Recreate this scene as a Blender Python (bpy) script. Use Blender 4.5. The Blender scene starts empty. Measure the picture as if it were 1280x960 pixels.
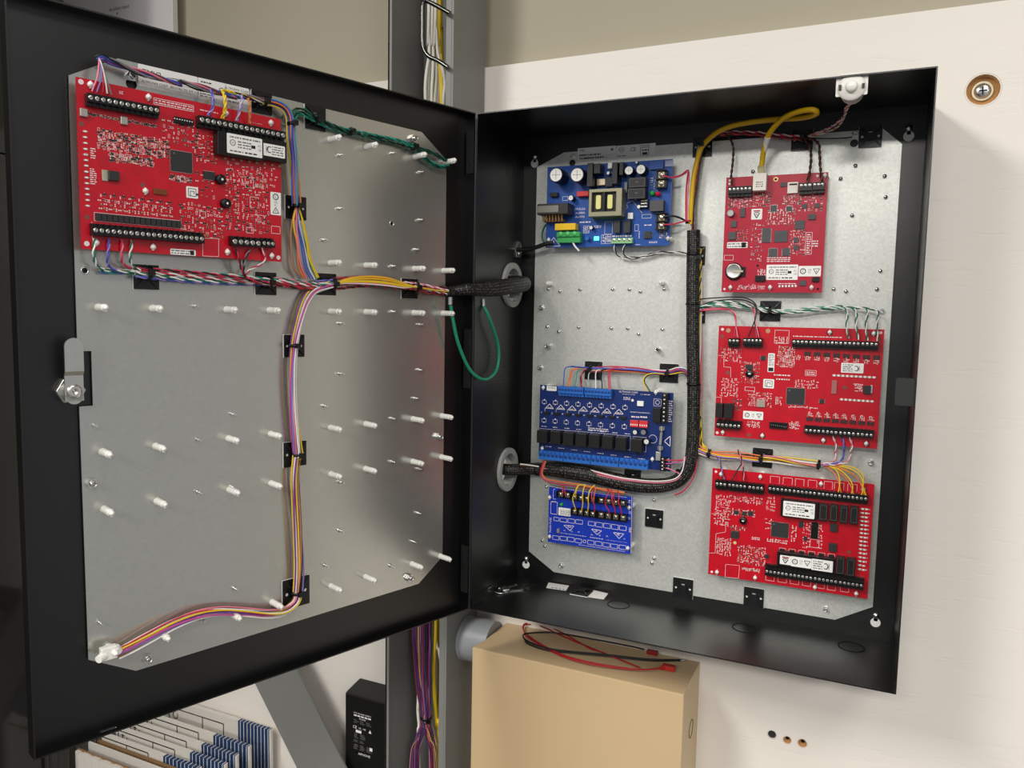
import bpy, math, random
from mathutils import Matrix, Vector
from mathutils.geometry import tessellate_polygon

SC = bpy.context.scene
COL = SC.collection
PI = math.pi

# ------------------------------------------------------------------ camera, world, lights, exposure
FPX, CLOC, CROT = (973.2047092136455, [0.50687, -0.95767, 0.42419], [1.47934, -0.01897, 0.43807])
cam = bpy.data.cameras.new('camera')
cam.sensor_width = 36.0
cam.lens = FPX / 1280.0 * 36.0
cam.clip_start = 0.02
cam_o = bpy.data.objects.new('camera', cam)
COL.objects.link(cam_o)
cam_o.location = CLOC
cam_o.rotation_euler = CROT
SC.camera = cam_o

wd = bpy.data.worlds.new('room_light')
SC.world = wd
wd.use_nodes = True
wd.node_tree.nodes['Background'].inputs[0].default_value = (0.95, 0.96, 1.0, 1)
wd.node_tree.nodes['Background'].inputs[1].default_value = 0.38


def area(name, loc, target, sx, sy, power, col):
    l = bpy.data.lights.new(name, 'AREA')
    l.shape = 'RECTANGLE'
    l.size, l.size_y = sx, sy
    l.energy = power
    l.color = col
    o = bpy.data.objects.new(name, l)
    COL.objects.link(o)
    o.location = loc
    d = Vector(target) - Vector(loc)
    o.rotation_euler = d.to_track_quat('-Z', 'Y').to_euler()
    return o


# fluorescent ceiling fixtures of the equipment room, all facing straight down
WARM = (1, 0.97, 0.925)
for _x, _y, _sx, _sy, _e in ((1.25, -1.25, 0.6, 1.2, 15), (-0.85, -1.9, 0.6, 1.2, 76), (0.5, -3.6, 1.2, 0.6, 92), (2.6, -3.0, 0.6, 1.2, 56)):
    area('ceiling_fixture', (_x, _y, 1.74), (_x, _y, 0), _sx, _sy, _e, WARM)

SC.view_settings.view_transform = 'Standard'
SC.view_settings.look = 'None'
SC.view_settings.gamma = 1
SC.view_settings.use_curve_mapping = False
SC.view_settings.exposure = 0.1

# ------------------------------------------------------------------ frames (millimetres inside, metres out)
MM = 0.001
FW = Matrix.Identity(4)                                    # room: x along the wall, y into it, z up
FB = Matrix(((1, 0, 0, 0), (0, 0, -1, 0.151), (0, 1, 0, 0), (0, 0, 0, 1)))   # rear mounting plate: x, z, outwards
_a = 1.23396
_X = Vector((math.cos(_a), math.sin(_a), 0))
FD = Matrix(((_X.x, 0, _X.y, 0), (_X.y, 0, -_X.x, 1.52 * MM), (0, 1, 0, 0), (0, 0, 0, 1)))  # inside of the open door


# ------------------------------------------------------------------ materials
def lin(h):
    h = h.lstrip('#')
    c = [int(h[i:i + 2], 16) / 255 for i in (0, 2, 4)]
    return [((x + 0.055) / 1.055) ** 2.4 if x > 0.04045 else x / 12.92 for x in c]


_M = {}


def mat(name, hexc, rough=0.5, metal=0.0, var=0.06, vs=60.0, bump=0.0, bs=400.0, coat=0.0, emit=0.0, spec=0.5, stretch=None, trans=0.0, ior=1.45):
    if name in _M:
        return _M[name]
    m = bpy.data.materials.new(name)
    m.use_nodes = True
    nt = m.node_tree
    b = nt.nodes['Principled BSDF']
    c = lin(hexc)
    tc = nt.nodes.new('ShaderNodeTexCoord')
    mp = nt.nodes.new('ShaderNodeMapping')
    if stretch:
        mp.inputs['Scale'].default_value = stretch
    nt.links.new(tc.outputs['Object'], mp.inputs['Vector'])
    nz = nt.nodes.new('ShaderNodeTexNoise')
    nz.inputs['Scale'].default_value = vs
    nz.inputs['Detail'].default_value = 3
    nt.links.new(mp.outputs[0], nz.inputs['Vector'])
    mx = nt.nodes.new('ShaderNodeMix')
    mx.data_type = 'RGBA'
    mx.inputs[6].default_value = [min(1, x * (1 - var)) for x in c] + [1]
    mx.inputs[7].default_value = [min(1, x * (1 + var)) for x in c] + [1]
    nt.links.new(nz.outputs[0], mx.inputs[0])
    nt.links.new(mx.outputs[2], b.inputs['Base Color'])
    b.inputs['Roughness'].default_value = rough
    b.inputs['Metallic'].default_value = metal
    b.inputs['Coat Weight'].default_value = coat
    b.inputs['Specular IOR Level'].default_value = spec
    b.inputs['Transmission Weight'].default_value = trans
    b.inputs['IOR'].default_value = ior
    if bump:
        n2 = nt.nodes.new('ShaderNodeTexNoise')
        n2.inputs['Scale'].default_value = bs
        n2.inputs['Detail'].default_value = 4
        nt.links.new(mp.outputs[0], n2.inputs['Vector'])
        bp = nt.nodes.new('ShaderNodeBump')
        bp.inputs['Strength'].default_value = bump
        bp.inputs['Distance'].default_value = 0.001
        nt.links.new(n2.outputs[0], bp.inputs['Height'])
        nt.links.new(bp.outputs[0], b.inputs['Normal'])
    if emit:
        b.inputs['Emission Color'].default_value = c + [1]
        b.inputs['Emission Strength'].default_value = emit
    _M[name] = m
    return m


def plain(hexc):                                   # insulated wire, one per colour
    return mat('insulation_' + hexc.strip('#'), hexc, 0.42, var=0.05, vs=200)


BLACK = mat('black_powder_coat', '#030303', 0.33, var=0.15, vs=30, bump=0.15, bs=1500, spec=0.5, ior=1.6)
DOORBLACK = BLACK
PLASTIC = mat('black_plastic', '#0a0a0b', 0.33, var=0.1)
CHIP = mat('chip_grey', '#2b2d2e', 0.5, var=0.08)
RELAY = mat('relay_black', '#1a1a1a', 0.4)
SILVER = mat('bright_steel', '#d8d8d6', 0.25, 1.0)
SCREW = mat('nickel_screw', '#d4d4ce', 0.32, 0.85)
NYLON = mat('white_nylon', '#f1f0ea', 0.35, var=0.02)
WHITE = mat('white_label', '#f2f1ee', 0.5, var=0.02)
INK = mat('black_ink', '#151515', 0.6)
GINK = mat('grey_ink', '#6a6a6a', 0.6)
SILK = mat('white_silkscreen', '#eadfe0', 0.5, var=0.05)
LEDW = mat('led_lens', '#f4f1ea', 0.25, var=0.03)
TAN = mat('tan_capacitor', '#a08a6c', 0.5)
GOLD = mat('brass_pad', '#b9986a', 0.3, 0.8)
DARKHOLE = mat('dark_hole', '#050505', 0.8)
BROWNHOLE = mat('via_brown', '#7a4a40', 0.6)


def pcb_mat(name, base, dark):
    m = mat(name, base, 0.32, var=0.04, coat=0.25)
    nt = m.node_tree                               # faint copper pours under the mask
    b = nt.nodes['Principled BSDF']
    tc = [n for n in nt.nodes if n.type == 'TEX_COORD'][0]
    vo = nt.nodes.new('ShaderNodeTexVoronoi')
    vo.distance = 'CHEBYCHEV'
    vo.inputs['Scale'].default_value = 95
    nt.links.new(tc.outputs['Object'], vo.inputs['Vector'])
    sp = nt.nodes.new('ShaderNodeSeparateColor')
    nt.links.new(vo.outputs['Color'], sp.inputs[0])
    mx = nt.nodes.new('ShaderNodeMix')
    mx.data_type = 'RGBA'
    mx.inputs[6].default_value = lin(base) + [1]
    mx.inputs[7].default_value = [0.55 * x + 0.45 * y for x, y in zip(lin(base), lin(dark))] + [1]
    nt.links.new(sp.outputs[0], mx.inputs[0])
    nt.links.new(mx.outputs[2], b.inputs['Base Color'])
    return m


RED = pcb_mat('red_solder_mask', '#c8001f', '#a8001a')
RED2 = pcb_mat('crimson_solder_mask', '#b80a30', '#9c0828')
BLUE = pcb_mat('blue_solder_mask', '#0f4ca0', '#0c4290')
NAVY = pcb_mat('navy_solder_mask', '#0c2a6c', '#0a245e')
ROYAL = pcb_mat('royal_solder_mask', '#1238b8', '#0f30a0')


def galv(name, c1, c2, rough, metal):
    m = mat(name, c1, rough, metal, var=0.05, vs=20)
    nt = m.node_tree
    b = nt.nodes['Principled BSDF']
    tc = [n for n in nt.nodes if n.type == 'TEX_COORD'][0]
    vo = nt.nodes.new('ShaderNodeTexVoronoi')      # zinc spangle
    vo.inputs['Scale'].default_value = 380
    nt.links.new(tc.outputs['Object'], vo.inputs['Vector'])
    mx = nt.nodes.new('ShaderNodeMix')
    mx.data_type = 'RGBA'
    mx.inputs[6].default_value = lin(c1) + [1]
    mx.inputs[7].default_value = lin(c2) + [1]
    sp = nt.nodes.new('ShaderNodeSeparateColor')
    nt.links.new(vo.outputs['Color'], sp.inputs[0])
    nt.links.new(sp.outputs[0], mx.inputs[0])
    nt.links.new(mx.outputs[2], b.inputs['Base Color'])
    return m


GALV = galv('galvanised_plate', '#cdd0ca', '#dcded8', 0.38, 0.5)
GALVD = galv('galvanised_door_plate', '#bfbfb8', '#c4c4bd', 0.24, 0.8)


# ------------------------------------------------------------------ mesh building
class MB:
    def __init__(s):
        s.v, s.f, s.m, s.sm, s.uv, s.mats = [], [], [], [], [], []

    def mi(s, m):
        if m not in s.mats:
            s.mats.append(m)
        return s.mats.index(m)

    def add(s, vs, fs, m, smooth=False, uv=None):
        o = len(s.v)
        s.v += [tuple(p) for p in vs]
        k = s.mi(m)
        for i, f in enumerate(fs):
            s.f.append([o + j for j in f])
            s.m.append(k)
            s.sm.append(smooth)
            s.uv.append(uv[i] if uv else None)
        return s

    def box(s, a, b, m):
        x0, x1 = sorted((a[0], b[0]))
        y0, y1 = sorted((a[1], b[1]))
        z0, z1 = sorted((a[2], b[2]))
        v = [(x0, y0, z0), (x1, y0, z0), (x1, y1, z0), (x0, y1, z0), (x0, y0, z1), (x1, y0, z1), (x1, y1, z1), (x0, y1, z1)]
        return s.add(v, [(0, 3, 2, 1), (4, 5, 6, 7), (0, 1, 5, 4), (1, 2, 6, 5), (2, 3, 7, 6), (3, 0, 4, 7)], m)

    def rect(s, x0, y0, x1, y1, z, m):
        return s.add([(x0, y0, z), (x1, y0, z), (x1, y1, z), (x0, y1, z)], [(0, 1, 2, 3)], m)

    def line(s, a, b, w, z, m):
        d = Vector((b[0] - a[0], b[1] - a[1]))
        if d.length < 1e-6:
            return s
        n = Vector((-d.y, d.x)).normalized() * w / 2
        return s.add([(a[0] + n.x, a[1] + n.y, z), (a[0] - n.x, a[1] - n.y, z), (b[0] - n.x, b[1] - n.y, z), (b[0] + n.x, b[1] + n.y, z)], [(0, 1, 2, 3)], m)

    def outline(s, x0, y0, x1, y1, z, w, m):
        for a, b in (((x0, y0), (x1, y0)), ((x1, y0), (x1, y1)), ((x1, y1), (x0, y1)), ((x0, y1), (x0, y0))):
            s.line(a, b, w, z, m)
        return s

    def cyl(s, p, q, r, m, r2=None, n=12, caps=True, smooth=True):
        p, q = Vector(p), Vector(q)
        r2 = r if r2 is None else r2
        d = (q - p).normalized()
        u = d.orthogonal().normalized()
        w = d.cross(u)
        vs, fs = [], []
        for c, rr in ((p, r), (q, r2)):
            for i in range(n):
                a = 2 * PI * i / n
                vs.append(c + u * math.cos(a) * rr + w * math.sin(a) * rr)
        for i in range(n):
            fs.append((i, (i + 1) % n, n + (i + 1) % n, n + i))
        s.add(vs, fs, m, smooth)
        if caps:
            s.add(vs[:n], [tuple(range(n))[::-1]], m)
            s.add(vs[n:], [tuple(range(n))], m)
        return s

    def prof(s, p, d, rz, m, n=12):                 # lathe: rz = [(radius, distance)] along direction d
        p, d = Vector(p), Vector(d).normalized()
        u = d.orthogonal().normalized()
        w = d.cross(u)
        vs, fs = [], []
        for r, t in rz:
            for i in range(n):
                a = 2 * PI * i / n
                vs.append(p + d * t + u * math.cos(a) * r + w * math.sin(a) * r)
        for k in range(len(rz) - 1):
            for i in range(n):
                fs.append((k * n + i, k * n + (i + 1) % n, (k + 1) * n + (i + 1) % n, (k + 1) * n + i))
        return s.add(vs, fs, m, True)

    def prism(s, loops, z0, z1, m, back=True):
        tris = tessellate_polygon([[Vector((x, y, 0)) for x, y in l] for l in loops])
        flat = [p for l in loops for p in l]
        n = len(flat)
        vs = [(x, y, z0) for x, y in flat] + [(x, y, z1) for x, y in flat]
        fs = []
        for t in tris:
            a, b, c = (flat[i] for i in t)
            if (b[0] - a[0]) * (c[1] - a[1]) - (b[1] - a[1]) * (c[0] - a[0]) < 0:
                t = (t[0], t[2], t[1])
            fs.append(tuple(i + n for i in t))
            if back:
                fs.append((t[2], t[1], t[0]))
        o = 0
        for k, l in enumerate(loops):
            ar = sum(l[i][0] * l[(i + 1) % len(l)][1] - l[(i + 1) % len(l)][0] * l[i][1] for i in range(len(l)))
            fw = (ar > 0) == (k == 0)
            for i in range(len(l)):
                a, b = o + i, o + (i + 1) % len(l)
                fs.append((a, b, b + n, a + n) if fw else (b, a, a + n, b + n))
            o += len(l)
        return s.add(vs, fs, m)

    def tube(s, pts, r, m, n=6, caps=True):
        P = [Vector(p) for p in pts]
        T = [(P[min(i + 1, len(P) - 1)] - P[max(i - 1, 0)]).normalized() for i in range(len(P))]
        u = T[0].orthogonal().normalized()
        vs, fs, uv = [], [], []
        L = 0
        ls = []
        for i, p in enumerate(P):
            u = (u - T[i] * u.dot(T[i]))
            u = u.normalized() if u.length > 1e-6 else T[i].orthogonal().normalized()
            w = T[i].cross(u)
            rr = r[i] if isinstance(r, (list, tuple)) else r
            if i:
                L += (p - P[i - 1]).length
            ls.append(L)
            for k in range(n):
                a = 2 * PI * k / n
                vs.append(p + (u * math.cos(a) + w * math.sin(a)) * rr)
        for i in range(len(P) - 1):
            for k in range(n):
                k2 = (k + 1) % n
                fs.append((i * n + k, i * n + k2, (i + 1) * n + k2, (i + 1) * n + k))
                uv.append(((k / n, ls[i]), ((k + 1) / n, ls[i]), ((k + 1) / n, ls[i + 1]), (k / n, ls[i + 1])))
        s.add(vs, fs, m, True, uv)
        if caps:
            s.add(vs[:n], [tuple(range(n))[::-1]], m)
            s.add(vs[-n:], [tuple(range(n))], m)
        return s

    def text(s, t, x, y, z, size, m, rot=0.0, sx=1.0):
        cu = bpy.data.curves.new('lettering', 'FONT')
        cu.body = t
        cu.size = size
        cu.align_x = 'CENTER'
        cu.align_y = 'CENTER'
        cu.resolution_u = 2
        ob = bpy.data.objects.new('lettering', cu)
        me = ob.to_mesh()
        c, sn = math.cos(rot), math.sin(rot)
        vs = [(x + c * v.co.x * sx - sn * v.co.y, y + sn * v.co.x * sx + c * v.co.y, z) for v in me.vertices]
        fs = [tuple(p.vertices) for p in me.polygons]
        ob.to_mesh_clear()
        bpy.data.objects.remove(ob)
        bpy.data.curves.remove(cu)
        return s.add(vs, fs, m)

    def xf(s, fn):
        s.v = [fn(*p) for p in s.v]
        return s

    def mesh(s, name, Mt):
        me = bpy.data.meshes.new(name)
        me.from_pydata([Mt @ (Vector(p) * MM) for p in s.v], [], s.f)
        for m in s.mats:
            me.materials.append(m)
        me.polygons.foreach_set('material_index', s.m)
        me.polygons.foreach_set('use_smooth', s.sm)
        if any(s.uv):
            ul = me.uv_layers.new(name='UVMap')
            li = 0
            for f, u in zip(s.f, s.uv):
                for j in range(len(f)):
                    if u:
                        ul.data[li].uv = u[j]
                    li += 1
        me.update()
        return me


PM = {}


def thing(name, label, cat, F=FW, org=(0, 0, 0), group=None):
    o = bpy.data.objects.new(name, None)
    o.empty_display_size = 0.02
    COL.objects.link(o)
    W = F @ Matrix.Translation(Vector(org) * MM)
    o.matrix_world = W
    PM[o.name] = W
    o['label'] = label
    o['category'] = cat
    if group:
        o['group'] = group
    return o


def bevel(o, w):
    md = o.modifiers.new('edge', 'BEVEL')
    md.width = w * MM
    md.segments = 2
    md.limit_method = 'ANGLE'
    md.angle_limit = math.radians(40)


def part(name, mb, parent, F=FW, label=None, kind=None, bev=0):
    W = PM[parent.name]
    o = bpy.data.objects.new(name, mb.mesh(name, W.inverted() @ F))
    COL.objects.link(o)
    o.parent = parent
    PM[o.name] = W
    if label:
        o['label'] = label
    if kind:
        o['kind'] = kind
    if bev:
        bevel(o, bev)
    return o


def solo(name, mb, label=None, cat=None, F=FW, org=None, kind=None, group=None, bev=0):
    if org is None:
        n = len(mb.v)
        org = (sum(p[0] for p in mb.v) / n, sum(p[1] for p in mb.v) / n, sum(p[2] for p in mb.v) / n)
    W = F @ Matrix.Translation(Vector(org) * MM)
    o = bpy.data.objects.new(name, mb.mesh(name, W.inverted() @ F))
    COL.objects.link(o)
    o.matrix_world = W
    PM[o.name] = W
    for k, v in (('label', label), ('category', cat), ('kind', kind), ('group', group)):
        if v:
            o[k] = v
    if bev:
        bevel(o, bev)
    return o


def place(name, me, parent, org, pos):             # a part that shares mesh data with its twins
    o = bpy.data.objects.new(name, me)
    COL.objects.link(o)
    o.parent = parent
    o.location = (Vector(pos) - Vector(org)) * MM
    PM[o.name] = PM[parent.name]
    return o


def circ(x, y, r, n=24):
    return [(x + r * math.cos(2 * PI * i / n), y + r * math.sin(2 * PI * i / n)) for i in range(n)]


def rrect(x0, y0, x1, y1, r, n=4):
    out = []
    for cx, cy, a0 in ((x1 - r, y1 - r, 0), (x0 + r, y1 - r, 90), (x0 + r, y0 + r, 180), (x1 - r, y0 + r, 270)):
        for i in range(n + 1):
            a = math.radians(a0 + 90 * i / n)
            out.append((cx + r * math.cos(a), cy + r * math.sin(a)))
    return out


def R(pts):                                        # axis-aligned rectangle through 2 or 4 points
    xs = sorted(p[0] for p in pts)
    ys = sorted(p[1] for p in pts)
    k = len(pts) // 2
    return sum(xs[:k]) / k, sum(ys[:k]) / k, sum(xs[k:]) / k, sum(ys[k:]) / k


def spline(pts, ds=3.0):
    P = [Vector(p) for p in pts]
    if len(P) == 2:
        P = [P[0], (P[0] + P[1]) / 2, P[1]]
    Q = [P[0] * 2 - P[1]] + P + [P[-1] * 2 - P[-2]]
    out = []
    for i in range(1, len(Q) - 2):
        a, b, c, d = Q[i - 1:i + 3]
        n = max(2, int((c - b).length / ds))
        for k in range(n):
            t = k / n
            out.append(0.5 * ((2 * b) + (c - a) * t + (2 * a - 5 * b + 4 * c - d) * t * t + (3 * b - a - 3 * c + d) * t ** 3))
    out.append(P[-1])
    return out


# ------------------------------------------------------------------ room shell
def worldxz(p):                                    # prism drawn in x,z and extruded along y
    return p


WALLM = mat('beige_wall_paint', '#afa793', 0.8, var=0.03, vs=4, bump=0.15, bs=120)
solo('wall_back', MB().box((-2600, 178, -1250), (2600, 278, 1900), WALLM), kind='structure')
FLOORM = mat('grey_vinyl_floor', '#5c5954', 0.5, var=0.08, vs=5)
CEILM = mat('white_ceiling_tile', '#c9c6be', 0.8, var=0.04, vs=8)
solo('ceiling', MB().box((-2600, -8200, 1800), (2600, 277, 1880), CEILM), kind='structure')
solo('floor', MB().box((-2600, -8200, -1300), (2600, 277, -1250), FLOORM), kind='structure')

# painted plywood backboard with a counterbored screw and three countersunk holes
PLY = mat('white_painted_plywood', '#eee8df', 0.55, var=0.025, vs=3, stretch=(1.0, 1.0, 7.0))
nt = PLY.node_tree
_b = nt.nodes['Principled BSDF']
_tc = [n for n in nt.nodes if n.type == 'TEX_COORD'][0]
_mp = nt.nodes.new('ShaderNodeMapping')
_mp.inputs['Scale'].default_value = (7.0, 5.0, 42.0)
_mp.inputs['Rotation'].default_value = (0, math.radians(-1.5), 0)
nt.links.new(_tc.outputs['Object'], _mp.inputs[0])
_n1 = nt.nodes.new('ShaderNodeTexNoise')
_n1.inputs['Scale'].default_value = 2.6
_n1.inputs['Detail'].default_value = 6
_n1.inputs['Roughness'].default_value = 0.62
nt.links.new(_mp.outputs[0], _n1.inputs['Vector'])
_cr = nt.nodes.new('ShaderNodeValToRGB')
_cr.color_ramp.elements[0].position = 0.30
_cr.color_ramp.elements[1].position = 0.42
nt.links.new(_n1.outputs[0], _cr.inputs[0])
_bp = nt.nodes.new('ShaderNodeBump')
_bp.inputs['Strength'].default_value = 0.22
_bp.inputs['Distance'].default_value = 0.0012
nt.links.new(_cr.outputs[0], _bp.inputs['Height'])
nt.links.new(_bp.outputs[0], _b.inputs['Normal'])
WOOD = mat('raw_wood_edge', '#b98a55', 0.7, var=0.2, vs=300)
HB, H1, H2, H3 = (606.5, 702.9), (403.8, -164.3), (424.4, -167.3), (444.5, -166.8)
ply = MB().prism([[(-1090, -1245), (1700, -1245), (1700, 804), (-1090, 804)], circ(*HB, 18), circ(*H1, 5.6, 16), circ(*H2, 5.4, 16), circ(*H3, 6.0, 16)], 0, 19, PLY)
ply.xf(lambda x, y, z: (x, 177 - z, y))
pw = thing('plywood_backboard', 'white painted plywood backboard fixed on the beige wall behind the enclosure', 'board', FW, (300, 177, -1245))
part('panel', ply, pw)
hb = MB().prof((HB[0], 158.2, HB[1]), (0, 1, 0), [(19.6, -0.4), (18, 1), (17.4, 9), (0.1, 9.1)], WOOD, 28)
part('counterbore', hb, pw, label='round raw wood counterbore in the white paint')
sw = MB().prof((HB[0], 167, HB[1]), (0, -1, 0), [(11.5, 0), (11.5, 2.5), (9.4, 2.6), (9.4, 1.4)], mat('cream_washer', '#e8e0c4', 0.5), 24)
part('washer', sw, pw, label='cream washer under the screw')
sw = MB().prof((HB[0], 166, HB[1]), (0, -1, 0), [(9.2, 0), (9.0, 2.4), (6, 4.2), (0.1, 4.8)], SILVER, 20)
sw.box((HB[0] - 4.5, 162.0, HB[1] - 0.8), (HB[0] + 4.5, 161.0, HB[1] + 0.8), DARKHOLE)
sw.box((HB[0] - 0.8, 162.0, HB[1] - 4.5), (HB[0] + 0.8, 161.0, HB[1] + 4.5), DARKHOLE)
part('screw', sw, pw, label='large cross-head nickel screw')
for i, (h, r) in enumerate(((H1, 5.6), (H2, 5.4), (H3, 6.0))):
    c = MB().prof((h[0], 158.2, h[1]), (0, 1, 0), [(r + 1, -0.4), (r, 0.5), (2.4, 6), (2.0, 12)], WOOD if i else mat('rusty_hole', '#4a3a34', 0.7), 16)
    c.cyl((h[0], 163.9 if i else 160.5, h[1]), (h[0], 166, h[1]), 2.6 if i else 4.6, DARKHOLE if i else CHIP, n=12)
    part('screw_hole', c, pw, label='countersunk hole' if i else 'countersunk hole with a dark screw in it')

# ------------------------------------------------------------------ steel rack post with its cables
STEEL = mat('grey_rack_paint', '#7d7d79', 0.45, var=0.05, vs=25, bump=0.1, bs=700)
po = thing('rack_post', 'grey steel channel post standing against the wall behind the hinge', 'rack post', FW, (-125, 105, -1250))
c = MB()
for a, b in (((-182, 56), (-178.5, 155)), ((-178.5, 152), (-72.5, 155)), ((-72.5, 56), (-69, 155)), ((-82, 56), (-72.5, 59)), ((-182, 56), (-175, 58))):
    c.box((a[0], a[1], -1250), (b[0], b[1], 1750), STEEL)
part('channel', c, po, bev=0.6)
rg = MB().tube(spline([(-70.9,48.0,848.1),(-88.3,48.0,858.8),(-103.0,48.0,867.2),(-112.5,48.0,871.5),(-116.5,48.0,863.3),(-116.6,48.0,838.8),(-116.3,48.0,814.2),(-111.7,48.0,799.9),(-103.7,48.0,791.5),(-90.4,48.0,785.1),(-73.3,48.0,773.9)], 4), 3.2, mat('dark_chrome', '#5e5e5a', 0.25, 1.0), 10)
part('cable_ring', rg, po, label='chrome wire ring holding the cables')
br = thing('steel_brace', 'grey diagonal flat steel brace rising behind the paper cartons', 'brace', FW, (-400, 90, -400))
p0, p1, p2, p3 = [(-513.9,84.0,-216.8),(-388.8,84.0,-393.6),(-281.8,84.0,-364.0),(-410.3,84.0,-161.0)]
dv = Vector(p1) - Vector(p0)
dv.normalize()
nx = Vector((dv.z, 0, -dv.x))
nx = nx if nx.x > 0 else -nx
wid = (Vector(p2) - Vector(p1)).dot(nx)
A0 = Vector(p1) - dv * 330
B0 = Vector(p1) + dv * 150
q = [A0, A0 + nx * wid, B0 + nx * wid, B0]
c = MB().prism([[(v.x, v.z) for v in q]], 0, 4, STEEL)
c.xf(lambda x, y, z: (x, 88 - z, y))
part('flat_bar', c, br, bev=0.8)
q2 = [A0, A0 + nx * 5, B0 + nx * 5, B0]
c = MB().prism([[(v.x, v.z) for v in q2]], 0, 22, STEEL).xf(lambda x, y, z: (x, 108 - z, y))
part('flange', c, br)

WC = mat('white_cable_jacket', '#d9d6cc', 0.5, var=0.08, vs=300)
YC = mat('yellow_cable_jacket', '#d9b81c', 0.45, var=0.05, vs=300)
cb = thing('cable_bundle', 'white and yellow network cables running down inside the rack post', 'cables', FW, (-115, 120, -1200))
for i, q in enumerate(([(-140.7,105.0,896.9),(-140.9,105.0,855.7),(-139.3,105.0,819.2),(-144.5,105.0,786.0),(-145.5,105.0,752.0)], [(-141.9,112.0,899.5),(-140.8,112.0,858.0),(-139.1,112.0,821.3),(-143.8,112.0,787.8),(-144.6,112.0,748.3)], [(-133.9,105.0,895.9),(-133.4,105.0,854.7),(-131.8,105.0,818.3),(-132.7,105.0,787.3),(-134.1,105.0,745.6)], [(-138.6,118.0,901.2),(-137.5,118.0,859.5),(-135.8,118.0,822.7),(-132.9,118.0,790.9),(-136.2,118.0,746.4)],
                       [(-124.2,98.0,892.0),(-123.1,98.0,851.1),(-119.5,98.0,812.2),(-110.7,98.0,788.1),(-106.7,98.0,767.1),(-108.8,98.0,736.4)], [(-143.9,118.0,902.0),(-141.9,118.0,860.1),(-138.3,118.0,817.8),(-128.5,118.0,785.2),(-130.5,118.0,743.2)])):
    x1 = q[-1][0]
    c = MB().tube(spline([(q[0][0], 118, 1700)] + q + [(x1, 115, 680), (x1 + 2, 120, 300), (-112 + i * 2, 128, -120)], 10), 2.7, WC, 8)
    part('cable', c, cb, label='white printed cable')
for i, q in enumerate(([(-128.8,112.0,897.6),(-127.7,112.0,856.2),(-125.3,112.0,814.5),(-123.1,112.0,785.6),(-120.7,112.0,740.8)], [(-124.5,112.0,897.0),(-122.7,112.0,855.6),(-121.6,112.0,814.0),(-120.0,112.0,785.2),(-118.2,112.0,740.6)])):
    z = [(-116.2,104.0,-74.5),(-118.8,104.0,-136.5),(-118.8,104.0,-182.3),(-112.5,104.0,-256.9),(-106.7,104.0,-321.0)]
    x1 = q[-1][0]
    tail = list(z) + [(z[-1][0] + 6, 106, -1150)] if i == 0 else [(x1 - 4, 126, 100), (x1 - 6, 130, -300), (x1 - 6, 130, -1150)]
    c = MB().tube(spline([(q[0][0], 118, 1700)] + q + [(x1, 115, 650), (x1 - 4, 112, 250)] + tail, 10), 3.3, YC, 8)
    part('cable', c, cb, label='yellow cable')
for pts in ([(-115.9,105.0,-96.1),(-110.5,105.0,-127.1),(-105.4,105.0,-155.5),(-104.5,105.0,-179.5)], [(-142.8,95.0,-200.1),(-143.8,95.0,-233.0),(-141.1,95.0,-259.6),(-142.7,95.0,-282.0)]):
    part('cable', MB().tube(spline([(pts[0][0], pts[0][1] + 12, pts[0][2] + 200)] + pts + [(pts[-1][0], pts[-1][1] + 15, pts[-1][2] - 200)], 6), 2.6, WC, 8), cb, label='white cable')

cw = thing('telephone_wire_hank', 'hank of fine purple and red telephone wires tied inside the rack post', 'wires', FW, (-120, 90, -400))
rnd = random.Random(11)
tie = [(-126.1,92.0,-238.1)][0]
TELW = ['#7e2448', '#54427a', '#a03454', '#34345e', '#b87a90', '#6a1e40', '#7a4e8a', '#8e2a50', '#4a3a70', '#c09a60']
top = [(-156.2,100.0,-86.0),(-121.2,100.0,-76.6)]
la, lb = [(-145.2,88.0,-328.5)][0], [(-108.4,88.0,-315.5)][0]
for i in range(46):
    t = i / 45
    h = rnd.uniform(-0.5, 0.5)
    xt = top[0][0] + (top[1][0] - top[0][0]) * t
    e = la if i % 2 else lb
    dx, dy = rnd.uniform(-8, 8), rnd.uniform(-6, 6)
    xm = tie[0] + (t - 0.5) * 15
    pts = [(xt, 100 + h * 18, top[0][2] + 320), (xt, 99 + h * 18, top[0][2] + 30), (xt * 0.8 + xm * 0.2 + rnd.uniform(-2, 2), 97 + h * 16, top[0][2] * 0.62 + tie[2] * 0.38),
           (xt * 0.4 + xm * 0.6 + rnd.uniform(-1.5, 1.5), 95 + h * 12, top[0][2] * 0.25 + tie[2] * 0.75), (xm, 92 + h * 9, tie[2]), (xm * 0.45 + (e[0] + dx) * 0.55, 90 + h * 12 + dy * 0.5, tie[2] * 0.62 + e[2] * 0.38), (e[0] + dx, 90 + dy, e[2]), (e[0] + dx, 95, e[2] - 260)]
    m = plain(TELW[rnd.randrange(len(TELW))])
    part('wire', MB().tube(spline(pts, 6), 0.85, m, 5), cw)
c = MB().prof((tie[0], 92, tie[2] + 2), (0, 0, -1), [(9.2, 0), (9.8, 0), (9.8, 3.5), (9.2, 3.5)], PLASTIC, 14)
part('cable_tie', c.box((tie[0] + 7, 80, tie[2] - 3), (tie[0] + 13, 86, tie[2] + 3), PLASTIC), cw, label='black cable tie')

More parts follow.
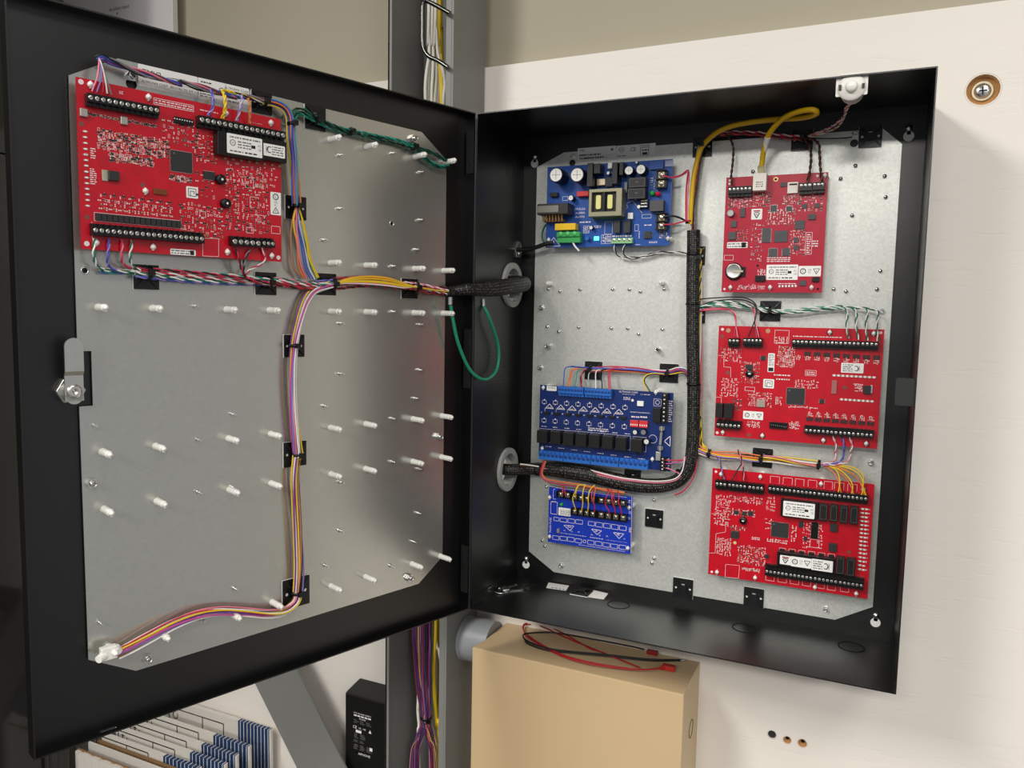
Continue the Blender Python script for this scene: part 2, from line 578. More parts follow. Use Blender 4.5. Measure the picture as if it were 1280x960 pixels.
# ------------------------------------------------------------------ glossy rack on the far side
RK = mat('gloss_black_rack', '#262523', 0.07, var=0.1, vs=3, spec=0.6)
rk = thing('equipment_rack', 'tall glossy black rack beside the open door reflecting the cartons', 'rack', FW, (-1130, -690, -1250))
zs = [(-770.0,-154.3,661.1)][0][2]
part('side_panel', MB().box((-1500, -1300, -1250), (-770, -77, zs - 1), RK), rk, bev=1)
part('side_panel', MB().box((-1500, -1300, zs + 1), (-770, -77, 1700), RK), rk, bev=1)
part('handle', MB().tube(spline([(-769, -120, -330), (-760, -120, -330), (-760, -120, -420), (-769, -120, -420)], 8), 3, RK, 8), rk)

# white panel high on the wall
wp = thing('wall_panel', 'white flat panel lettered Auxiliary Input high on the wall', 'panel', FW, (-840, 158, 930))
part('plate', MB().box((-1034, 146, 880), (-727, 158, 1350), mat('white_gloss_panel', '#dcd8d8', 0.35, var=0.02)), wp, bev=0.6)
t = [(-870.9,146.0,1002.9),(-875.7,146.0,996.0)]
c = MB().text('Auxiliary Input', 0, 0, 0, 9.5, INK).add([(-8, -8, 0), (-3, -8, 0), (-5.5, -12, 0)], [(0, 2, 1)], INK)
c.xf(lambda x, y, z: (t[0][0] + x, 145.8, t[0][2] + y))
part('lettering', c, wp)

# ------------------------------------------------------------------ power adapter on the board
ad = thing('power_adapter', 'black brick power adapter with white lettering hung beside the rack post', 'power adapter', FW, (-280, 157, -470))
f0 = [(-303.8,112.0,-247.1),(-222.3,112.0,-246.0)]
b0 = [(-297.7,150.0,-238.2),(-248.3,150.0,-238.1)]
xl, zf, zb = f0[0][0], (f0[0][2] + f0[1][2]) / 2, (b0[0][2] + b0[1][2]) / 2
xr = xl + 92
sh = MB()
lp = [(xl, 112), (xr, 112), (xr + 2, 118), (xr + 2, 157), (xl - 1, 157), (xl - 1, 118)]
v = [(x, y, -470) for x, y in lp] + [(x, y, zf + (y - 112) / 38 * (zb - zf) if y < 140 else zb) for x, y in lp]
sh.add(v, [(5, 4, 3, 2, 1, 0)] + [(i, (i + 1) % 6, 6 + (i + 1) % 6, 6 + i) for i in range(6)] + [(6, 7, 8, 11), (11, 8, 9, 10)], mat('black_adapter_shell', '#141414', 0.45, var=0.1))
part('shell', sh, ad, bev=2)
c = MB()
w0 = [(-286.9,111.8,-273.8)][0]
u = 0.128 * 9.6
c.text('I.T.E. POWER SUPPLY', w0[0] + 20, 0, -4, 4.0, WHITE)
for _k in range(5):
    c.add([(w0[0] + 2 + _k * 7.5, 0, -9.5), (w0[0] + 8 + _k * 7.5, 0, -9.5), (w0[0] + 8 + _k * 7.5, 0, -7), (w0[0] + 2 + _k * 7.5, 0, -7)], [(0, 1, 2, 3)], WHITE)
c.text('PS-2420', w0[0] + 20, 0, -12.8, 4.2, WHITE)
c.v = [(x, 0, y + z) for x, y, z in c.v]
rn = random.Random(4)
for k, z in enumerate((-17, -19.5, -22, -42, -44.5, -47, -49.5, -54, -56.5, -62, -64.5, -67, -69.5)):
    for s in range(3):
        a = w0[0] + 1 + s * 13 + rn.uniform(0, 2)
        b = a + rn.uniform(6, 11)
        if k > 2 and s == 2 and z > -60:
            continue
        c.add([(a, 0, z), (b, 0, z), (b, 0, z + 1), (a, 0, z + 1)], [(0, 1, 2, 3)], GINK)
c2 = MB().text('CE', w0[0] + 4, -30, 0, 7, WHITE).text('UL', w0[0] + 15, -30, 0, 5, WHITE).text('PSE', w0[0] + 24, -30, 0, 4, WHITE)
c2.prism([circ(w0[0] + 15, -30, 4.2, 18), circ(w0[0] + 15, -30, 3.5, 18)], 0, 0.1, WHITE)
c2.rect(w0[0] + 6, -39, w0[0] + 18, -34, 0, WHITE)
c2.add([(w0[0] + 33, -34, 0), (w0[0] + 39, -34, 0), (w0[0] + 36, -28, 0)], [(0, 1, 2)], WHITE)
c2.rect(w0[0] + 35, -66, w0[0] + 41, -60, 0, WHITE)
c2.prism([circ(w0[0] + 8, -77, 2.6, 18), circ(w0[0] + 8, -77, 1.6, 18)], 0, 0.1, WHITE)
c2.text('AIPHONE', w0[0] + 24, -77, 0, 6, WHITE)
c.v += [(x, 0, y) for x, y, z in c2.v]
n0 = len(c.v) - len(c2.v)
for f, m, s_ in zip(c2.f, c2.m, c2.sm):
    c.f.append([i + n0 for i in f])
    c.m.append(c.mi(c2.mats[m]))
    c.sm.append(s_)
    c.uv.append(None)
c.xf(lambda x, y, z: (x + 0.09 * z * 0, 111.7, w0[2] + z))
part('lettering', c, ad)

# ------------------------------------------------------------------ beige box below the enclosure
TANM = mat('tan_box_paint', '#cdb289', 0.42, var=0.03, vs=12, bump=0.12, bs=900)
bb = thing('junction_box', 'beige steel electrical box mounted below the black enclosure', 'box', FW, (142, 158, -520))
part('body', MB().box((-15, 49, -520), (299, 158, -80), TANM), bb, bev=0.8)
c = MB().box((-17, 43, -522), (301, 45, -78), TANM).box((-17, 45, -80), (301, 62, -78), TANM).box((299.2, 45, -522), (301.2, 50, -82), TANM).box((-17, 45, -522), (-15.2, 50, -80), TANM)
part('cover', c, bb, bev=0.7)
k = [(299.5,110.6,-158.8)][0]
ring = [[(k[1] + 13 * math.cos(a), k[2] + 13 * math.sin(a)) for a in [2 * PI * i / 24 for i in range(24)]], [(k[1] + 12 * math.cos(a), k[2] + 12 * math.sin(a)) for a in [2 * PI * i / 24 for i in range(24)]]]
part('knockout', MB().prism(ring, 0, 0.6, mat('dark_knockout_line', '#4a4234', 0.6)).xf(lambda x, y, z: (299 + z, x, y)), bb)
cy = [(-69.0,82.3,-100.9),(-69.0,98.6,-73.5),(-69.0,100.4,-143.2)]
GREYPVC = mat('grey_pvc', '#8f9396', 0.4, var=0.04, vs=30)
rr = (cy[1][2] - cy[2][2]) / 2
yc = cy[0][1] + rr
cd = thing('conduit', 'short grey plastic conduit between the rack post and the beige box', 'conduit', FW, (-42, yc, cy[0][2] - rr))
part('pipe', MB().cyl((-68, yc, cy[0][2]), (-17, yc, cy[0][2]), rr, GREYPVC, n=32), cd)
part('rim', MB().prof((-69, yc, cy[0][2]), (1, 0, 0), [(rr - 2, 0), (rr + 0.6, 0), (rr + 0.6, 4), (rr, 4.5)], GREYPVC, 32), cd)

lw = thing('battery_lead_set', 'red and black battery leads coiled on top of the beige box', 'wires', FW, (100, 100, -78))
RW, BW = plain('#a81a22'), plain('#101012')
part('wire', MB().tube(spline([(256.7,100.8,-75.0),(224.4,80.6,-75.0),(165.8,72.2,-75.0),(122.5,75.0,-75.0),(83.9,89.3,-75.0),(46.8,112.0,-75.0),(24.4,135.8,-75.0),(19.8,156.9,-75.0),(43.0,159.1,-75.0),(99.4,134.9,-75.0),(150.7,116.0,-75.0),(198.5,99.2,-75.0),(227.2,88.3,-75.0)]), 1.15, RW, 7), lw, label='red wire')
part('wire', MB().tube(spline([(254.1,99.6,-75.5),(224.3,80.8,-75.5),(167.2,68.2,-75.5),(124.1,70.9,-75.5),(82.6,87.2,-75.5),(45.5,109.7,-75.5),(35.5,119.0,-75.5),(21.1,153.9,-75.5),(66.6,159.3,-75.5),(141.4,117.8,-75.5),(155.6,114.4,-75.5)]), 1.1, RW, 7), lw, label='red wire')
part('wire', MB().tube(spline([(277.7,137.5,-73.0),(234.3,117.0,-73.0),(176.3,103.2,-73.0),(117.7,87.4,-73.0),(86.5,82.9,-73.0),(56.8,89.3,-73.0),(39.7,102.9,-73.0),(39.5,118.0,-73.0),(74.5,139.9,-73.0),(131.6,145.3,-73.0),(194.4,147.3,-73.0),(218.1,146.1,-73.0)]), 1.2, BW, 7), lw, label='black wire')
part('wire', MB().tube(spline([(274.5,138.9,-75.5),(234.2,117.9,-75.5),(176.1,104.1,-75.5),(117.4,88.2,-75.5),(87.2,81.5,-75.5),(55.1,88.1,-75.5),(42.0,102.1,-75.5)]), 1.1, BW, 7), lw, label='black wire')
e = [(255.5,97.7,-74.0),(262.1,107.0,-74.0),(269.0,113.5,-74.0)]
part('spade_connector', MB().box((e[1][0] - 6, e[1][1] - 5, -77.8), (e[1][0] + 12, e[1][1] + 5, -71), plain('#b8261c')).cyl(e[0], e[1], 2.6, plain('#b8261c'), n=8), lw, label='red spade connector', bev=0.8)
e = [(230.8,145.6,-74.0)][0]
part('spade_connector', MB().box((e[0] - 8, e[1] - 4, -77.8), (e[0] + 8, e[1] + 4, -72), plain('#9c1e1c')), lw, label='red spade connector', bev=0.8)
e = [(275.1,135.6,-73.0),(281.0,138.7,-73.0)]
part('bare_end', MB().cyl(e[0], e[1], 1.3, SILVER, n=8), lw)

# ------------------------------------------------------------------ flat-packed cartons
CART = mat('white_carton_board', '#d9d4cb', 0.75, var=0.06, vs=40, stretch=(12, 1, 1))
KRAFT = mat('brown_corrugated_edge', '#8a6a48', 0.85, var=0.25, vs=500)
NAVYP = mat('navy_print', '#1f3a63', 0.6)
ends = [(-493.9,133.7,-376.0),(-489.1,72.7,-376.0),(-488.0,40.4,-376.0),(-485.7,11.3,-376.0),(-516.8,-17.6,-376.0)]
starts = [(-572.0,133.6,-376.0),(-573.4,75.3,-376.0),(-569.2,44.0,-376.0),(-566.3,16.9,-376.0),(-600.0,-10.7,-376.0)]
names = ['flat white carton with a printed panel leaning against the wall, rearmost of the row', 'second flat white carton from the wall with navy stripes at its end',
         'third flat white carton from the wall, in the middle of the row', 'fourth flat white carton from the wall, lowest striped end of the row',
         'fifth flat white carton from the wall, beside the brown corrugated one']
for i, (e, s) in enumerate(zip(ends, starts)):
    y = min(e[1], 146)
    th = 9
    zt = e[2]
    ct = thing('flat_carton', names[i], 'carton', FW, (-700, y, -900), 'flat cartons beside the rack')
    xr = e[0]
    prof = [(-764, 0), (xr - 5, 0), (xr - 1.5, 1.2), (xr, th / 2), (xr - 1.5, th - 1.2), (xr - 5, th), (-764, th)]
    part('board', MB().prism([prof], -900, zt, CART).xf(lambda a, b, c_, y=y: (a, y + b, c_)), ct)
    L = xr - s[0]
    pr = MB()
    pr.box((xr - 4 - L, y - 0.25, zt - 400), (xr - 4, y - 0.05, zt + 0.1), NAVYP).box((xr - 4 - L, y - 0.25, zt + 0.05), (xr - 4, y + th, zt + 0.2), NAVYP)
    part('stripe_band', pr, ct, label='navy striped end')
    pr = MB()
    n = 9
    for k in range(n):
        a = xr - 4 - L + (k + 0.45) * L / n + L * 0.02
        w = 1.1
        pr.box((a, y - 0.4, zt - 400), (a + w, y - 0.3, zt + 0.3), WHITE).box((a, y - 0.4, zt + 0.25), (a + w, y + th, zt + 0.35), WHITE)
    part('white_stripes', pr, ct, kind='stuff')
    pr = MB()
    bx0, bx1 = xr - L - 190, xr - L - 42
    t0 = -16 if i == 0 else -4
    for a, b in (((bx0, t0), (bx1, t0)), ((bx0, t0), (bx0, -70)), ((bx1, t0), (bx1, -70)), ((bx0 + 92, t0), (bx0 + 92, -60))):
        pr.line((a[0], a[1]), (b[0], b[1]), 2.2, 0, INK)
    pr.text('LOC', bx0 + 18, t0 - 30, 0, 22, INK, rot=PI / 2)
    pr.line((bx0 + 12, t0 - 4), (bx0 + 12, t0 - 13), 2, 0, INK).line((bx0 + 7, t0 - 7), (bx0 + 17, t0 - 7), 2, 0, INK)
    pr.xf(lambda a, b, c_, y=y, zt=zt: (a, y - 0.3, zt + b))
    part('printed_panel', pr, ct)
f = [(-766.8,-71.5,-380.0),(-608.8,-54.8,-380.0),(-768.5,-48.5,-380.0)]
ya = f[0][1]
ct = thing('flat_carton', 'front carton of the row with ribbed white face and torn brown edge', 'carton', FW, (-800, ya, -900), 'flat cartons beside the rack')
c = MB()
x0, x1 = -764, f[1][0] + 30
for k in range(int((x1 - x0) / 9)):
    a = x0 + k * 9
    c.box((a, ya + (0.8 if k % 2 else 0), -900), (a + 9, ya + 5, -380 - (1.5 if k % 3 == 1 else 0)), CART)
part('ribbed_face', c, ct, kind='stuff')
part('torn_edge', MB().box((x0, ya + 5, -900), (x1, ya + 7, -378), KRAFT), ct, label='brown corrugated edge')
part('rear_layer', MB().box((x0, ya + 26, -900), (x1 + 30, ya + 29, -376), CART), ct)
part('inner_layer', MB().box((x0, ya + 44, -900), (x1 + 20, ya + 50, -384), KRAFT), ct, label='brown inner layer')


# ------------------------------------------------------------------ black enclosure with its open door
en = thing('electrical_enclosure', 'black steel wall enclosure standing open with circuit boards inside', 'enclosure', FW, (275, 156, 0))
W, H, D, T = 549.5, 692.0, 155.0, 1.5
part('back_panel', MB().box((0, D, 0), (W, D + T, H), BLACK), en)
part('top_panel', MB().box((0, 0, H - T), (W, D, H), BLACK), en)
part('bottom_panel', MB().box((0, 0, 0), (W, D, T), BLACK), en)
RG = [[(1.5,115.6,465.6)][0], [(1.5,111.5,183.7)][0]]
KO = [[(1.5,114.6,256.6)][0], [(1.5,117.2,51.3)][0], [(1.5,105.4,638.7)][0]]
GL = [(1.5,128.9,519.7)][0]
lp = MB().prism([[(0, T), (D, T), (D, H - T), (0, H - T)]] + [circ(r[1], r[2], 26.5) for r in RG] + [circ(GL[1], GL[2], 8)], 0, T, BLACK).xf(lambda x, y, z: (z, x, y))
part('side_panel', lp, en)
part('side_panel', MB().box((W - T, 0, T), (W, D, H - T), BLACK), en)
part('bottom_flange', MB().box((T, 3, T), (3.2, D - 3, 15), BLACK), en)
part('bottom_flange', MB().box((W - 3.2, 3, T), (W - T, D - 3, 15), BLACK), en)
k = [(528.8,2.0,360.5),(548.1,2.0,329.7)]
part('latch_tab', MB().prism([rrect(k[0][0], k[1][2], k[1][0], k[0][2], 3)], 0, 2, mat('latch_tab_black', '#242624', 0.5)).xf(lambda x, y, z: (x, 3.6 - z, y)), en, label='black latch tab')
GREYR = mat('grey_plastic_bushing', '#a3a4a0', 0.45, var=0.04, vs=50)
for r in RG:
    c = MB().prism([circ(r[1], r[2], 33.5, 40), circ(r[1], r[2], 24.5, 40)], 0, 5, GREYR)
    c.prism([circ(r[1], r[2], 26, 32), circ(r[1], r[2], 24, 32)], -12, 0, GREYR).xf(lambda x, y, z: (1.6 + z, x, y))
    part('bushing', c, en, label='grey round plastic bushing', bev=0.8)
for r in KO:
    part('knockout', MB().prism([circ(r[1], r[2], 13.5, 32), circ(r[1], r[2], 12.3, 32)], 0, 0.5, mat('knockout_edge', '#1c1c1c', 0.3)).xf(lambda x, y, z: (T + z, x, y)), en)
c = MB().prism([[(14 * math.cos(PI / 3 * i), 14 * math.sin(PI / 3 * i)) for i in range(6)], circ(0, 0, 7)], 0, 6, SILVER).xf(lambda x, y, z: (T + z, GL[1] + x, GL[2] + y))
part('locknut', c, en, label='silver hexagonal locknut of the mains cable', bev=0.6)
c = MB()
vh = [(1.5,39.5,366.0),(1.5,101.2,299.9)]
for j in range(15):
    for i in range(6):
        yy = vh[0][1] + (i + 0.5 * (j % 2)) * (vh[1][1] - vh[0][1]) / 6
        zz = vh[0][2] + j * (vh[1][2] - vh[0][2]) / 14
        c.prism([circ(yy, zz, 1.7, 8), circ(yy, zz, 1.1, 8)], 0, 0.3, mat('vent_rim', '#3a3835', 0.35, 0.3))
part('vent_holes', c.xf(lambda x, y, z: (T + z, x, y)), en, kind='stuff')
for p_ in ([(50.8,117.1,1.5),(186.6,112.5,1.5)] + [(365.5,111.4,1.5),(499.4,113.2,1.5)]):
    c = MB().prism([circ(p_[0], p_[1], 16.5, 36), circ(p_[0], p_[1], 14.8, 36)], T, T + 0.5, DARKHOLE)
    part('knockout', c, en)
for p_ in ([(19.3,656.4,-3.0),(161.1,681.4,-3.0)][:1] + [(529.0,658.2,-3.0)] + [(19.0,28.1,-3.0)] + [(526.4,29.2,-3.0)]):
    x, z = p_[0], p_[1]
    c = MB().cyl((x, D - 0.1, z - 5), (x, D - 0.6, z - 5), 6.2, WHITE, n=20).box((x - 2.4, D - 0.1, z - 3), (x + 2.4, D - 0.6, z + 6), WHITE)
    part('keyhole', c, en, label='keyhole showing the white board behind')
    c = MB().prof((x, D - 0.5, z + 5), (0, -1, 0), [(4.4, 0), (4.4, 1.2), (3, 3), (0.1, 3.6)], SILVER, 14)
    part('mounting_screw', c, en)
k = [(68.5,124.3,1.5),(88.9,157.8,1.5)]
e1 = thing('backing_paper', 'strip of white peeled backing paper on the enclosure floor', 'paper', FW, k[0])
c = MB().prism([[[(66.0,127.5,1.5)][0][:2], [(97.4,130.9,1.5)][0][:2], [(94.0,152.5,1.5)][0][:2], [(60.2,150.6,1.5)][0][:2]]], T, T + 0.5, WHITE)
part('sheet', c, e1)
_c = MB()
for _k in range(5):
    _c.rect(k[0][0] + 4 + _k * 6, k[0][1] + 6 + _k * 0.3, k[0][0] + 8 + _k * 6, k[0][1] + 9 + _k * 0.3, T + 0.55, GINK)
part('printing', _c, e1)

# tamper switch on the top edge
sw = [(450.0,2.0,697.2),(482.6,2.0,670.7),(466.3,2.0,679.4),(465.4,2.0,695.5)]
tp = thing('tamper_switch', 'round white tamper button in a white bracket on the top edge', 'switch', FW, (sw[2][0], 20, H - 45))
WP = mat('white_switch_plastic', '#e6e3dc', 0.4, var=0.02)
x0, x1, zb_, zt_ = sw[0][0], sw[1][0], sw[1][2], H
c = MB().prism([rrect(x0, zb_, x1, zt_ + 2, 1.5), circ(sw[2][0], sw[2][2], 13)], 0, 1.6, WP).xf(lambda x, y, z: (x, 6 - z, y))
c.box((x0 + 3, -1, H), (x1 - 3, 24, H + 1.8), WP)
part('bracket', c, tp)
c = MB().prof((sw[2][0], 30, sw[2][2]), (0, -1, 0), [(12, 0), (12, 24), (14.2, 24.5), (14.6, 26), (13.6, 28), (8, 28.8), (6.5, 28.8)], WP, 32)
part('body', c, tp)
c = MB().prof((sw[2][0], 2, sw[2][2]), (0, -1, 0), [(6.6, 0), (6.4, 5), (5, 7.2), (0.1, 8)], NYLON, 20)
part('plunger', c, tp)
for _c in (MB().box((sw[2][0] - 13.2, -0.2, sw[2][2] - 2.5), (sw[2][0] - 10.5, 3, sw[2][2] + 3), CHIP), MB().box((sw[2][0] + 10.5, -0.2, sw[2][2] - 2.5), (sw[2][0] + 13.2, 3, sw[2][2] + 2.5), CHIP)):
    part('clip', _c, tp)

# key ring with two keys
ky = [(9.9,79.9,1.5),(-1.8,75.8,1.5),(38.3,102.7,1.5),(9.7,104.1,1.5)]
kt = thing('key_ring', 'small steel ring with two keys lying on the enclosure floor', 'keys', FW, ky[0])
cx_, cy_ = ky[0][0], ky[0][1]
part('ring', MB().tube([(cx_ + 11 * math.cos(a), cy_ + 11 * math.sin(a), T + 1.6 + 0.6 * math.sin(2 * a)) for a in [2 * PI * i / 32 for i in range(33)]], 0.9, SILVER, 8, False), kt)
kx = Vector(ky[2]) - Vector(ky[0])
ang = math.atan2(kx.y, kx.x)


def key(ang, z):
    c = MB().prism([circ(0, 0, 7, 20), circ(-3, 0, 2, 12)], 0, 1.6, SILVER)
    c.prism([[(6, -2.6), (24, -2.6), (26, -1), (26, 1), (24, 2.2), (21, 1.2), (18, 2.4), (15, 1.2), (12, 2.4), (6, 2.4)]], 0, 1.4, SILVER)
    ca, sa = math.cos(ang), math.sin(ang)
    return c.xf(lambda x, y, w: (cx_ + 10 * ca + ca * x - sa * y, cy_ + 10 * sa + sa * x + ca * y, z + w))


part('key', key(ang, T + 0.1), kt)
part('key', key(ang + 0.55, T + 1.8), kt)

# door: pan, lips, hinge leaves and cam lock
dp = MB().box((-550.5, 0, -17.5), (-3, H, -16), BLACK)
door = part('door', dp, en, FD)
c = MB().box((-550.5, H - 1.5, -16), (-3, H, 0), BLACK)
sl = [(-488.8,-3.3,-8.0),(-477.0,-3.4,-8.0)]
c.prism([[(-550.5, -16), (-3, -16), (-3, 0), (-550.5, 0)], [(sl[0][0] - 2, -11), (sl[0][0] - 2, -6), (sl[1][0] + 2, -6), (sl[1][0] + 2, -11)]], 0, 1.5, BLACK, True)
nb = 8
lipv = c.v
for i in range(nb, len(lipv)):
    x, y, z = lipv[i]
    lipv[i] = (x, z, y)
c.box((-550.5, 1.5, -16), (-549, H - 1.5, 0), BLACK).box((-4.5, 1.5, -16), (-3, H - 1.5, 0), BLACK)
part('lip', c, door, FD)
HG = mat('hinge_black', '#232323', 0.4, var=0.1)
for z0, z1 in ((612, 668), (318, 400), (24, 92)):
    c = MB().box((-6.3, z0, -14), (-4.6, z1, -1), HG)
    for q in (0.2, 0.5, 0.8):
        c.cyl((-6.3, z0 + (z1 - z0) * q, -7.5), (-7.4, z0 + (z1 - z0) * q, -7.5), 2, HG, n=10)
    part('hinge_leaf', c, door, FD)
c = MB().cyl((-1.6, 8, -0.5), (-1.6, H - 8, -0.5), 1.5, HG, n=10)
part('hinge_pin', c, door, FD)
lk = [(-506.3,343.2,-8.0)][0]
lx, lz = lk[0], lk[1]
NICK = mat('brushed_nickel', '#c9c9c3', 0.3, 0.9, var=0.08, vs=100)
c = MB().prism([[(lx + 13 * math.cos(PI / 3 * i), lz + 13 * math.sin(PI / 3 * i)) for i in range(6)], circ(lx, lz, 8)], -16, -9, NICK)
part('lock_nut', c, door, FD, label='chrome hexagonal lock nut', bev=0.8)
part('lock_barrel', MB().cyl((lx, lz, -16), (lx, lz, -3), 8.6, NICK, n=24), door, FD)
sd = []
for i, (z, n) in enumerate(((-9, -2), (9, -2), (15, -2), (19, 0.8), (42, 0.8))):
    sd.append((z, n))
c = MB()
wv = 8.0
vs = []
for z, n in sd:
    vs += [(lx - wv, lz + z, n), (lx + wv, lz + z, n), (lx - wv, lz + z, n + 2.2), (lx + wv, lz + z, n + 2.2)]
fs = []
for i in range(len(sd) - 1):
    a, b = i * 4, i * 4 + 4
    fs += [(a + 2, a + 3, b + 3, b + 2), (a + 1, a, b, b + 1), (a, a + 2, b + 2, b), (a + 3, a + 1, b + 1, b + 3)]
fs += [(0, 1, 3, 2)]
c.add(vs, fs, NICK)
c.prism([[(lx + wv * math.cos(a), lz + 42 + wv * math.sin(a)) for a in [PI * i / 14 for i in range(15)]]], 0.8, 3.0, NICK)
c.prism([[(lx + wv * math.cos(a), lz - 3 + 9 * math.sin(a)) for a in [PI + PI * i / 14 for i in range(15)]]], -2, 0.2, NICK)
part('lock_cam', c, door, FD, label='steel locking cam pointing upwards')
c = MB().prof((lx, lz, -1), (0, 0, 1), [(6.8, 0), (6.8, 1.6), (6.0, 2.6), (3, 3.2), (2.2, 2.6), (0.1, 2.0)], SILVER, 18)
part('lock_screw', c, door, FD)

# ------------------------------------------------------------------ galvanised plates with their fixings
RP = [(25, 645), (25, 47), (68.5, 20), (477, 20), (522, 46), (522, 643.5), (499.5, 657), (69, 668)]
KHB = [(466.8,648.4,0.0)] + [(82.0,647.7,0.0)]
rp = thing('mounting_plate', 'galvanised steel plate with cut corners on the rear of the enclosure', 'plate', FB, (274, 20, -2))
NEARTOP = [(25, 645), (25, 47), (68.5, 20), (477, 20), (522, 46), (522, 643.5), (499.5, 664), (69, 664)]
part('sheet', MB().prism([NEARTOP] + [circ(k_[0], k_[1], 5, 16) for k_ in KHB], -1.6, 0, GALV), rp, FB)


def nutm(h=5, r=4.2):
    c = MB().prism([[(r * math.cos(PI / 3 * i), r * math.sin(PI / 3 * i)) for i in range(6)]], 0, h * 0.55, SILVER)
    return c.prof((0, 0, h * 0.55), (0, 0, 1), [(r * 0.62, 0), (r * 0.62, h * 0.45), (r * 0.4, h * 0.45), (r * 0.38, h * 0.1)], SILVER, 12)


NUT = nutm().mesh('nut', Matrix.Identity(4))
STUD = MB().cyl((0, 0, 0), (0, 0, 8), 1.35, SILVER, n=8).cyl((0, 0, 0), (0, 0, 2.6), 2.5, SILVER, n=8).mesh('stud', Matrix.Identity(4))
RIVET = MB().prof((0, 0, 0), (0, 0, 1), [(2.5, 0), (2.5, 2.2), (1.7, 3.4), (0.1, 3.6)], SILVER, 10).mesh('stud', Matrix.Identity(4))


def standm(body):
    c = MB().prof((0, 0, 0), (0, 0, 1), [(4.0, 0), (4.2, 1), (3.6, 2.5), (3.6, body)], NYLON, 8)
    c.prof((0, 0, body), (0, 0, 1), [(3.6, 0), (2.0, 0.6), (1.9, 2.2), (2.9, 2.6), (2.4, 5.2), (0.1, 6.4)], NYLON, 8)
    return c.box((-0.6, -3.3, body + 1.2), (0.6, 3.3, body + 4.2), NYLON)


STAND = standm(17).mesh('standoff', Matrix.Identity(4))
ORP = (274, 20, -2)
for p_ in ([(49.0,461.1,2.0),(67.6,457.9,2.0),(99.6,460.9,2.0),(150.9,461.5,2.0),(176.3,461.3,2.0),(192.9,458.2,2.0),(227.5,461.9,2.0),(48.1,403.7,2.0),(67.4,396.7,2.0),(99.4,404.2,2.0),(150.4,404.2,2.0),(175.6,404.5,2.0),(192.4,396.9,2.0),(227.2,404.6,2.0)] + [(469.8,619.9,2.0),(453.2,604.4,2.0),(504.5,604.9,2.0),(507.1,578.7,2.0)]
           + [(469.3,557.2,2.0),(506.2,486.1,2.0),(452.2,463.1,2.0),(467.3,460.0,2.0),(503.5,462.9,2.0)] + [(53.2,154.7,2.0),(48.5,68.0,2.0),(52.9,59.8,2.0),(224.2,154.3,2.0),(227.4,67.2,2.0),(224.4,59.5,2.0)] + [(343.2,619.9,2.0)]):
    place('stud', RIVET, rp, ORP, (p_[0], p_[1], 0))
for p_ in ([(38.0,432.5,3.0),(38.0,340.3,3.0)] + [(81.4,32.8,3.0)] + [(510.4,435.1,3.0)] + [(508.9,238.2,3.0),(464.9,32.7,3.0)] + [(467.0,659.6,3.0)] + [(82.8,657.3,3.0)]):
    place('nut', NUT, rp, ORP, (p_[0], p_[1], 0))
SHORT = standm(11).mesh('standoff', Matrix.Identity(4))
for p_ in [(52.1,469.1,9.0),(225.3,470.4,9.0),(59.3,468.1,9.0),(228.8,471.7,9.0)][:2]:
    place('standoff', SHORT, rp, ORP, (p_[0], p_[1], 0))
HOLL = MB().prof((0, 0, 0), (0, 0, 1), [(3.4, 0), (3.4, 12), (2.0, 12), (1.9, 6)], SILVER, 12).mesh('threaded_spacer', Matrix.Identity(4))
for p_ in [(51.9,374.4,11.0),(223.0,375.1,11.0)]:
    place('threaded_spacer', HOLL, rp, ORP, (p_[0], p_[1], 0))

ODP = (-270, 52, -14)
dpl = thing('mounting_plate', 'galvanised steel plate with white standoffs on the inside of the door', 'plate', FD, ODP)
out = [(-499, 632.8), (-499, 380), (-487, 380), (-487, 327.4), (-499, 327.4), (-498, 77), (-454, 51.4), (-85, 54), (-43, 83), (-43.5, 625), (-86, 654), (-456, 658)]
KHD = [(-98.7,632.4,-12.0)] + [(-444.1,636.9,-12.0)]
HL = [(-490.5,456.1,-12.0)] + [(-133.1,533.4,-12.0)]
part('sheet', MB().prism([out] + [circ(k_[0], k_[1], 5.2, 16) for k_ in KHD] + [circ(k_[0], k_[1], 2.6, 12) for k_ in HL], -13.6, -12, GALVD), dpl, FD)
for k_ in HL:
    part('insert', MB().prof((k_[0], k_[1], -12), (0, 0, 1), [(3.6, 0), (3.6, 0.8), (2.6, 0.9), (2.5, -2)], SILVER, 14), dpl, FD)
COLS = (-479.5, -429, -351.5, -301.5, -222.8, -172, -97, -47)
for zz in (621.5, 478.5, 421.5, 281.5, 224.5, 84.5):
    for i, xx in enumerate(COLS):
        if zz > 430 and i < 4:
            continue
        place('standoff', STAND, dpl, ODP, (xx, zz, -12))
for xx in (-487, -304):
    for zz in ():
        place('standoff', STAND, dpl, ODP, (xx, zz, -12))
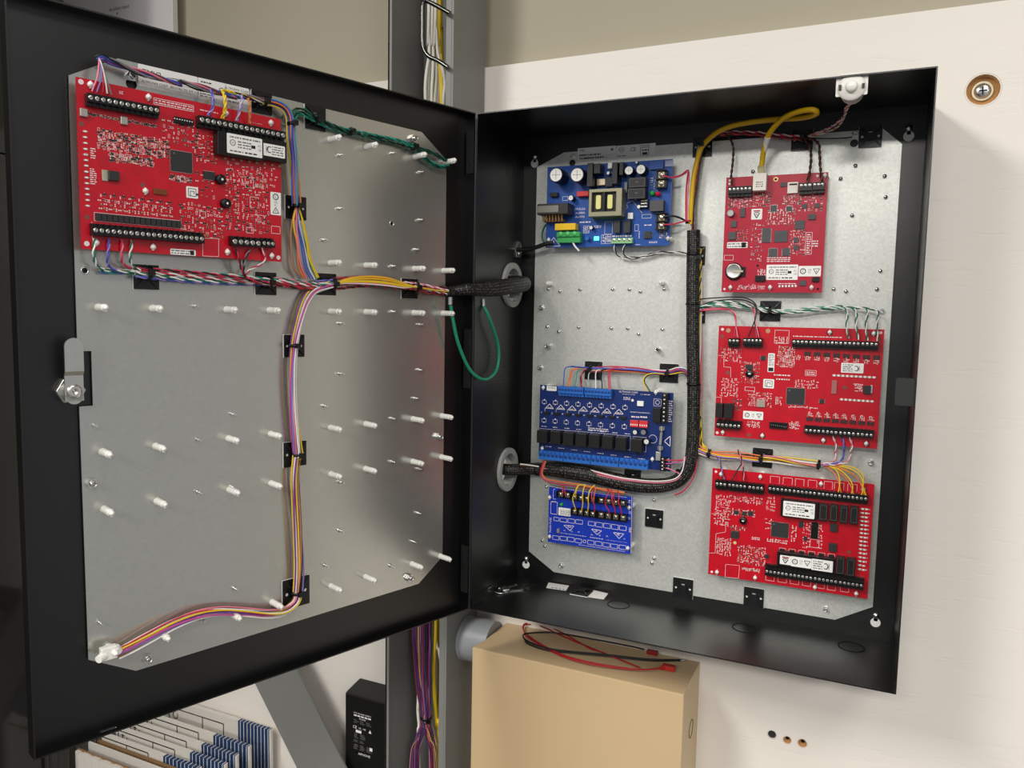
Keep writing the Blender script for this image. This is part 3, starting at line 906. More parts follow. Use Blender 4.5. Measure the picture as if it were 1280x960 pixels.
for p_ in ([(-210.0,605.4,-9.0),(-132.9,619.7,-9.0),(-87.7,602.9,-9.0),(-210.1,543.5,-9.0),(-88.5,541.8,-9.0),(-231.8,505.0,-9.0),(-94.5,503.3,-9.0),(-132.0,479.8,-9.0)] + [(-131.5,422.4,-9.0),(-209.3,407.3,-9.0),(-86.5,406.2,-9.0),(-209.4,346.4,-9.0),(-86.7,346.1,-9.0),(-93.4,308.7,-9.0),(-231.9,308.5,-9.0),(-130.6,284.8,-9.0),(-131.0,228.3,-9.0),(-86.5,212.9,-9.0)]
           + [(-386.1,424.6,-9.0),(-347.1,308.2,-9.0),(-485.9,308.0,-9.0),(-385.4,283.7,-9.0)] + [(-385.6,227.0,-9.0),(-348.5,227.4,-9.0),(-346.9,111.8,-9.0),(-486.4,111.2,-9.0),(-384.8,86.9,-9.0)] + [(-209.6,212.8,-9.0),(-85.4,212.5,-9.0),(-87.4,152.7,-9.0),(-209.7,151.8,-9.0),(-231.5,112.8,-9.0),(-95.0,114.7,-9.0),(-132.2,89.7,-9.0)]):
    place('stud', STUD, dpl, ODP, (p_[0], p_[1], -12))
SPC = nutm(9, 5.2).mesh('nut', Matrix.Identity(4))
for p_ in ([(-54.0,254.0,-8.0)] + [(-490.7,252.5,-8.0),(-443.3,62.2,-8.0)] + [(-102.9,67.3,-8.0)] + [(-101.6,642.7,-8.0)] + [(-444.8,643.4,-8.0)]):
    place('nut', SPC, dpl, ODP, (p_[0], p_[1], -12))


def decal(T_, F, x0, y0, x1, y1, z, fn, name='label', lab='printed white label'):
    c = MB().prism([rrect(x0, y0, x1, y1, 0.8)], z, z + 0.25, WHITE)
    fn(c, z + 0.32)
    return part(name, c, T_, F, label=lab)


def marks(c, x0, y0, x1, y1, z, m, rows, seed, rot=False):      # lines of print too small to read
    rr_ = random.Random(seed)
    h = (y1 - y0) / rows
    for k in range(rows):
        x = x0
        while x < x1 - 1:
            w = min(rr_.uniform(1.2, 4.5), x1 - x)
            c.rect(x, y0 + k * h + h * 0.25, x + w, y0 + k * h + h * 0.7, z, m)
            x += w + rr_.uniform(0.5, 1.3)


# printed rating plates
a_ = R([(-437.9,658.3,-12.0),(-379.9,637.9,-12.0)])
q1 = [(-437.7,657.8,-12.0),(-379.4,657.6,-12.0),(-379.9,637.6,-12.0),(-438.6,636.2,-12.0)]
b_ = (q1[0][0], min(q1[2][1], q1[3][1]) * 0.5 + max(q1[2][1], q1[3][1]) * 0.5, q1[1][0], (q1[0][1] + q1[1][1]) / 2)


def fn1(c, z):
    x0, y0, x1, y1 = b_
    c.text('TMV2', x0 + 13, y1 - 7, z, 7.5, INK)
    c.line((x0, (y0 + y1) / 2 + 0.5), (x1, (y0 + y1) / 2 + 0.5), 0.5, z, GINK)
    c.text('ALTRONIX CORP.  BROOKLYN, NY, U.S.A.', (x0 + x1) / 2 + 4, y0 + 5, z, 3.2, INK)
    c.line((x0 + 4, y0 + 8.5), (x1 - 4, y0 + 8.5), 0.3, z, GINK)


decal(dpl, FD, *b_, -12, fn1)
q2 = [(-378.7,657.5,-12.0),(-323.3,657.0,-12.0),(-323.8,638.9,-12.0),(-379.4,637.7,-12.0)]
b2_ = (b_[2] + 0.6, b_[1], q2[1][0], b_[3])


def fn2(c, z):
    x0, y0, x1, y1 = b2_
    marks(c, x0 + 3, y1 - 5, x0 + 14, y1 - 2, z, INK, 1, 4)
    c.prism([circ(x0 + 9, y1 - 10, 3.2), circ(x0 + 9, y1 - 10, 2.7)], z - 0.05, z, INK)
    c.text('UL', x0 + 9, y1 - 10, z, 3, INK)
    c.text('CE', x0 + 26, y1 - 8, z, 7, INK)
    c.text('ALTRONIX CORP', x1 - 14, y1 - 4, z, 3.4, INK)
    marks(c, x0 + 2, y0 + 2, x0 + 16, y0 + 9, z, GINK, 3, 5)
    c.line((x1 - 26, y0), (x1 - 26, y1), 0.3, z, GINK)
    marks(c, x1 - 24, y0 + 2, x1 - 12, y0 + 9, z, GINK, 2, 6)


decal(dpl, FD, *b2_, -12, fn2)
q3 = R([(90.5,668.5,0.0),(148.9,667.9,0.0),(149.5,649.7,0.0),(89.8,647.6,0.0)])


def fn3(c, z):
    x0, y0, x1, y1 = q3
    c.text('TM2', x0 + 7, y1 - 4, z, 5, INK)
    marks(c, x0 + 3, y1 - 12.5, x0 + 36, y1 - 8, z, INK, 1, 7)
    marks(c, x0 + 3, y1 - 17, x0 + 42, y1 - 12.5, z, INK, 1, 8)
    c.line((x0 + 2, y0 + 7), (x1 - 3, y0 + 7), 0.3, z, GINK)
    c.text('ALTRONIX CORP.  BROOKLYN, NY', x0 + 26, y0 + 3.6, z, 2.6, INK)
    c.prism([circ(x1 - 6, y1 - 5, 2)], z - 0.05, z, GINK)


decal(rp, FB, *q3, 0, fn3, lab='printed silver grey label')
q4 = R([(149.5,668.1,0.0),(207.3,667.3,0.0),(207.9,649.6,0.0),(150.1,649.7,0.0)])


def fn4(c, z):
    x0, y0, x1, y1 = q4
    c.text('UL', x0 + 8, y1 - 6, z, 5.5, INK)
    c.prism([circ(x0 + 8, y1 - 6, 4), circ(x0 + 8, y1 - 6, 3.5)], z - 0.05, z, INK)
    c.text('CE', x0 + 25, y1 - 7, z, 7.5, INK)
    c.text('ALTRONIX', x0 + 42, y1 - 2.6, z, 3.2, INK)
    c.outline(x0 + 36, y1 - 16, x0 + 48, y1 - 5, z, 0.6, INK)
    marks(c, x0 + 38, y1 - 10.5, x0 + 47, y1 - 7, z, INK, 1, 12)
    c.rect(x0 + 39, y1 - 15, x0 + 46, y1 - 12, z, INK)
    marks(c, x0 + 2, y0 + 1.5, x0 + 14, y0 + 5, z, GINK, 1, 9)


decal(rp, FB, *q4, 0, fn4, lab='printed silver grey label')


# ------------------------------------------------------------------ circuit boards
CANTOP = mat('aluminium_can_top', '#dcdcd8', 0.5, 0.3)
PADM = mat('tinned_pad', '#e6dcd6', 0.4, 0.2)
STBD = standm(13.6).mesh('standoff', Matrix.Identity(4))
STBB = standm(19.0).mesh('standoff', Matrix.Identity(4))
SCR = {}


class Board:
    def __init__(s, name, label, F, N, pts, m, seed):
        s.F, s.N = F, N
        s.x0, s.y0, s.x1, s.y1 = R(pts)
        s.T = thing(name, label, 'circuit board', F, (s.x0, s.y0, N - 1.6))
        s.silk, s.smd, s.pads = MB(), MB(), MB()
        s.r = random.Random(seed)
        part('substrate', MB().box((s.x0, s.y0, N - 1.6), (s.x1, s.y1, N), m), s.T, F)

    def z(s):
        return s.N + 0.12

    def block(s, pts, n, h=9, sf=0.62, m=None, screw=None, sr=None, name='terminal_block', lab=None, entry=1, sm=None):
        x0, y0, x1, y1 = R(pts)
        N = s.N
        m = m or PLASTIC
        c = MB()
        hy = y1 - y0
        ya, yb = (y0 + hy * 0.30, y1) if entry > 0 else (y0, y1 - hy * 0.30)
        c.box((x0, y0, N), (x1, y1, N + h * 0.66), m).box((x0, ya, N + h * 0.66), (x1, yb, N + h), m)
        w = (x1 - x0) / n
        for i in range(1, n):
            c.box((x0 + i * w - 0.22, y0 - 0.1, N + h * 0.5), (x0 + i * w + 0.22, y1 + 0.1, N + h + 0.35), m)
        o = part(name, c, s.T, s.F, label=lab)
        c = MB()
        ys = y0 + hy * sf
        r = sr or min(w * 0.40, hy * 0.3)
        for i in range(n):
            xs = x0 + (i + 0.5) * w
            c.prof((xs, ys, N + h + 0.05), (0, 0, 1), [(r, 0), (r, 0.15), (r * 0.75, 0.4), (0.05, 0.4)], screw or SCREW, 9)
            a = s.r.uniform(0, PI)
            c.line((xs - r * 0.8 * math.cos(a), ys - r * 0.8 * math.sin(a)), (xs + r * 0.8 * math.cos(a), ys + r * 0.8 * math.sin(a)), r * 0.3, N + h + 0.5, sm or CHIP)
        part('screws', c, o, s.F, kind='stuff', label='small nickel terminal screws')
        c = MB()
        for i in range(n):
            xs = x0 + (i + 0.5) * w
            ye = y1 if entry > 0 else y0
            c.box((xs - w * 0.3, ye - 0.05, N + 1.2), (xs + w * 0.3, ye + 0.08 * entry, N + h * 0.6), DARKHOLE)
        part('wire_entries', c, o, s.F, kind='stuff')
        return o

    def boxc(s, name, pts, h, m=None, z=0, bev=0.3, lab=None):
        x0, y0, x1, y1 = R(pts)
        return part(name, MB().box((x0, y0, s.N + z), (x1, y1, s.N + z + h), m or RELAY), s.T, s.F, label=lab, bev=bev)

    def chip(s, pts, h=1.4, pins='all', m=None):
        x0, y0, x1, y1 = R(pts)
        c = MB().box((x0, y0, s.N + 0.2), (x1, y1, s.N + h), m or CHIP)
        c.prism([circ(x0 + (x1 - x0) * 0.14, y1 - (y1 - y0) * 0.14, min(x1 - x0, y1 - y0) * 0.05, 8)], s.N + h, s.N + h + 0.05, GINK)
        o = part('chip', c, s.T, s.F)
        p = MB()
        n = max(3, int((y1 - y0) / 0.9))
        if pins in ('all', 'x'):
            for i in range(n):
                y = y0 + (i + 0.5) * (y1 - y0) / n
                p.box((x0 - 1.0, y - 0.18, s.N), (x0, y + 0.18, s.N + 0.5), SILVER).box((x1, y - 0.18, s.N), (x1 + 1.0, y + 0.18, s.N + 0.5), SILVER)
        n = max(3, int((x1 - x0) / 0.9))
        if pins in ('all', 'y'):
            for i in range(n):
                x = x0 + (i + 0.5) * (x1 - x0) / n
                p.box((x - 0.18, y0 - 1.0, s.N), (x + 0.18, y0, s.N + 0.5), SILVER).box((x - 0.18, y1, s.N), (x + 0.18, y1 + 1.0, s.N + 0.5), SILVER)
        if p.v:
            part('pins', p, o, s.F, kind='stuff', label='fine silver pins')
        return o

    def sticker(s, pts, fn=None, z=0.0, m=None, r=1.0):
        x0, y0, x1, y1 = R(pts)
        c = MB().prism([rrect(x0, y0, x1, y1, r)], s.N + z + 0.1, s.N + z + 0.35, m or WHITE)
        if fn:
            fn(c, x0, y0, x1, y1, s.N + z + 0.42)
        return part('label', c, s.T, s.F, label='white printed label')

    def can(s, p, r, h, sleeve, top=None, name='capacitor', lab=None, cut=True):
        x, y = p[0], p[1]
        c = MB().prof((x, y, s.N), (0, 0, 1), [(r, 0), (r, h - 0.6), (r * 0.97, h)], sleeve, 24)
        o = part(name, c, s.T, s.F, label=lab)
        c = MB().prism([circ(x, y, r * 0.96, 24), circ(x, y, r * 0.86, 24)], s.N + h - 0.3, s.N + h + 0.15, sleeve)
        c.prism([circ(x, y, r * 0.86, 24)], s.N + h - 0.3, s.N + h - 0.05, top or CANTOP)
        if cut:
            c.line((x - r * 0.6, y), (x + r * 0.6, y), r * 0.06, s.N + h - 0.02, GINK).line((x, y - r * 0.6), (x, y + r * 0.6), r * 0.06, s.N + h - 0.02, GINK)
        part('can_top', c, o, s.F, label='silver scored top')
        return o

    def stand(s, pts, door=False):
        for p in pts:
            if door:
                place('standoff', STBD, dpl, ODP, (p[0], p[1], -12))
            else:
                place('standoff', STBB, rp, ORP, (p[0], p[1], 0))

    def vias(s, pts, r=1.3, m=None):
        for p in pts:
            s.pads.prism([circ(p[0], p[1], r, 12)], s.N, s.N + 0.1, m or BROWNHOLE)

    def sq(s, pts, w=0.45):
        x0, y0, x1, y1 = R(pts)
        s.silk.outline(x0, y0, x1, y1, s.z(), w, SILK)

    def txt(s, t, p, size, rot=0.0, m=None, sx=1.0):
        s.silk.text(t, p[0], p[1], s.z(), size, m or SILK, rot, sx)

    def poly(s, pts, w=0.4, close=False):
        q = list(pts) + ([pts[0]] if close else [])
        for a, b in zip(q, q[1:]):
            s.silk.line(a, b, w, s.z(), SILK)

    def dashes(s, pts, rows=2):
        x0, y0, x1, y1 = R(pts)
        marks(s.silk, x0, y0, x1, y1, s.z(), SILK, rows, s.r.randrange(9999))

    def one(s, x, y, k):
        r, N, z = s.r, s.N, s.z()
        v = r.random() < 0.5
        a, b = r.uniform(1.5, 2.4), r.uniform(0.8, 1.3)
        dx, dy = (a, b) if v else (b, a)
        if k == 'res':
            s.smd.box((x - dx / 2, y - dy / 2, N), (x + dx / 2, y + dy / 2, N + 0.5), CHIP)
            e = 0.3
            if v:
                s.smd.box((x - dx / 2 - e, y - dy / 2, N), (x - dx / 2 + 0.2, y + dy / 2, N + 0.52), SCREW).box((x + dx / 2 - 0.2, y - dy / 2, N), (x + dx / 2 + e, y + dy / 2, N + 0.52), SCREW)
            else:
                s.smd.box((x - dx / 2, y - dy / 2 - e, N), (x + dx / 2, y - dy / 2 + 0.2, N + 0.52), SCREW).box((x - dx / 2, y + dy / 2 - 0.2, N), (x + dx / 2, y + dy / 2 + e, N + 0.52), SCREW)
        elif k == 'cap':
            s.smd.box((x - dx / 2, y - dy / 2, N), (x + dx / 2, y + dy / 2, N + 0.9), TAN)
        elif k == 'sot':
            s.smd.box((x - 1.2, y - 0.8, N), (x + 1.2, y + 0.8, N + 1), CHIP)
            for q in (-0.8, 0.8):
                s.smd.box((x + q - 0.25, y - 1.5, N), (x + q + 0.25, y - 0.8, N + 0.4), SCREW)
            s.smd.box((x - 0.25, y + 0.8, N), (x + 0.25, y + 1.5, N + 0.4), SCREW)
        elif k == 'pad':
            for q in (-0.9, 0.9):
                s.pads.rect(x + (q if v else 0) - 0.6, y + (0 if v else q) - 0.6, x + (q if v else 0) + 0.6, y + (0 if v else q) + 0.6, N + 0.08, PADM)
        elif k == 'out':
            s.silk.outline(x - dx * 0.7, y - dy * 0.8, x + dx * 0.7, y + dy * 0.8, z, 0.3, SILK)
        elif k == 'txt':
            for q in (-0.75, 0, 0.75):
                if r.random() < 0.85:
                    if v:
                        s.silk.rect(x + q * 1.2 - 0.32, y - 0.6, x + q * 1.2 + 0.32, y + 0.6, z, SILK)
                    else:
                        s.silk.rect(x - 0.6, y + q * 1.2 - 0.32, x + 0.6, y + q * 1.2 + 0.32, z, SILK)

    def zone(s, pts, n, kinds='res cap sot pad out txt'):
        x0, y0, x1, y1 = R(pts)
        ks = kinds.split()
        n *= 1.7
        nx = max(1, round(math.sqrt(n * (x1 - x0) / max(y1 - y0, 0.1))))
        ny = max(1, round(n / nx))
        for i in range(nx):
            for j in range(ny):
                x = x0 + (i + 0.5 + s.r.uniform(-0.3, 0.3)) * (x1 - x0) / nx
                y = y0 + (j + 0.5 + s.r.uniform(-0.3, 0.3)) * (y1 - y0) / ny
                s.one(x, y, s.r.choice(ks))

    def leds(s, pts, w=1.5, h=1.0):
        for p in pts:
            s.smd.box((p[0] - w / 2, p[1] - h / 2, s.N), (p[0] + w / 2, p[1] + h / 2, s.N + 0.9), LEDW)
            s.smd.box((p[0] - w, p[1] - h / 2.4, s.N), (p[0] + w, p[1] + h / 2.4, s.N + 0.4), SCREW)

    def done(s):
        for nm, mb in (('small_components', s.smd), ('solder_pads', s.pads), ('printing', s.silk)):
            if mb.v:
                part(nm, mb, s.T, s.F, kind='stuff')


def lerp(a, b, t):
    return tuple(a[i] + (b[i] - a[i]) * t for i in range(len(a)))


def lab_main(c, x0, y0, x1, y1, z):
    w, h = x1 - x0, y1 - y0
    marks(c, x0 + w * 0.08, y1 - h * 0.24, x1 - w * 0.06, y1 - h * 0.08, z, GINK, 1, 31)
    marks(c, x0 + w * 0.3, y0 + h * 0.3, x0 + w * 0.68, y1 - h * 0.28, z, GINK, 3, 32)
    c.rect(x0 + w * 0.68, y0 + h * 0.42, x0 + w * 0.8, y0 + h * 0.58, z, INK)
    c.text('FC', x1 - w * 0.08, y0 + h * 0.58, z, h * 0.16, INK)
    c.text('CE', x1 - w * 0.08, y0 + h * 0.38, z, h * 0.16, INK)
    c.text('UL', x0 + w * 0.16, y0 + h * 0.55, z, h * 0.16, INK)
    c.prism([circ(x0 + w * 0.16, y0 + h * 0.55, h * 0.16, 16), circ(x0 + w * 0.16, y0 + h * 0.55, h * 0.13, 16)], z - 0.05, z, INK)
    marks(c, x0 + w * 0.08, y0 + h * 0.06, x0 + w * 0.45, y0 + h * 0.22, z, GINK, 1, 33)
    marks(c, x0 + w * 0.5, y0 + h * 0.06, x0 + w * 0.85, y0 + h * 0.22, z, INK, 1, 34)


def lab_kc(rot):
    def fn(c, x0, y0, x1, y1, z):
        w, h = x1 - x0, y1 - y0
        k = -1 if rot else 1
        cx = x0 + w * (0.72 if rot else 0.24)
        c.text('K', cx - k * w * 0.05, (y0 + y1) / 2, z, h * 0.8, INK, PI if rot else 0, 0.55)
        c.text('C', cx + k * w * 0.03, (y0 + y1) / 2, z, h * 0.8, INK, PI if rot else 0, 0.7)
        if rot:
            marks(c, x0 + w * 0.08, y0 + h * 0.1, x0 + w * 0.52, y1 - h * 0.1, z, GINK, 4, 41)
        else:
            marks(c, x0 + w * 0.4, y0 + h * 0.1, x1 - w * 0.06, y1 - h * 0.1, z, GINK, 4, 41)
    return fn


def lab_marks(vert=False):                             # round mark, CE-style marks and triangle
    def fn(c, x0, y0, x1, y1, z):
        w, h = x1 - x0, y1 - y0
        L = h if vert else w
        r = min(w, h) * 0.28

        def at(t):
            return ((x0 + x1) / 2, y1 - t * h) if vert else (x0 + t * w, (y0 + y1) / 2)
        a = at(0.2)
        c.prism([circ(a[0], a[1], r, 18), circ(a[0], a[1], r * 0.72, 18)], z - 0.05, z, INK)
        c.text('C', a[0], a[1], z, r * 1.2, INK)
        a = at(0.5)
        c.text('CE', a[0], a[1] + r * 0.4, z, r * 0.9, INK)
        c.text('FC', a[0], a[1] - r * 0.5, z, r * 0.8, GINK)
        a = at(0.8)
        s_ = -1 if not vert else 1
        t_ = [(a[0] - r, a[1] - s_ * r * 0.8), (a[0] + r, a[1] - s_ * r * 0.8), (a[0], a[1] + s_ * r)]
        for p, q in zip(t_, t_[1:] + t_[:1]):
            c.line(p, q, r * 0.2, z, INK)
        c.line((a[0], a[1] - r * 0.4), (a[0], a[1] + r * 0.3), r * 0.15, z, INK)
    return fn


def lab_text(c, x0, y0, x1, y1, z):
    marks(c, x0 + 0.8, y0 + 0.5, x1 - 0.8, y1 - 0.5, z, GINK, 2, 51)
    c.rect(x1 - (y1 - y0) * 1.0, y0 + 0.6, x1 - (y1 - y0) * 0.3, y1 - 0.6, z, INK)


def lab_spiral(c, x0, y0, x1, y1, z):
    w = x1 - x0
    h = y1 - y0
    P = lambda a, b: (x0 + a * w, y0 + b * h)
    c.outline(*P(0.18, 0.18), *P(0.82, 0.82), z, w * 0.05, INK)
    c.line(P(0.34, 0.2), P(0.34, 0.6), w * 0.05, z, INK).line(P(0.34, 0.6), P(0.66, 0.6), w * 0.05, z, INK).line(P(0.66, 0.6), P(0.66, 0.38), w * 0.05, z, INK)


def lab_tri(c, x0, y0, x1, y1, z):
    w = x1 - x0
    h = y1 - y0
    P = lambda a, b: (x0 + a * w, y0 + b * h)
    RI = mat('red_print', '#a01028', 0.5)
    c.line(P(0.2, 0.8), P(0.8, 0.8), w * 0.12, z, RI).line(P(0.3, 0.64), P(0.7, 0.64), w * 0.08, z, INK)
    c.line(P(0.24, 0.6), P(0.5, 0.14), w * 0.08, z, INK).line(P(0.5, 0.14), P(0.76, 0.6), w * 0.08, z, INK).line(P(0.42, 0.45), P(0.58, 0.45), w * 0.07, z, INK)


# --- controller board on the door
b = Board('circuit_board', 'red controller board covering the upper corner of the door plate', FD, 3, [(-498.1,629.3,3.0),(-295.2,628.8,3.0)] + [(-497.0,475.4,3.0)] + [(-294.2,475.2,3.0)], RED, 1)
DB = b
q = [(-491.1,614.8,10.0),(-426.3,615.2,10.0),(-428.4,604.6,10.0),(-490.9,603.9,10.0)]
b.block(q, 12, 9, 0.64)
b.block([(-390.1,612.9,10.0),(-292.5,616.3,10.0),(-294.7,603.4,10.0),(-387.3,604.0,10.0)], 16, 9, 0.62)
b.block([(-490.2,498.4,10.0),(-385.0,499.1,10.0),(-385.8,489.0,10.0),(-490.1,487.1,10.0)], 20, 9, 0.42, entry=-1)
b.block([(-356.0,498.1,10.0),(-323.1,498.7,10.0),(-323.6,488.8,10.0),(-356.1,488.5,10.0)], 5, 9, 0.42, entry=-1)
b.block([(-322.3,499.2,10.0),(-306.7,499.0,10.0),(-307.6,489.2,10.0),(-322.4,489.6,10.0)], 3, 9, 0.42, entry=-1)
b.boxc('relay_module', [(-370.6,601.4,12.0),(-320.7,603.3,12.0),(-321.0,577.8,12.0),(-371.1,580.3,12.0)], 11, PLASTIC)
b.boxc('relay_module', [(-320.2,603.0,12.0),(-293.0,603.4,12.0),(-293.2,581.9,12.0),(-320.5,580.9,12.0)], 10, PLASTIC)
b.sticker([(-361.7,601.1,14.0),(-322.7,602.3,14.0),(-322.3,583.0,14.0),(-361.0,580.7,14.0)], lab_main, 11)
b.sticker([(-320.9,597.9,13.0),(-295.0,598.8,13.0),(-295.8,585.7,13.0),(-321.1,585.5,13.0)], lab_kc(False), 10)
b.chip([(-413.8,576.9,4.0),(-393.2,577.7,4.0),(-393.6,558.0,4.0),(-414.7,557.4,4.0)], 1.6)
q = [(-484.9,508.8,3.0),(-404.9,509.0,3.0),(-406.0,502.7,3.0),(-485.4,502.1,3.0)]
x0, y0, x1, y1 = R(q)
for i in range(16):
    w = (x1 - x0) / 16
    part('diode', MB().box((x0 + i * w + 0.35, y0, 3), (x0 + (i + 1) * w - 0.35, y1, 5.2), CHIP), b.T, FD)
b.silk.outline(x0 - 0.5, y0 - 0.6, x1 + 0.5, y1 + 0.6, b.z(), 0.4, SILK)
b.boxc('regulator', [(-473.2,549.1,5.0),(-463.9,540.4,5.0)], 4.5, CHIP)
b.boxc('heat_tab', [(-478.2,549.4,4.0),(-473.1,539.3,4.0)], 1.6, mat('tinned_tab', '#cdc7b0', 0.3, 0.8))
for p in [(-364.9,555.1,8.0),(-359.8,531.4,8.0)]:
    c = MB().prof((p[0], p[1], 3), (0, 0, 1), [(5, 0), (5, 5.5), (4.2, 6.2), (0.1, 6.2)], PLASTIC, 20)
    o = part('inductor', c, b.T, FD)
    part('dot', MB().prism([circ(p[0] + 0.6, p[1], 1.2, 12)], 9.2, 9.3, WHITE), o, FD, label='white dot')
b.chip([(-381.9,561.6,4.0),(-370.1,554.1,4.0)], 2.2, 'y')
b.boxc('switch_block', [(-410.9,610.5,5.0),(-391.3,609.6,5.0),(-392.2,604.2,5.0),(-410.7,604.0,5.0)], 3.5, PLASTIC)
q = [(-411.0,607.7,8.6),(-393.7,607.5,8.6)]
for i in range(8):
    p = lerp(q[0], q[1], i / 7)
    b.smd.box((p[0] - 0.5, p[1] - 0.4, 6.5), (p[0] + 0.5, p[1] + 0.6, 6.9), WHITE)
b.leds([(-491.3,581.8,3.0),(-491.5,576.6,3.0),(-491.4,571.4,3.0),(-491.5,566.1,3.0),(-491.6,560.9,3.0)] + [(-491.2,561.2,3.0),(-491.3,556.1,3.0),(-491.2,551.1,3.0),(-491.3,545.7,3.0),(-491.2,540.4,3.0),(-491.2,535.3,3.0),(-491.1,530.2,3.0),(-491.0,525.2,3.0),(-491.0,520.1,3.0),(-491.1,514.9,3.0)], 2.0, 1.5)
b.dashes([(-488.3,549.8,3.0),(-482.7,534.7,3.0)], 8)
b.dashes([(-487.3,568.4,3.0),(-482.6,558.1,3.0)], 5)
b.boxc('brown_component', [(-431.8,538.3,4.0),(-419.1,532.7,4.0)], 2, mat('brown_ceramic', '#7a3c1c', 0.5))
b.sticker([(-399.4,544.5,3.0),(-387.5,533.1,3.0)], lab_spiral)
b.sticker([(-307.6,550.1,3.0),(-295.1,525.6,3.0)], lab_marks(True))
b.sticker([(-416.4,481.3,3.0),(-390.9,475.5,3.0)], lab_text)
b.stand([(-486.0,624.2,6.0),(-434.8,623.5,6.0)] + [(-357.5,623.1,6.0),(-307.1,622.7,6.0)] + [(-485.1,481.6,6.0),(-433.7,481.3,6.0),(-439.7,534.3,6.0)] + [(-357.9,481.7,6.0),(-307.5,481.1,6.0)], True)
for p in [(-492.6,598.0,4.0),(-457.9,597.2,4.0)]:
    part('crystal', MB().box((p[0] - 3.2, p[1] - 3.6, 3), (p[0] + 3.2, p[1] + 3.6, 6.2), mat('crystal_can', '#b9b6ae', 0.35, 0.7)), b.T, FD, bev=0.6)
b.vias([(-492.0,504.6,3.0),(-441.6,540.3,3.0)] + [(-494.1,588.1,3.0),(-399.2,590.0,3.0)], 2.2)
b.vias([(-493.5,625.4,3.0)] + [(-492.7,480.3,3.0)] + [(-298.5,479.7,3.0)], 2.4, SILK)
b.zone([(-487.9,599.1,3.0),(-426.4,597.0,3.0)], 34, 'res cap res sot')
b.zone([(-481.3,586.2,3.0),(-415.8,568.7,3.0)], 110)
b.zone([(-471.2,566.6,3.0),(-430.4,558.7,3.0)], 40)
for k in range(8):
    q = [(-477.4,517.6,3.0),(-417.5,516.9,3.0)]
    p = lerp(q[0], q[1], k / 7)
    for dx, dy, kd in ((-3.4, 3.6, 'pad'), (0.5, 4.4, 'res'), (2.8, 3.8, 'out'), (-2, 0, 'cap'), (1.8, 0.4, 'pad'), (-2.6, -3.8, 'pad'), (0.4, -3.4, 'cap'), (2.8, -4, 'pad'), (-2, 8, 'txt'), (1, 9.5, 'sot')):
        b.one(p[0] + dx, p[1] + dy, kd)
b.zone([(-359.5,567.9,3.0),(-309.1,503.8,3.0)], 95)
b.zone([(-407.1,528.5,3.0),(-360.6,494.0,3.0)], 60)
b.zone([(-414.9,553.7,3.0),(-393.8,547.9,3.0)], 16)
b.zone([(-423.6,606.9,3.0),(-384.5,582.1,3.0)], 24)
b.zone([(-390.6,598.4,3.0),(-366.4,569.9,3.0)], 26)
b.zone([(-390.0,561.5,3.0),(-369.7,534.1,3.0)], 10)
b.zone([(-358.3,576.2,3.0),(-298.9,552.9,3.0)], 26, 'out pad txt')
q = [(-358.9,577.4,3.0),(-297.3,578.6,3.0)]
for k in range(8):
    p = lerp(q[0], q[1], k / 7)
    b.smd.box((p[0] - 1.3, p[1] - 1, 3), (p[0] + 1.3, p[1] + 1, 5), TAN)
for r_ in ([(-336.4,562.2,3.0),(-327.2,551.2,3.0)], [(-331.1,542.0,3.0),(-321.6,530.8,3.0)], [(-322.6,523.6,3.0),(-315.0,516.2,3.0)], [(-335.6,509.3,3.0),(-327.8,503.7,3.0)], [(-306.7,513.4,3.0),(-296.4,505.6,3.0)], [(-385.9,520.9,3.0),(-379.9,515.2,3.0)]):
    b.sq(r_)
x0, y0, x1, y1 = R([(-429.1,624.3,3.0),(-390.1,624.6,3.0),(-390.7,618.8,3.0),(-429.4,618.5,3.0)])
b.silk.outline(x0, y0, x1, y1, b.z(), 0.5, SILK)
marks(b.silk, x0 + 1, y0 + 0.6, x1 - 1, y1 - 0.6, b.z(), SILK, 2, 61)
b.txt('20', [(-459.0,623.1,3.0)][0], 4, PI)
b.dashes([(-450.6,624.5,3.0),(-437.8,624.5,3.0)], 1)
b.dashes([(-383.9,623.1,3.0),(-365.1,621.0,3.0)], 1)
b.dashes([(-332.0,620.0,3.0),(-316.1,619.3,3.0)], 1)
b.dashes([(-325.3,556.7,3.0),(-314.9,552.4,3.0)], 4)
b.poly([(-487.9,500.5,3.0),(-488.0,485.6,3.0)], 0.4)
b.poly([(-383.3,494.2,3.0),(-366.4,494.9,3.0),(-366.7,476.4,3.0),(-383.6,476.0,3.0)], 0.4, True)
b.done()

# --- upper small board with the network jack
b = Board('circuit_board', 'crimson board with white network jack and coin cell, topmost red board in the enclosure', FB, 20.5, [(312.3,610.2,20.5),(439.8,610.6,20.5),(438.8,457.7,20.5),(311.1,457.1,20.5)], RED2, 2)
EP = b
b.block([(315.7,596.3,28.5),(346.3,597.3,28.5),(346.9,583.9,28.5),(317.1,583.2,28.5)], 6, 9, 0.72)
b.block([(405.0,596.7,28.5),(420.6,597.1,28.5),(421.7,583.1,28.5),(406.4,583.0,28.5)], 3, 9, 0.78)
b.block([(421.8,597.0,28.5),(436.1,597.1,28.5),(436.4,583.6,28.5),(422.5,583.5,28.5)], 3, 9, 0.78)
JW = mat('white_jack_plastic', '#e9e4d8', 0.45, var=0.03)
x0, y0, x1, y1 = R([(347.6,611.7,33.5),(364.9,611.7,33.5),(365.7,589.4,33.5),(349.4,589.2,33.5)])
jk = part('network_jack', MB().box((x0, y0, 20.5), (x1, y1, 34), JW), b.T, FB, label='white network jack', bev=0.5)
c = MB()
marks(c, x0 + 4, y0 + 4, x1 - 4, y0 + 12, 34.1, GINK, 3, 71)
part('lettering', c, jk, FB)
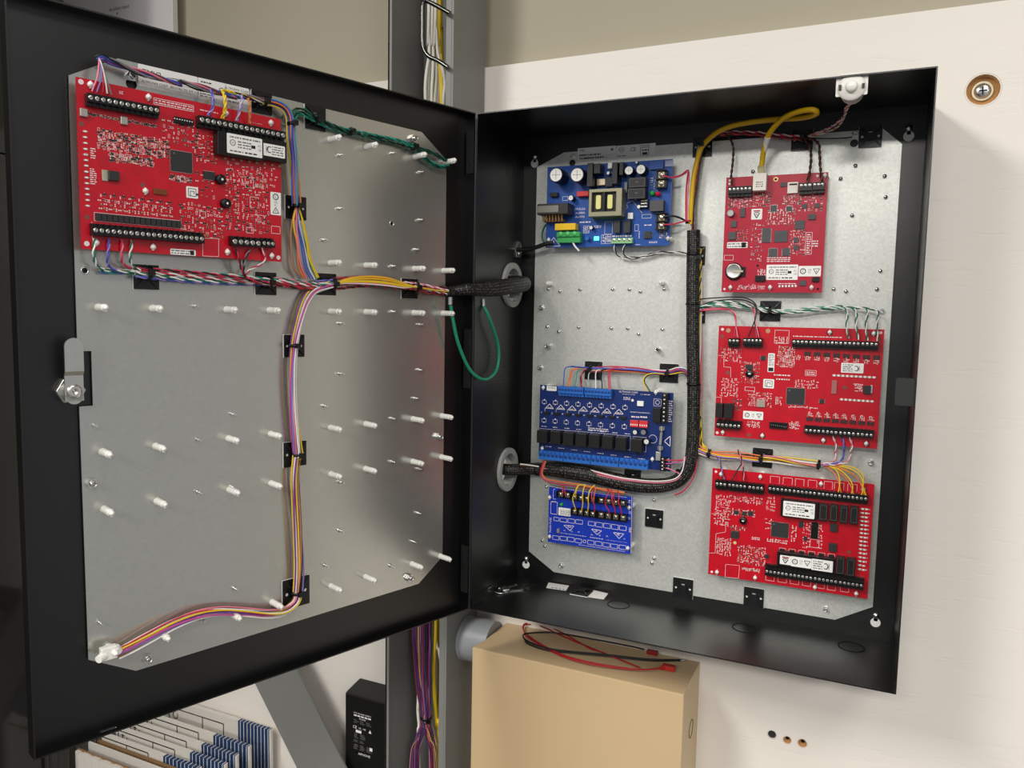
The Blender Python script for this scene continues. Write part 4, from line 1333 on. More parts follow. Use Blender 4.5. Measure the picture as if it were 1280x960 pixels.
b.boxc('card_socket', [(390.3,599.6,22.5),(403.6,599.7,22.5),(403.9,585.6,22.5),(391.4,585.2,22.5)], 3, JW, lab='white socket')
part('card_slots', MB().box((R([(392.9,597.7,23.5),(402.7,595.6,23.5)])[0], R([(392.9,597.7,23.5),(402.7,595.6,23.5)])[1], 23.4), (R([(392.9,597.7,23.5),(402.7,595.6,23.5)])[2], R([(392.9,597.7,23.5),(402.7,595.6,23.5)])[3], 23.6), INK), b.T, FB)
b.can([(320.3,562.4,27.5)][0], 4.6, 7, mat('grey_capacitor', '#77757a', 0.4, 0.3), mat('grey_cap_top', '#a8a8aa', 0.4, 0.5), cut=False)
b.sticker([(346.5,567.5,20.5),(360.3,553.5,20.5)], lab_tri)
b.sticker([(316.6,524.3,20.5),(343.5,516.5,20.5)], lab_text)
b.sticker([(369.2,493.8,20.5),(408.8,473.9,20.5)], lab_main)
b.sticker([(409.5,491.8,20.5),(436.8,478.4,20.5)], lab_marks())
p = [(327.8,485.2,24.5)][0]
part('cell_holder', MB().prof((p[0], p[1], 20.5), (0, 0, 1), [(11.6, 0), (11.6, 3), (10.4, 3.4)], PLASTIC, 30).box((p[0] + 6, p[1] - 7, 20.5), (p[0] + 14.5, p[1] + 6, 23), PLASTIC), b.T, FB)
part('coin_cell', MB().prof((p[0] - 0.5, p[1] + 0.5, 21), (0, 0, 1), [(10.2, 0), (10.2, 3.6), (9.2, 4.2), (8.6, 4.0), (0.1, 4.0)], mat('cell_steel', '#b8b8b4', 0.3, 0.85), 32), b.T, FB, label='silver coin cell')
part('cell_clip', MB().box((p[0] - 1, p[1] - 1.3, 25), (p[0] + 12, p[1] + 1.3, 25.6), mat('cell_clip', '#cfc8b0', 0.3, 0.8)), b.T, FB)
for r_, h, pn in (([(361.6,541.6,21.5),(372.5,523.1,21.5)], 1.3, 'x'), ([(377.2,538.0,21.5),(393.8,523.1,21.5)], 1.4, ''), ([(371.3,514.9,21.5),(381.8,504.4,21.5)], 1.3, 'all'), ([(388.2,515.2,21.5),(397.2,505.2,21.5)], 1.3, 'x'),
                  ([(402.2,550.6,21.5),(414.2,539.3,21.5)], 1.3, ''), ([(370.7,571.1,21.5),(378.6,563.0,21.5)], 1.2, 'all'), ([(318.3,537.5,21.5),(327.9,527.8,21.5)], 3, ''), ([(411.7,472.9,21.5),(419.6,466.5,21.5)], 2, ''),
                  ([(417.9,558.2,21.5),(426.7,551.2,21.5)], 2.5, ''), ([(332.3,568.9,21.5),(338.5,557.2,21.5)], 2, ''), ([(320.6,552.6,21.5),(328.0,544.0,21.5)], 2, ''), ([(409.5,571.0,21.5),(415.6,565.5,21.5)], 1.3, ''), ([(424.9,571.4,21.5),(430.5,566.1,21.5)], 1.3, ''),
                  ([(390.5,569.3,21.5),(397.5,562.9,21.5)], 1.3, 'all'), ([(401.5,528.6,21.5),(407.3,522.4,21.5)], 1.3, ''), ([(402.0,518.4,21.5),(407.4,512.2,21.5)], 1.3, ''), ([(381.8,600.2,21.5),(388.9,594.6,21.5)], 1.5, '')):
    b.chip(r_, h, pn, mat('light_chip_grey', '#4c4a4e', 0.5))
b.boxc('pin_header', [(355.8,479.5,23.5),(368.3,471.9,23.5)], 4, PLASTIC)
b.boxc('pin_header', [(426.9,477.3,23.5),(435.4,471.6,23.5)], 4, PLASTIC)
q = [(386.7,465.6,20.5),(406.9,466.1,20.5)]
b.leds([lerp(q[0], q[1], k / 5) for k in range(6)], 1.3, 3)
b.stand([(323.6,463.7,22.5),(375.0,463.9,22.5),(426.6,464.1,22.5),(435.5,606.0,22.5)])
b.vias([(375.5,604.8,20.5)], 3.2, GOLD)
b.vias([(375.5,604.8,20.5)], 1.5, DARKHOLE)
b.vias([(316.6,606.3,20.5),(316.2,602.1,20.5),(426.4,606.4,20.5),(315.5,461.6,20.5)], 1.6, SILK)
b.vias([(434.2,462.1,20.5),(357.7,492.6,20.5)], 1.6, DARKHOLE)
b.zone([(314.5,583.4,20.5),(346.0,569.5,20.5)], 22)
b.zone([(347.2,589.2,20.5),(370.3,568.6,20.5)], 16)
b.zone([(385.4,584.3,20.5),(409.4,571.1,20.5)], 16)
b.zone([(366.4,566.7,20.5),(403.0,545.0,20.5)], 34, 'res cap txt pad')
b.zone([(395.4,539.1,20.5),(416.6,506.0,20.5)], 24)
b.zone([(347.0,548.7,20.5),(363.5,498.4,20.5)], 22)
b.zone([(326.7,541.0,20.5),(343.9,525.9,20.5)], 10, 'cap res sot')
b.zone([(357.9,488.0,20.5),(368.4,479.6,20.5)], 8, 'txt pad')
b.zone([(405.1,581.4,20.5),(434.8,562.1,20.5)], 16)
b.dashes([(369.3,504.2,20.5),(398.5,497.0,20.5)], 3)
b.sq([(416.1,534.9,20.5),(423.9,506.9,20.5)])
b.dashes([(417.5,533.4,20.5),(422.6,508.0,20.5)], 9)
b.dashes([(424.5,525.2,20.5),(431.4,515.9,20.5)], 3)
b.dashes([(384.9,470.2,20.5),(406.8,468.0,20.5)], 1)
b.sq([(313.6,507.0,20.5),(325.4,500.5,20.5)])
b.zone([(333.1,467.0,20.5),(367.3,460.8,20.5)], 12, 'res pad txt out')
b.done()

# --- middle red board
b = Board('circuit_board', 'red board in the middle of the enclosure with screw terminals along two edges', FB, 20.5, [(310.9,411.1,20.5),(515.5,412.5,20.5),(514.9,260.3,20.5),(309.9,259.1,20.5)], RED, 3)
MR = b
b.block([(324.6,394.8,28.5),(339.5,395.3,28.5),(339.6,383.4,28.5),(325.7,383.6,28.5)], 3, 9, 0.72)
b.block([(344.2,396.5,28.5),(369.2,396.2,28.5),(369.3,384.5,28.5),(345.2,384.3,28.5)], 5, 9, 0.72)
q = [(406.1,396.7,28.5),(509.6,395.8,28.5),(509.6,386.0,28.5),(407.0,385.8,28.5)]
x0, y0, x1, y1 = R(q)
for k in range(5):
    w = (x1 - x0) / 5
    b.block([(x0 + k * w + 0.25, y0), (x0 + (k + 1) * w - 0.25, y1)], 4, 9, 0.70)
x0, y0, x1, y1 = R([(426.9,283.8,28.5),(510.3,284.6,28.5),(510.3,274.6,28.5),(427.8,273.5,28.5)])
for k in range(4):
    w = (x1 - x0) / 4
    b.block([(x0 + k * w + 0.25, y0), (x0 + (k + 1) * w - 0.25, y1)], 4, 9, 0.38, entry=-1)
b.block([(313.8,282.4,28.5),(346.6,283.3,28.5),(347.1,272.9,28.5),(314.2,271.6,28.5)], 6, 9, 0.4, entry=-1)
for r_ in ([(312.3,305.6,30.5),(321.6,306.2,30.5),(322.0,286.3,30.5),(312.6,286.5,30.5)], [(323.4,306.3,30.5),(334.9,306.4,30.5),(335.4,286.4,30.5),(324.3,286.5,30.5)]):
    b.boxc('relay', r_, 10, RELAY)
b.chip([(402.3,331.4,21.5),(424.8,331.9,21.5),(425.2,310.7,21.5),(403.4,310.1,21.5)], 1.6, 'all')
b.sticker([(347.9,297.2,20.5),(374.1,286.1,20.5)], lab_marks())
b.sticker([(376.8,376.7,20.5),(385.2,351.6,20.5)], lambda c, x0, y0, x1, y1, z: (marks(c, x0 + 1, y0 + 8, x1 - 1, y1 - 1, z, GINK, 10, 81), c.rect(x0 + 1, y0 + 1, x1 - 1, y0 + 6, z, INK)))
b.sticker([(372.2,342.0,20.5),(386.0,329.7,20.5)], lab_spiral)
b.sticker([(466.9,367.9,20.5),(493.8,368.1,20.5),(493.9,355.5,20.5),(468.0,355.1,20.5)], lab_kc(True))
q = [(459.7,351.2,20.5),(506.5,351.0,20.5)]
b.leds([lerp(q[0], q[1], k / 9) for k in range(10)], 2.2, 2.6)
q = [(470.1,320.6,20.5),(505.9,320.3,20.5)]
b.leds([lerp(q[0], q[1], k / 7) for k in range(8)], 2.2, 2.6)
b.boxc('regulator', [(494.8,340.1,22.5),(503.9,329.8,22.5)], 3.5, CHIP)
b.boxc('heat_tab', [(503.2,340.9,21.5),(505.8,330.4,21.5)], 1.2, SCREW)
b.boxc('silver_module', [(364.8,313.4,21.5),(376.0,303.8,21.5)], 2.4, mat('silver_module', '#b7ab9c', 0.4, 0.5))
p = [(354.3,348.2,23.5)][0]
o = part('inductor', MB().prof((p[0], p[1], 20.5), (0, 0, 1), [(5.4, 0), (5.4, 4), (4.8, 4.6), (0.1, 4.6)], PLASTIC, 20), b.T, FB)
part('dot', MB().prism([rrect(p[0] - 1.6, p[1] - 1, p[0] + 1.6, p[1] + 1, 0.6)], 25.1, 25.2, WHITE), o, FB, label='white dot')
for r_ in ([(367.6,373.0,21.5),(373.9,367.2,21.5)], [(348.3,360.0,21.5),(357.7,354.1,21.5)], [(443.8,319.4,21.5),(449.4,313.9,21.5)]):
    b.chip(r_, 1.6, 'x')
b.boxc('pin_header', [(383.2,284.9,23.5),(406.0,276.6,23.5)], 4, PLASTIC)
q = [(385.6,281.4,24.5),(404.3,279.9,24.5)]
for k in range(8):
    p = lerp(q[0], q[1], k / 7)
    b.smd.box((p[0] - 0.4, p[1] - 0.4, 24.5), (p[0] + 0.4, p[1] + 0.4, 25.5), SCREW)
b.boxc('resistor_array', [(457.4,344.8,21.5),(463.6,327.2,21.5)], 1.6, mat('faded_red_component', '#a86a64', 0.5))
b.stand([(451.5,406.6,22.5),(503.3,406.4,22.5),(322.0,265.5,22.5),(374.3,265.2,22.5),(451.1,265.6,22.5),(502.4,265.7,22.5)])
b.vias([(323.2,405.5,20.5),(375.0,406.2,20.5)], 3.0, mat('brass_hole', '#c09a72', 0.4, 0.5))
b.vias([(451.4,406.3,20.5),(503.1,406.3,20.5),(374.0,264.9,20.5),(451.0,265.1,20.5),(502.4,265.2,20.5)], 4.0, mat('dark_red_pad', '#7a0c1c', 0.4))
b.vias([(315.3,406.9,20.5),(510.8,407.8,20.5),(314.2,264.1,20.5)], 2.0, SILK)
b.vias([(473.0,335.9,20.5),(315.3,397.1,20.5),(356.6,264.2,20.5),(324.8,347.9,20.5)], 2.6, BROWNHOLE)
for q in ([(414.1,377.7,20.5),(507.8,375.7,20.5)],):
    for k in range(9):
        p = lerp(q[0], q[1], k / 8)
        if k:
            for dx in (-2.2, 2.2):
                b.smd.box((p[0] + dx - 1.7, p[1] - 1.8, 20.5), (p[0] + dx + 1.7, p[1] + 3.2, 22.2), CHIP)
        for dx, dy, kd in ((-2.5, -4, 'cap'), (0.4, -3.4, 'pad'), (2.7, -4.4, 'pad'), (-1.4, -6.6, 'pad'), (1.6, -6.8, 'out')):
            b.one(p[0] + dx, p[1] + dy, kd)
q = [(432.7,295.0,20.5),(505.6,294.6,20.5)]
for k in range(8):
    p = lerp(q[0], q[1], k / 7)
    for dx in (-2.2, 2.2):
        b.smd.box((p[0] + dx - 1.7, p[1] - 5.0, 20.5), (p[0] + dx + 1.7, p[1] - 0.6, 22.2), CHIP)
    for dx, dy, kd in ((-2.5, 1.4, 'cap'), (0.4, 2, 'pad'), (2.7, 1.4, 'pad'), (-1.4, 4.6, 'pad'), (1.6, 4.2, 'out'), (0, 6.4, 'txt')):
        b.one(p[0] + dx, p[1] + dy, kd)
b.zone([(313.7,381.7,20.5),(342.3,362.4,20.5)], 22, 'out pad txt res')
b.zone([(342.2,364.7,20.5),(367.6,334.3,20.5)], 30, 'pad cap res out')
b.zone([(388.6,386.7,20.5),(410.9,358.8,20.5)], 46, 'pad out txt cap')
b.sq([(396.6,373.2,20.5),(404.3,365.6,20.5)])
b.zone([(316.6,340.6,20.5),(340.0,314.5,20.5)], 24, 'out pad txt')
b.zone([(352.8,324.4,20.5),(384.0,303.8,20.5)], 30, 'pad cap res out txt')
b.zone([(411.7,343.4,20.5),(441.1,331.9,20.5)], 16, 'pad txt out')
b.zone([(405.0,308.6,20.5),(442.4,305.6,20.5)], 8, 'pad txt')
b.zone([(387.6,319.7,20.5),(396.7,306.9,20.5)], 6, 'out pad')
b.zone([(353.6,283.4,20.5),(370.3,275.6,20.5)], 14, 'pad txt')
b.zone([(408.2,286.4,20.5),(420.2,277.3,20.5)], 10, 'pad out')
b.zone([(484.5,343.0,20.5),(493.9,331.8,20.5)], 10, 'pad txt')
b.zone([(333.4,314.0,20.5),(345.3,296.5,20.5)], 10, 'res sot txt')
b.sq([(383.8,407.6,20.5),(401.7,390.4,20.5)])
b.zone([(384.9,398.7,20.5),(401.0,390.4,20.5)], 9, 'pad')
b.dashes([(385.1,349.8,20.5),(406.3,346.5,20.5)], 1)
b.dashes([(388.5,344.4,20.5),(405.5,340.9,20.5)], 1)
b.dashes([(406.7,401.6,20.5),(467.7,399.1,20.5)], 1)
b.sq([(424.5,356.2,20.5),(437.8,349.2,20.5)])
b.dashes([(425.6,355.1,20.5),(436.9,350.0,20.5)], 2)
b.poly([(311.2,371.1,20.5),(318.7,371.0,20.5),(319.3,355.7,20.5),(328.5,355.4,20.5),(329.1,341.3,20.5)], 0.4)
b.poly([(309.4,313.7,20.5),(317.8,313.5,20.5),(318.1,306.1,20.5)], 0.4)
b.sq([(348.6,329.8,20.5),(361.5,324.9,20.5)])
b.done()

# --- lower red board
b = Board('circuit_board', 'red board lowest in the enclosure with a column of white indicator lights', FB, 20.5, [(309.9,213.9,20.5),(515.1,214.0,20.5),(514.7,62.7,20.5),(310.2,62.0,20.5)], RED, 4)
LR = b
b.block([(315.6,199.4,28.5),(331.5,199.7,28.5),(331.6,186.5,28.5),(316.6,186.3,28.5)], 3, 9, 0.6)
b.block([(332.4,199.8,28.5),(358.0,199.7,28.5),(358.1,186.4,28.5),(333.4,186.7,28.5)], 5, 9, 0.6)
b.block([(358.9,199.8,28.5),(380.3,199.8,28.5),(380.5,185.9,28.5),(360.0,186.4,28.5)], 4, 9, 0.6)
x0, y0, x1, y1 = R([(385.1,199.8,28.5),(508.6,200.1,28.5),(508.4,188.7,28.5),(386.3,188.0,28.5)])
for k in range(4):
    w = (x1 - x0) / 4
    b.block([(x0 + k * w + 0.3, y0), (x0 + (k + 1) * w - 0.3, y1)], 6, 9, 0.62)
x0, y0, x1, y1 = R([(386.4,89.5,28.5),(509.7,91.6,28.5),(509.7,77.0,28.5),(387.5,75.1,28.5)])
for k in range(4):
    w = (x1 - x0) / 4
    b.block([(x0 + k * w + 0.3, y0), (x0 + (k + 1) * w - 0.3, y1)], 6, 9, 0.38, entry=-1)
b.boxc('relay_module', [(402.4,183.2,30.5),(449.7,183.5,30.5),(450.2,160.9,30.5),(404.0,159.6,30.5)], 10, PLASTIC)
b.sticker([(405.9,181.0,30.5),(445.7,182.3,30.5),(446.1,162.0,30.5),(407.3,161.0,30.5)], lab_main, 10)
for r_ in ([(450.8,182.7,29.5),(461.4,183.1,29.5),(461.7,160.8,29.5),(451.2,160.8,29.5)], [(463.9,183.4,29.5),(473.6,183.2,29.5),(473.9,161.0,29.5),(464.2,161.1,29.5)], [(475.7,183.0,29.5),(485.5,183.3,29.5),(486.1,160.8,29.5),(476.5,160.9,29.5)], [(487.8,183.6,29.5),(497.9,183.5,29.5),(498.1,161.0,29.5),(488.5,161.1,29.5)]):
    o = b.boxc('relay', r_, 9, RELAY)
    x0, y0, x1, y1 = R(r_)
    part('marking', MB().outline(x0 + 1.4, y0 + 2, x1 - 1.4, y1 - 2, 29.6, 0.3, GINK), o, FB)
for r_ in ([(474.7,115.0,29.5),(485.2,115.2,29.5),(485.8,92.0,29.5),(475.5,92.2,29.5)], [(487.3,115.1,29.5),(497.7,115.3,29.5),(498.1,91.7,29.5),(488.1,91.4,29.5)]):
    o = b.boxc('relay', r_, 9, RELAY)
    x0, y0, x1, y1 = R(r_)
    part('marking', MB().outline(x0 + 1.4, y0 + 2, x1 - 1.4, y1 - 2, 29.6, 0.3, GINK), o, FB)
b.boxc('relay_module', [(401.4,110.6,30.5),(473.6,112.8,30.5),(474.1,94.1,30.5),(402.9,90.3,30.5)], 10, PLASTIC)
b.sticker([(405.6,107.1,30.5),(419.8,107.9,30.5),(420.0,95.4,30.5),(406.0,95.1,30.5)], lab_tri, 10)
b.sticker([(419.4,107.3,30.5),(445.1,108.4,30.5),(445.6,94.7,30.5),(420.0,94.2,30.5)], lab_marks(), 10)
b.sticker([(445.2,107.9,30.5),(471.6,109.4,30.5),(471.6,93.7,30.5),(445.9,93.4,30.5)], lab_kc(True), 10)
b.chip([(391.9,148.2,21.5),(413.6,149.2,21.5),(413.9,129.5,21.5),(392.3,128.9,21.5)], 1.6, 'all')
b.boxc('optocoupler', [(465.0,156.3,22.5),(474.3,156.6,22.5),(474.0,146.3,22.5),(465.1,146.0,22.5)], 3.5, CHIP)
b.boxc('optocoupler', [(465.0,130.4,22.5),(474.8,130.5,22.5),(474.5,119.6,22.5),(465.2,119.6,22.5)], 3.5, CHIP)
b.chip([(442.2,155.1,22.5),(450.8,155.3,22.5),(450.7,133.6,22.5),(442.4,133.8,22.5)], 2.5, 'x', PLASTIC)
b.chip([(339.2,129.0,22.5),(350.0,129.1,22.5),(349.5,119.6,22.5),(339.1,119.6,22.5)], 2.5, 'y')
p = [(354.8,145.7,23.5)][0]
o = part('inductor', MB().prof((p[0], p[1], 20.5), (0, 0, 1), [(5.0, 0), (5.0, 4), (4.4, 4.6), (0.1, 4.6)], PLASTIC, 20), b.T, FB)
part('dot', MB().prism([rrect(p[0] - 1.6, p[1] - 0.8, p[0] + 1.6, p[1] + 0.8, 0.5)], 25.1, 25.2, WHITE), o, FB, label='white dot')
b.chip([(341.5,158.2,21.5),(347.8,153.1,21.5)], 1.4, '')
b.chip([(352.8,158.2,21.5),(358.6,152.6,21.5)], 1.4, '')
b.chip([(360.8,159.7,21.5),(367.4,153.7,21.5)], 1.4, 'x')
b.chip([(426.4,154.2,21.5),(432.5,146.2,21.5)], 1.6, '')
b.chip([(433.6,134.4,21.5),(438.2,129.1,21.5)], 1.4, '')
b.chip([(384.9,102.4,21.5),(390.6,97.4,21.5)], 1.4, '')
q = [(503.0,180.3,20.5),(503.7,100.6,20.5),(507.2,180.4,20.5),(507.8,100.3,20.5)]
for k in range(16):
    p, p2 = lerp(q[0], q[1], k / 15), lerp(q[2], q[3], k / 15)
    b.leds([p, p2], 2.6, 2.0)
    b.one((p[0] + p2[0]) / 2 + 5, p[1], 'txt')
q = [(407.5,111.9,20.5),(468.8,113.0,20.5)]
for k in range(6):
    p = lerp(q[0], q[1], k / 5)
    b.smd.box((p[0] - 3.2, p[1] - 1.4, 20.5), (p[0] + 3.2, p[1] + 1.4, 23), RELAY)
    b.silk.outline(p[0] - 4, p[1] - 2.2, p[0] + 4, p[1] + 2.4, b.z(), 0.35, SILK)
q = [(370.1,79.7,20.5),(379.5,77.5,20.5)]
b.stand([(322.1,206.9,22.5),(374.4,208.6,22.5),(451.2,207.7,22.5),(502.3,206.3,22.5),(322.5,67.6,22.5),(374.0,68.1,22.5),(450.8,67.8,22.5),(501.5,67.8,22.5)])
b.vias([(314.9,209.4,20.5),(315.1,66.4,20.5)], 1.8, SILK)
b.vias([(489.6,121.1,20.5)], 2.4, BROWNHOLE)
b.vias([(344.8,112.5,20.5)], 2.2, mat('yellow_dot', '#d8c890', 0.5))
for r0 in ([(387.4,211.0,20.5),(399.1,201.5,20.5)], [(403.8,210.9,20.5),(415.4,201.7,20.5)], [(419.3,210.9,20.5),(430.1,201.5,20.5)], [(435.3,211.0,20.5),(446.0,201.8,20.5)], [(455.1,211.3,20.5),(465.2,201.7,20.5)], [(467.5,211.3,20.5),(478.9,202.3,20.5)], [(483.7,211.0,20.5),(494.6,201.8,20.5)]):
    x0, y0, x1, y1 = R(r0)
    b.poly([(x0, y0), (x0, y1), (x1, y1), (x1, y0)], 0.4)
for r0 in ([(387.7,73.9,20.5),(398.8,66.7,20.5)], [(403.7,74.1,20.5),(414.6,66.9,20.5)], [(419.4,74.2,20.5),(430.2,67.1,20.5)], [(434.9,74.4,20.5),(445.2,67.2,20.5)], [(452.5,73.7,20.5),(462.2,67.0,20.5)], [(466.1,74.1,20.5),(476.0,66.7,20.5)], [(482.0,73.9,20.5),(492.1,67.2,20.5)]):
    x0, y0, x1, y1 = R(r0)
    b.poly([(x0, y1), (x0, y0), (x1, y0), (x1, y1)], 0.4)
b.zone([(315.1,177.3,20.5),(336.0,134.1,20.5)], 40, 'out pad txt')
b.zone([(334.0,179.5,20.5),(379.8,169.2,20.5)], 24, 'out pad res txt')
b.zone([(334.8,161.1,20.5),(370.3,150.9,20.5)], 16, 'res pad txt cap')
b.zone([(337.1,136.7,20.5),(358.5,131.0,20.5)], 8, 'pad res')
b.zone([(320.0,116.9,20.5),(340.2,92.4,20.5)], 28, 'out pad txt')
b.zone([(348.8,111.1,20.5),(386.1,84.7,20.5)], 50, 'out pad txt res cap')
b.zone([(382.9,152.6,20.5),(392.7,136.9,20.5)], 6, 'txt')
b.zone([(386.5,125.1,20.5),(413.8,120.5,20.5)], 12, 'pad txt')
b.zone([(416.9,147.4,20.5),(424.7,124.5,20.5)], 8, 'pad txt')
b.zone([(431.0,154.1,20.5),(442.7,117.6,20.5)], 14, 'txt pad')
b.zone([(450.6,154.3,20.5),(456.7,119.7,20.5)], 10, 'txt pad')
b.zone([(356.1,79.9,20.5),(379.5,76.3,20.5)], 10, 'pad')
b.zone([(383.8,182.9,20.5),(396.0,162.7,20.5)], 8, 'out pad')
b.sq([(441.9,131.8,20.5),(452.9,121.0,20.5)])
b.dashes([(366.9,124.8,20.5),(377.5,120.2,20.5)], 2)
b.poly([(316.7,166.3,20.5),(318.4,154.1,20.5)], 0.4)
b.poly([(333.6,80.1,20.5),(352.5,81.4,20.5),(351.7,63.0,20.5),(333.6,61.8,20.5)], 0.4, True)
b.poly([(311.4,149.5,20.5),(324.6,150.4,20.5),(327.2,145.3,20.5),(326.4,135.2,20.5),(331.2,135.4,20.5),(331.6,126.0,20.5),(318.6,121.7,20.5),(318.6,94.1,20.5),(310.1,92.8,20.5)], 0.4)
b.done()

# --- power supply board
b = Board('circuit_board', 'bright blue power supply board with round capacitors and a transformer', FB, 20.5, [(51.0,639.6,20.5),(237.4,640.1,20.5),(238.0,521.4,20.5),(50.6,521.9,20.5)], BLUE, 5)
PS = b
NSL = mat('dark_blue_sleeve', '#10142e', 0.35)
b.can([(75.1,623.0,46.5)][0], 10.6, 26, NSL, lab='large capacitor with dark sleeve')
b.can([(107.4,621.4,46.5)][0], 10.6, 26, NSL, lab='large capacitor with dark sleeve')
b.can([(181.1,624.5,38.5)][0], 6.4, 18, NSL)
b.can([(198.2,625.0,38.5)][0], 7, 18, NSL)
b.can([(93.5,591.6,32.5)][0], 4.0, 12, NSL)
b.can([(189.5,587.3,28.5)][0], 2.8, 8, NSL, cut=False)
b.can([(194.1,575.6,28.5)][0], 2.8, 8, NSL, cut=False)
b.can([(124.3,548.6,28.5)][0], 2.8, 8, NSL, cut=False)
b.can([(147.8,624.7,28.5)][0], 2.6, 8, NSL, cut=False)
b.can([(188.1,637.7,25.5)][0], 2.2, 5, NSL, cut=False)
HSK = mat('black_heatsink', '#0e0e10', 0.4)
b.boxc('heatsink', [(120.4,637.7,42.5),(129.0,637.2,42.5),(130.0,604.9,42.5),(121.7,604.7,42.5)], 22, HSK)
b.boxc('heatsink', [(130.0,636.7,40.5),(139.6,636.5,40.5),(139.4,622.8,40.5),(130.8,622.4,40.5)], 20, HSK)
b.boxc('heatsink', [(157.9,636.2,42.5),(165.5,636.1,42.5),(166.0,606.8,42.5),(158.8,606.3,42.5)], 22, HSK)
b.boxc('heatsink', [(167.6,636.3,40.5),(173.2,636.3,40.5),(173.4,619.0,40.5),(168.2,618.4,40.5)], 20, HSK)
b.boxc('power_transistor', [(131.0,617.2,28.5),(143.8,616.9,28.5),(143.6,608.2,28.5),(131.3,607.9,28.5)], 8, mat('transistor_metal', '#b8a890', 0.35, 0.8))
b.boxc('heatsink', [(144.4,618.5,30.5),(155.2,617.9,30.5),(155.0,605.4,30.5),(144.8,605.4,30.5)], 10, HSK)
b.boxc('white_relay', [(146.8,638.8,28.5),(152.9,638.8,28.5),(153.1,630.7,28.5),(147.0,630.7,28.5)], 8, WHITE, lab='small white component')
for r_ in ([(179.8,615.2,36.5),(204.8,614.6,36.5),(204.9,600.7,36.5),(180.7,601.5,36.5)], [(178.9,600.8,34.5),(204.8,599.9,34.5),(204.7,585.5,34.5),(179.8,585.6,34.5)]):
    o = b.boxc('power_relay', r_, 15, HSK)
    x0, y0, x1, y1 = R(r_)
    part('notch', MB().outline(x0 + 1.5, y0 + 1.5, x1 - 1.5, y1 - 1.5, 35.6, 0.4, GINK).rect((x0 + x1) / 2 - 2, (y0 + y1) / 2, (x0 + x1) / 2 + 2, (y0 + y1) / 2 + 1.2, 35.6, GINK), o, FB)
for p, col, nm in (([(212.1,593.8,27.5)][0], '#2fae3c', 'green'), ([(219.9,592.7,27.5)][0], '#d81f45', 'red')):
    part('indicator', MB().prof((p[0], p[1], 20.5), (0, 0, 1), [(3.3, 0), (3.3, 5), (2.6, 7), (0.1, 8)], mat(nm + '_lens', col, 0.25), 16), b.T, FB, label=nm + ' indicator light')
b.boxc('relay', [(210.1,583.0,30.5),(229.5,583.1,30.5),(229.7,568.1,30.5),(210.9,568.2,30.5)], 10, mat('grey_relay', '#4a4a4c', 0.5))
b.boxc('diode_bank', [(195.4,586.6,29.5),(206.8,586.1,29.5),(206.9,573.8,29.5),(195.8,573.9,29.5)], 6, PLASTIC)
for k in range(3):
    q = [(201.4,583.8,29.5),(201.6,579.7,29.5),(201.7,575.5,29.5)][k]
    part('diode_lead', MB().cyl((q[0] - 4.5, q[1], 27.5), (q[0] + 4.5, q[1], 27.5), 1.3, SCREW, n=8), b.T, FB)


def barrier(b, pts, rows, cols, h=11, nm='barrier_strip'):
    x0, y0, x1, y1 = R(pts)
    N = b.N
    c = MB().box((x0, y0, N), (x1, y1, N + h * 0.6), PLASTIC)
    w, d = (x1 - x0) / cols, (y1 - y0) / rows
    if cols >= rows:
        for i in range(cols + 1):
            c.box((x0 + i * w - 0.5, y0, N), (x0 + i * w + 0.5, y1, N + h), PLASTIC)
    else:
        for i in range(rows + 1):
            c.box((x0, y0 + i * d - 0.5, N), (x1, y0 + i * d + 0.5, N + h), PLASTIC)
    o = part(nm, c, b.T, b.F)
    c = MB()
    for i in range(cols):
        for j in range(rows):
            x, y = x0 + (i + 0.5) * w, y0 + (j + 0.5) * d
            r = min(w, d) * 0.33
            c.box((x - r, y - r, N + h * 0.6), (x + r, y + r, N + h * 0.6 + 0.5), mat('tin_plate', '#c9b98e', 0.3, 0.9))
            c.prof((x, y, N + h * 0.6 + 0.5), (0, 0, 1), [(r * 0.85, 0), (r * 0.85, 1.2), (r * 0.6, 1.8), (0.1, 1.8)], SILVER, 12)
            a = b.r.uniform(0, PI)
            c.line((x - r * 0.8 * math.cos(a), y - r * 0.8 * math.sin(a)), (x + r * 0.8 * math.cos(a), y + r * 0.8 * math.sin(a)), r * 0.25, N + h * 0.6 + 2.4, CHIP)
    part('screws', c, o, b.F, kind='stuff', label='bright terminal screws on tinned plates')
    return o


barrier(b, [(217.2,623.6,29.5),(231.8,623.9,29.5),(232.3,600.4,29.5),(218.0,600.0,29.5)], 2, 1)
barrier(b, [(218.9,565.4,29.5),(234.7,565.2,29.5),(235.2,542.7,29.5),(220.1,542.4,29.5)], 2, 1)
STL = mat('transformer_steel', '#8e8a72', 0.4, 0.6)
x0, y0, x1, y1 = R([(124.3,601.1,42.5),(173.4,600.3,42.5),(174.3,561.7,42.5),(125.1,562.2,42.5)])
c = MB().prism([[(x0, y0), (x1, y0), (x1, y1), (x0, y1)], [(x0 + 4.5, y0 + 7), (x0 + 4.5, y1 - 5), (x1 - 9, y1 - 5), (x1 - 9, y0 + 7)]], 20.5, 43, STL)
tr = part('transformer', c, b.T, FB, label='square steel framed transformer', bev=0.8)
xi0, yi0, xi1, yi1 = x0 + 4.5, y0 + 7, x1 - 9, y1 - 5
part('core', MB().box((xi0, yi0, 21), (xi1, yi1, 38), PLASTIC).box(((xi0 + xi1) / 2 - 1.5, yi0 - 4, 38), ((xi0 + xi1) / 2 + 1.5, yi1 + 4, 42), PLASTIC), tr, FB)
YW = mat('yellow_winding_tape', '#e3de8a', 0.4)
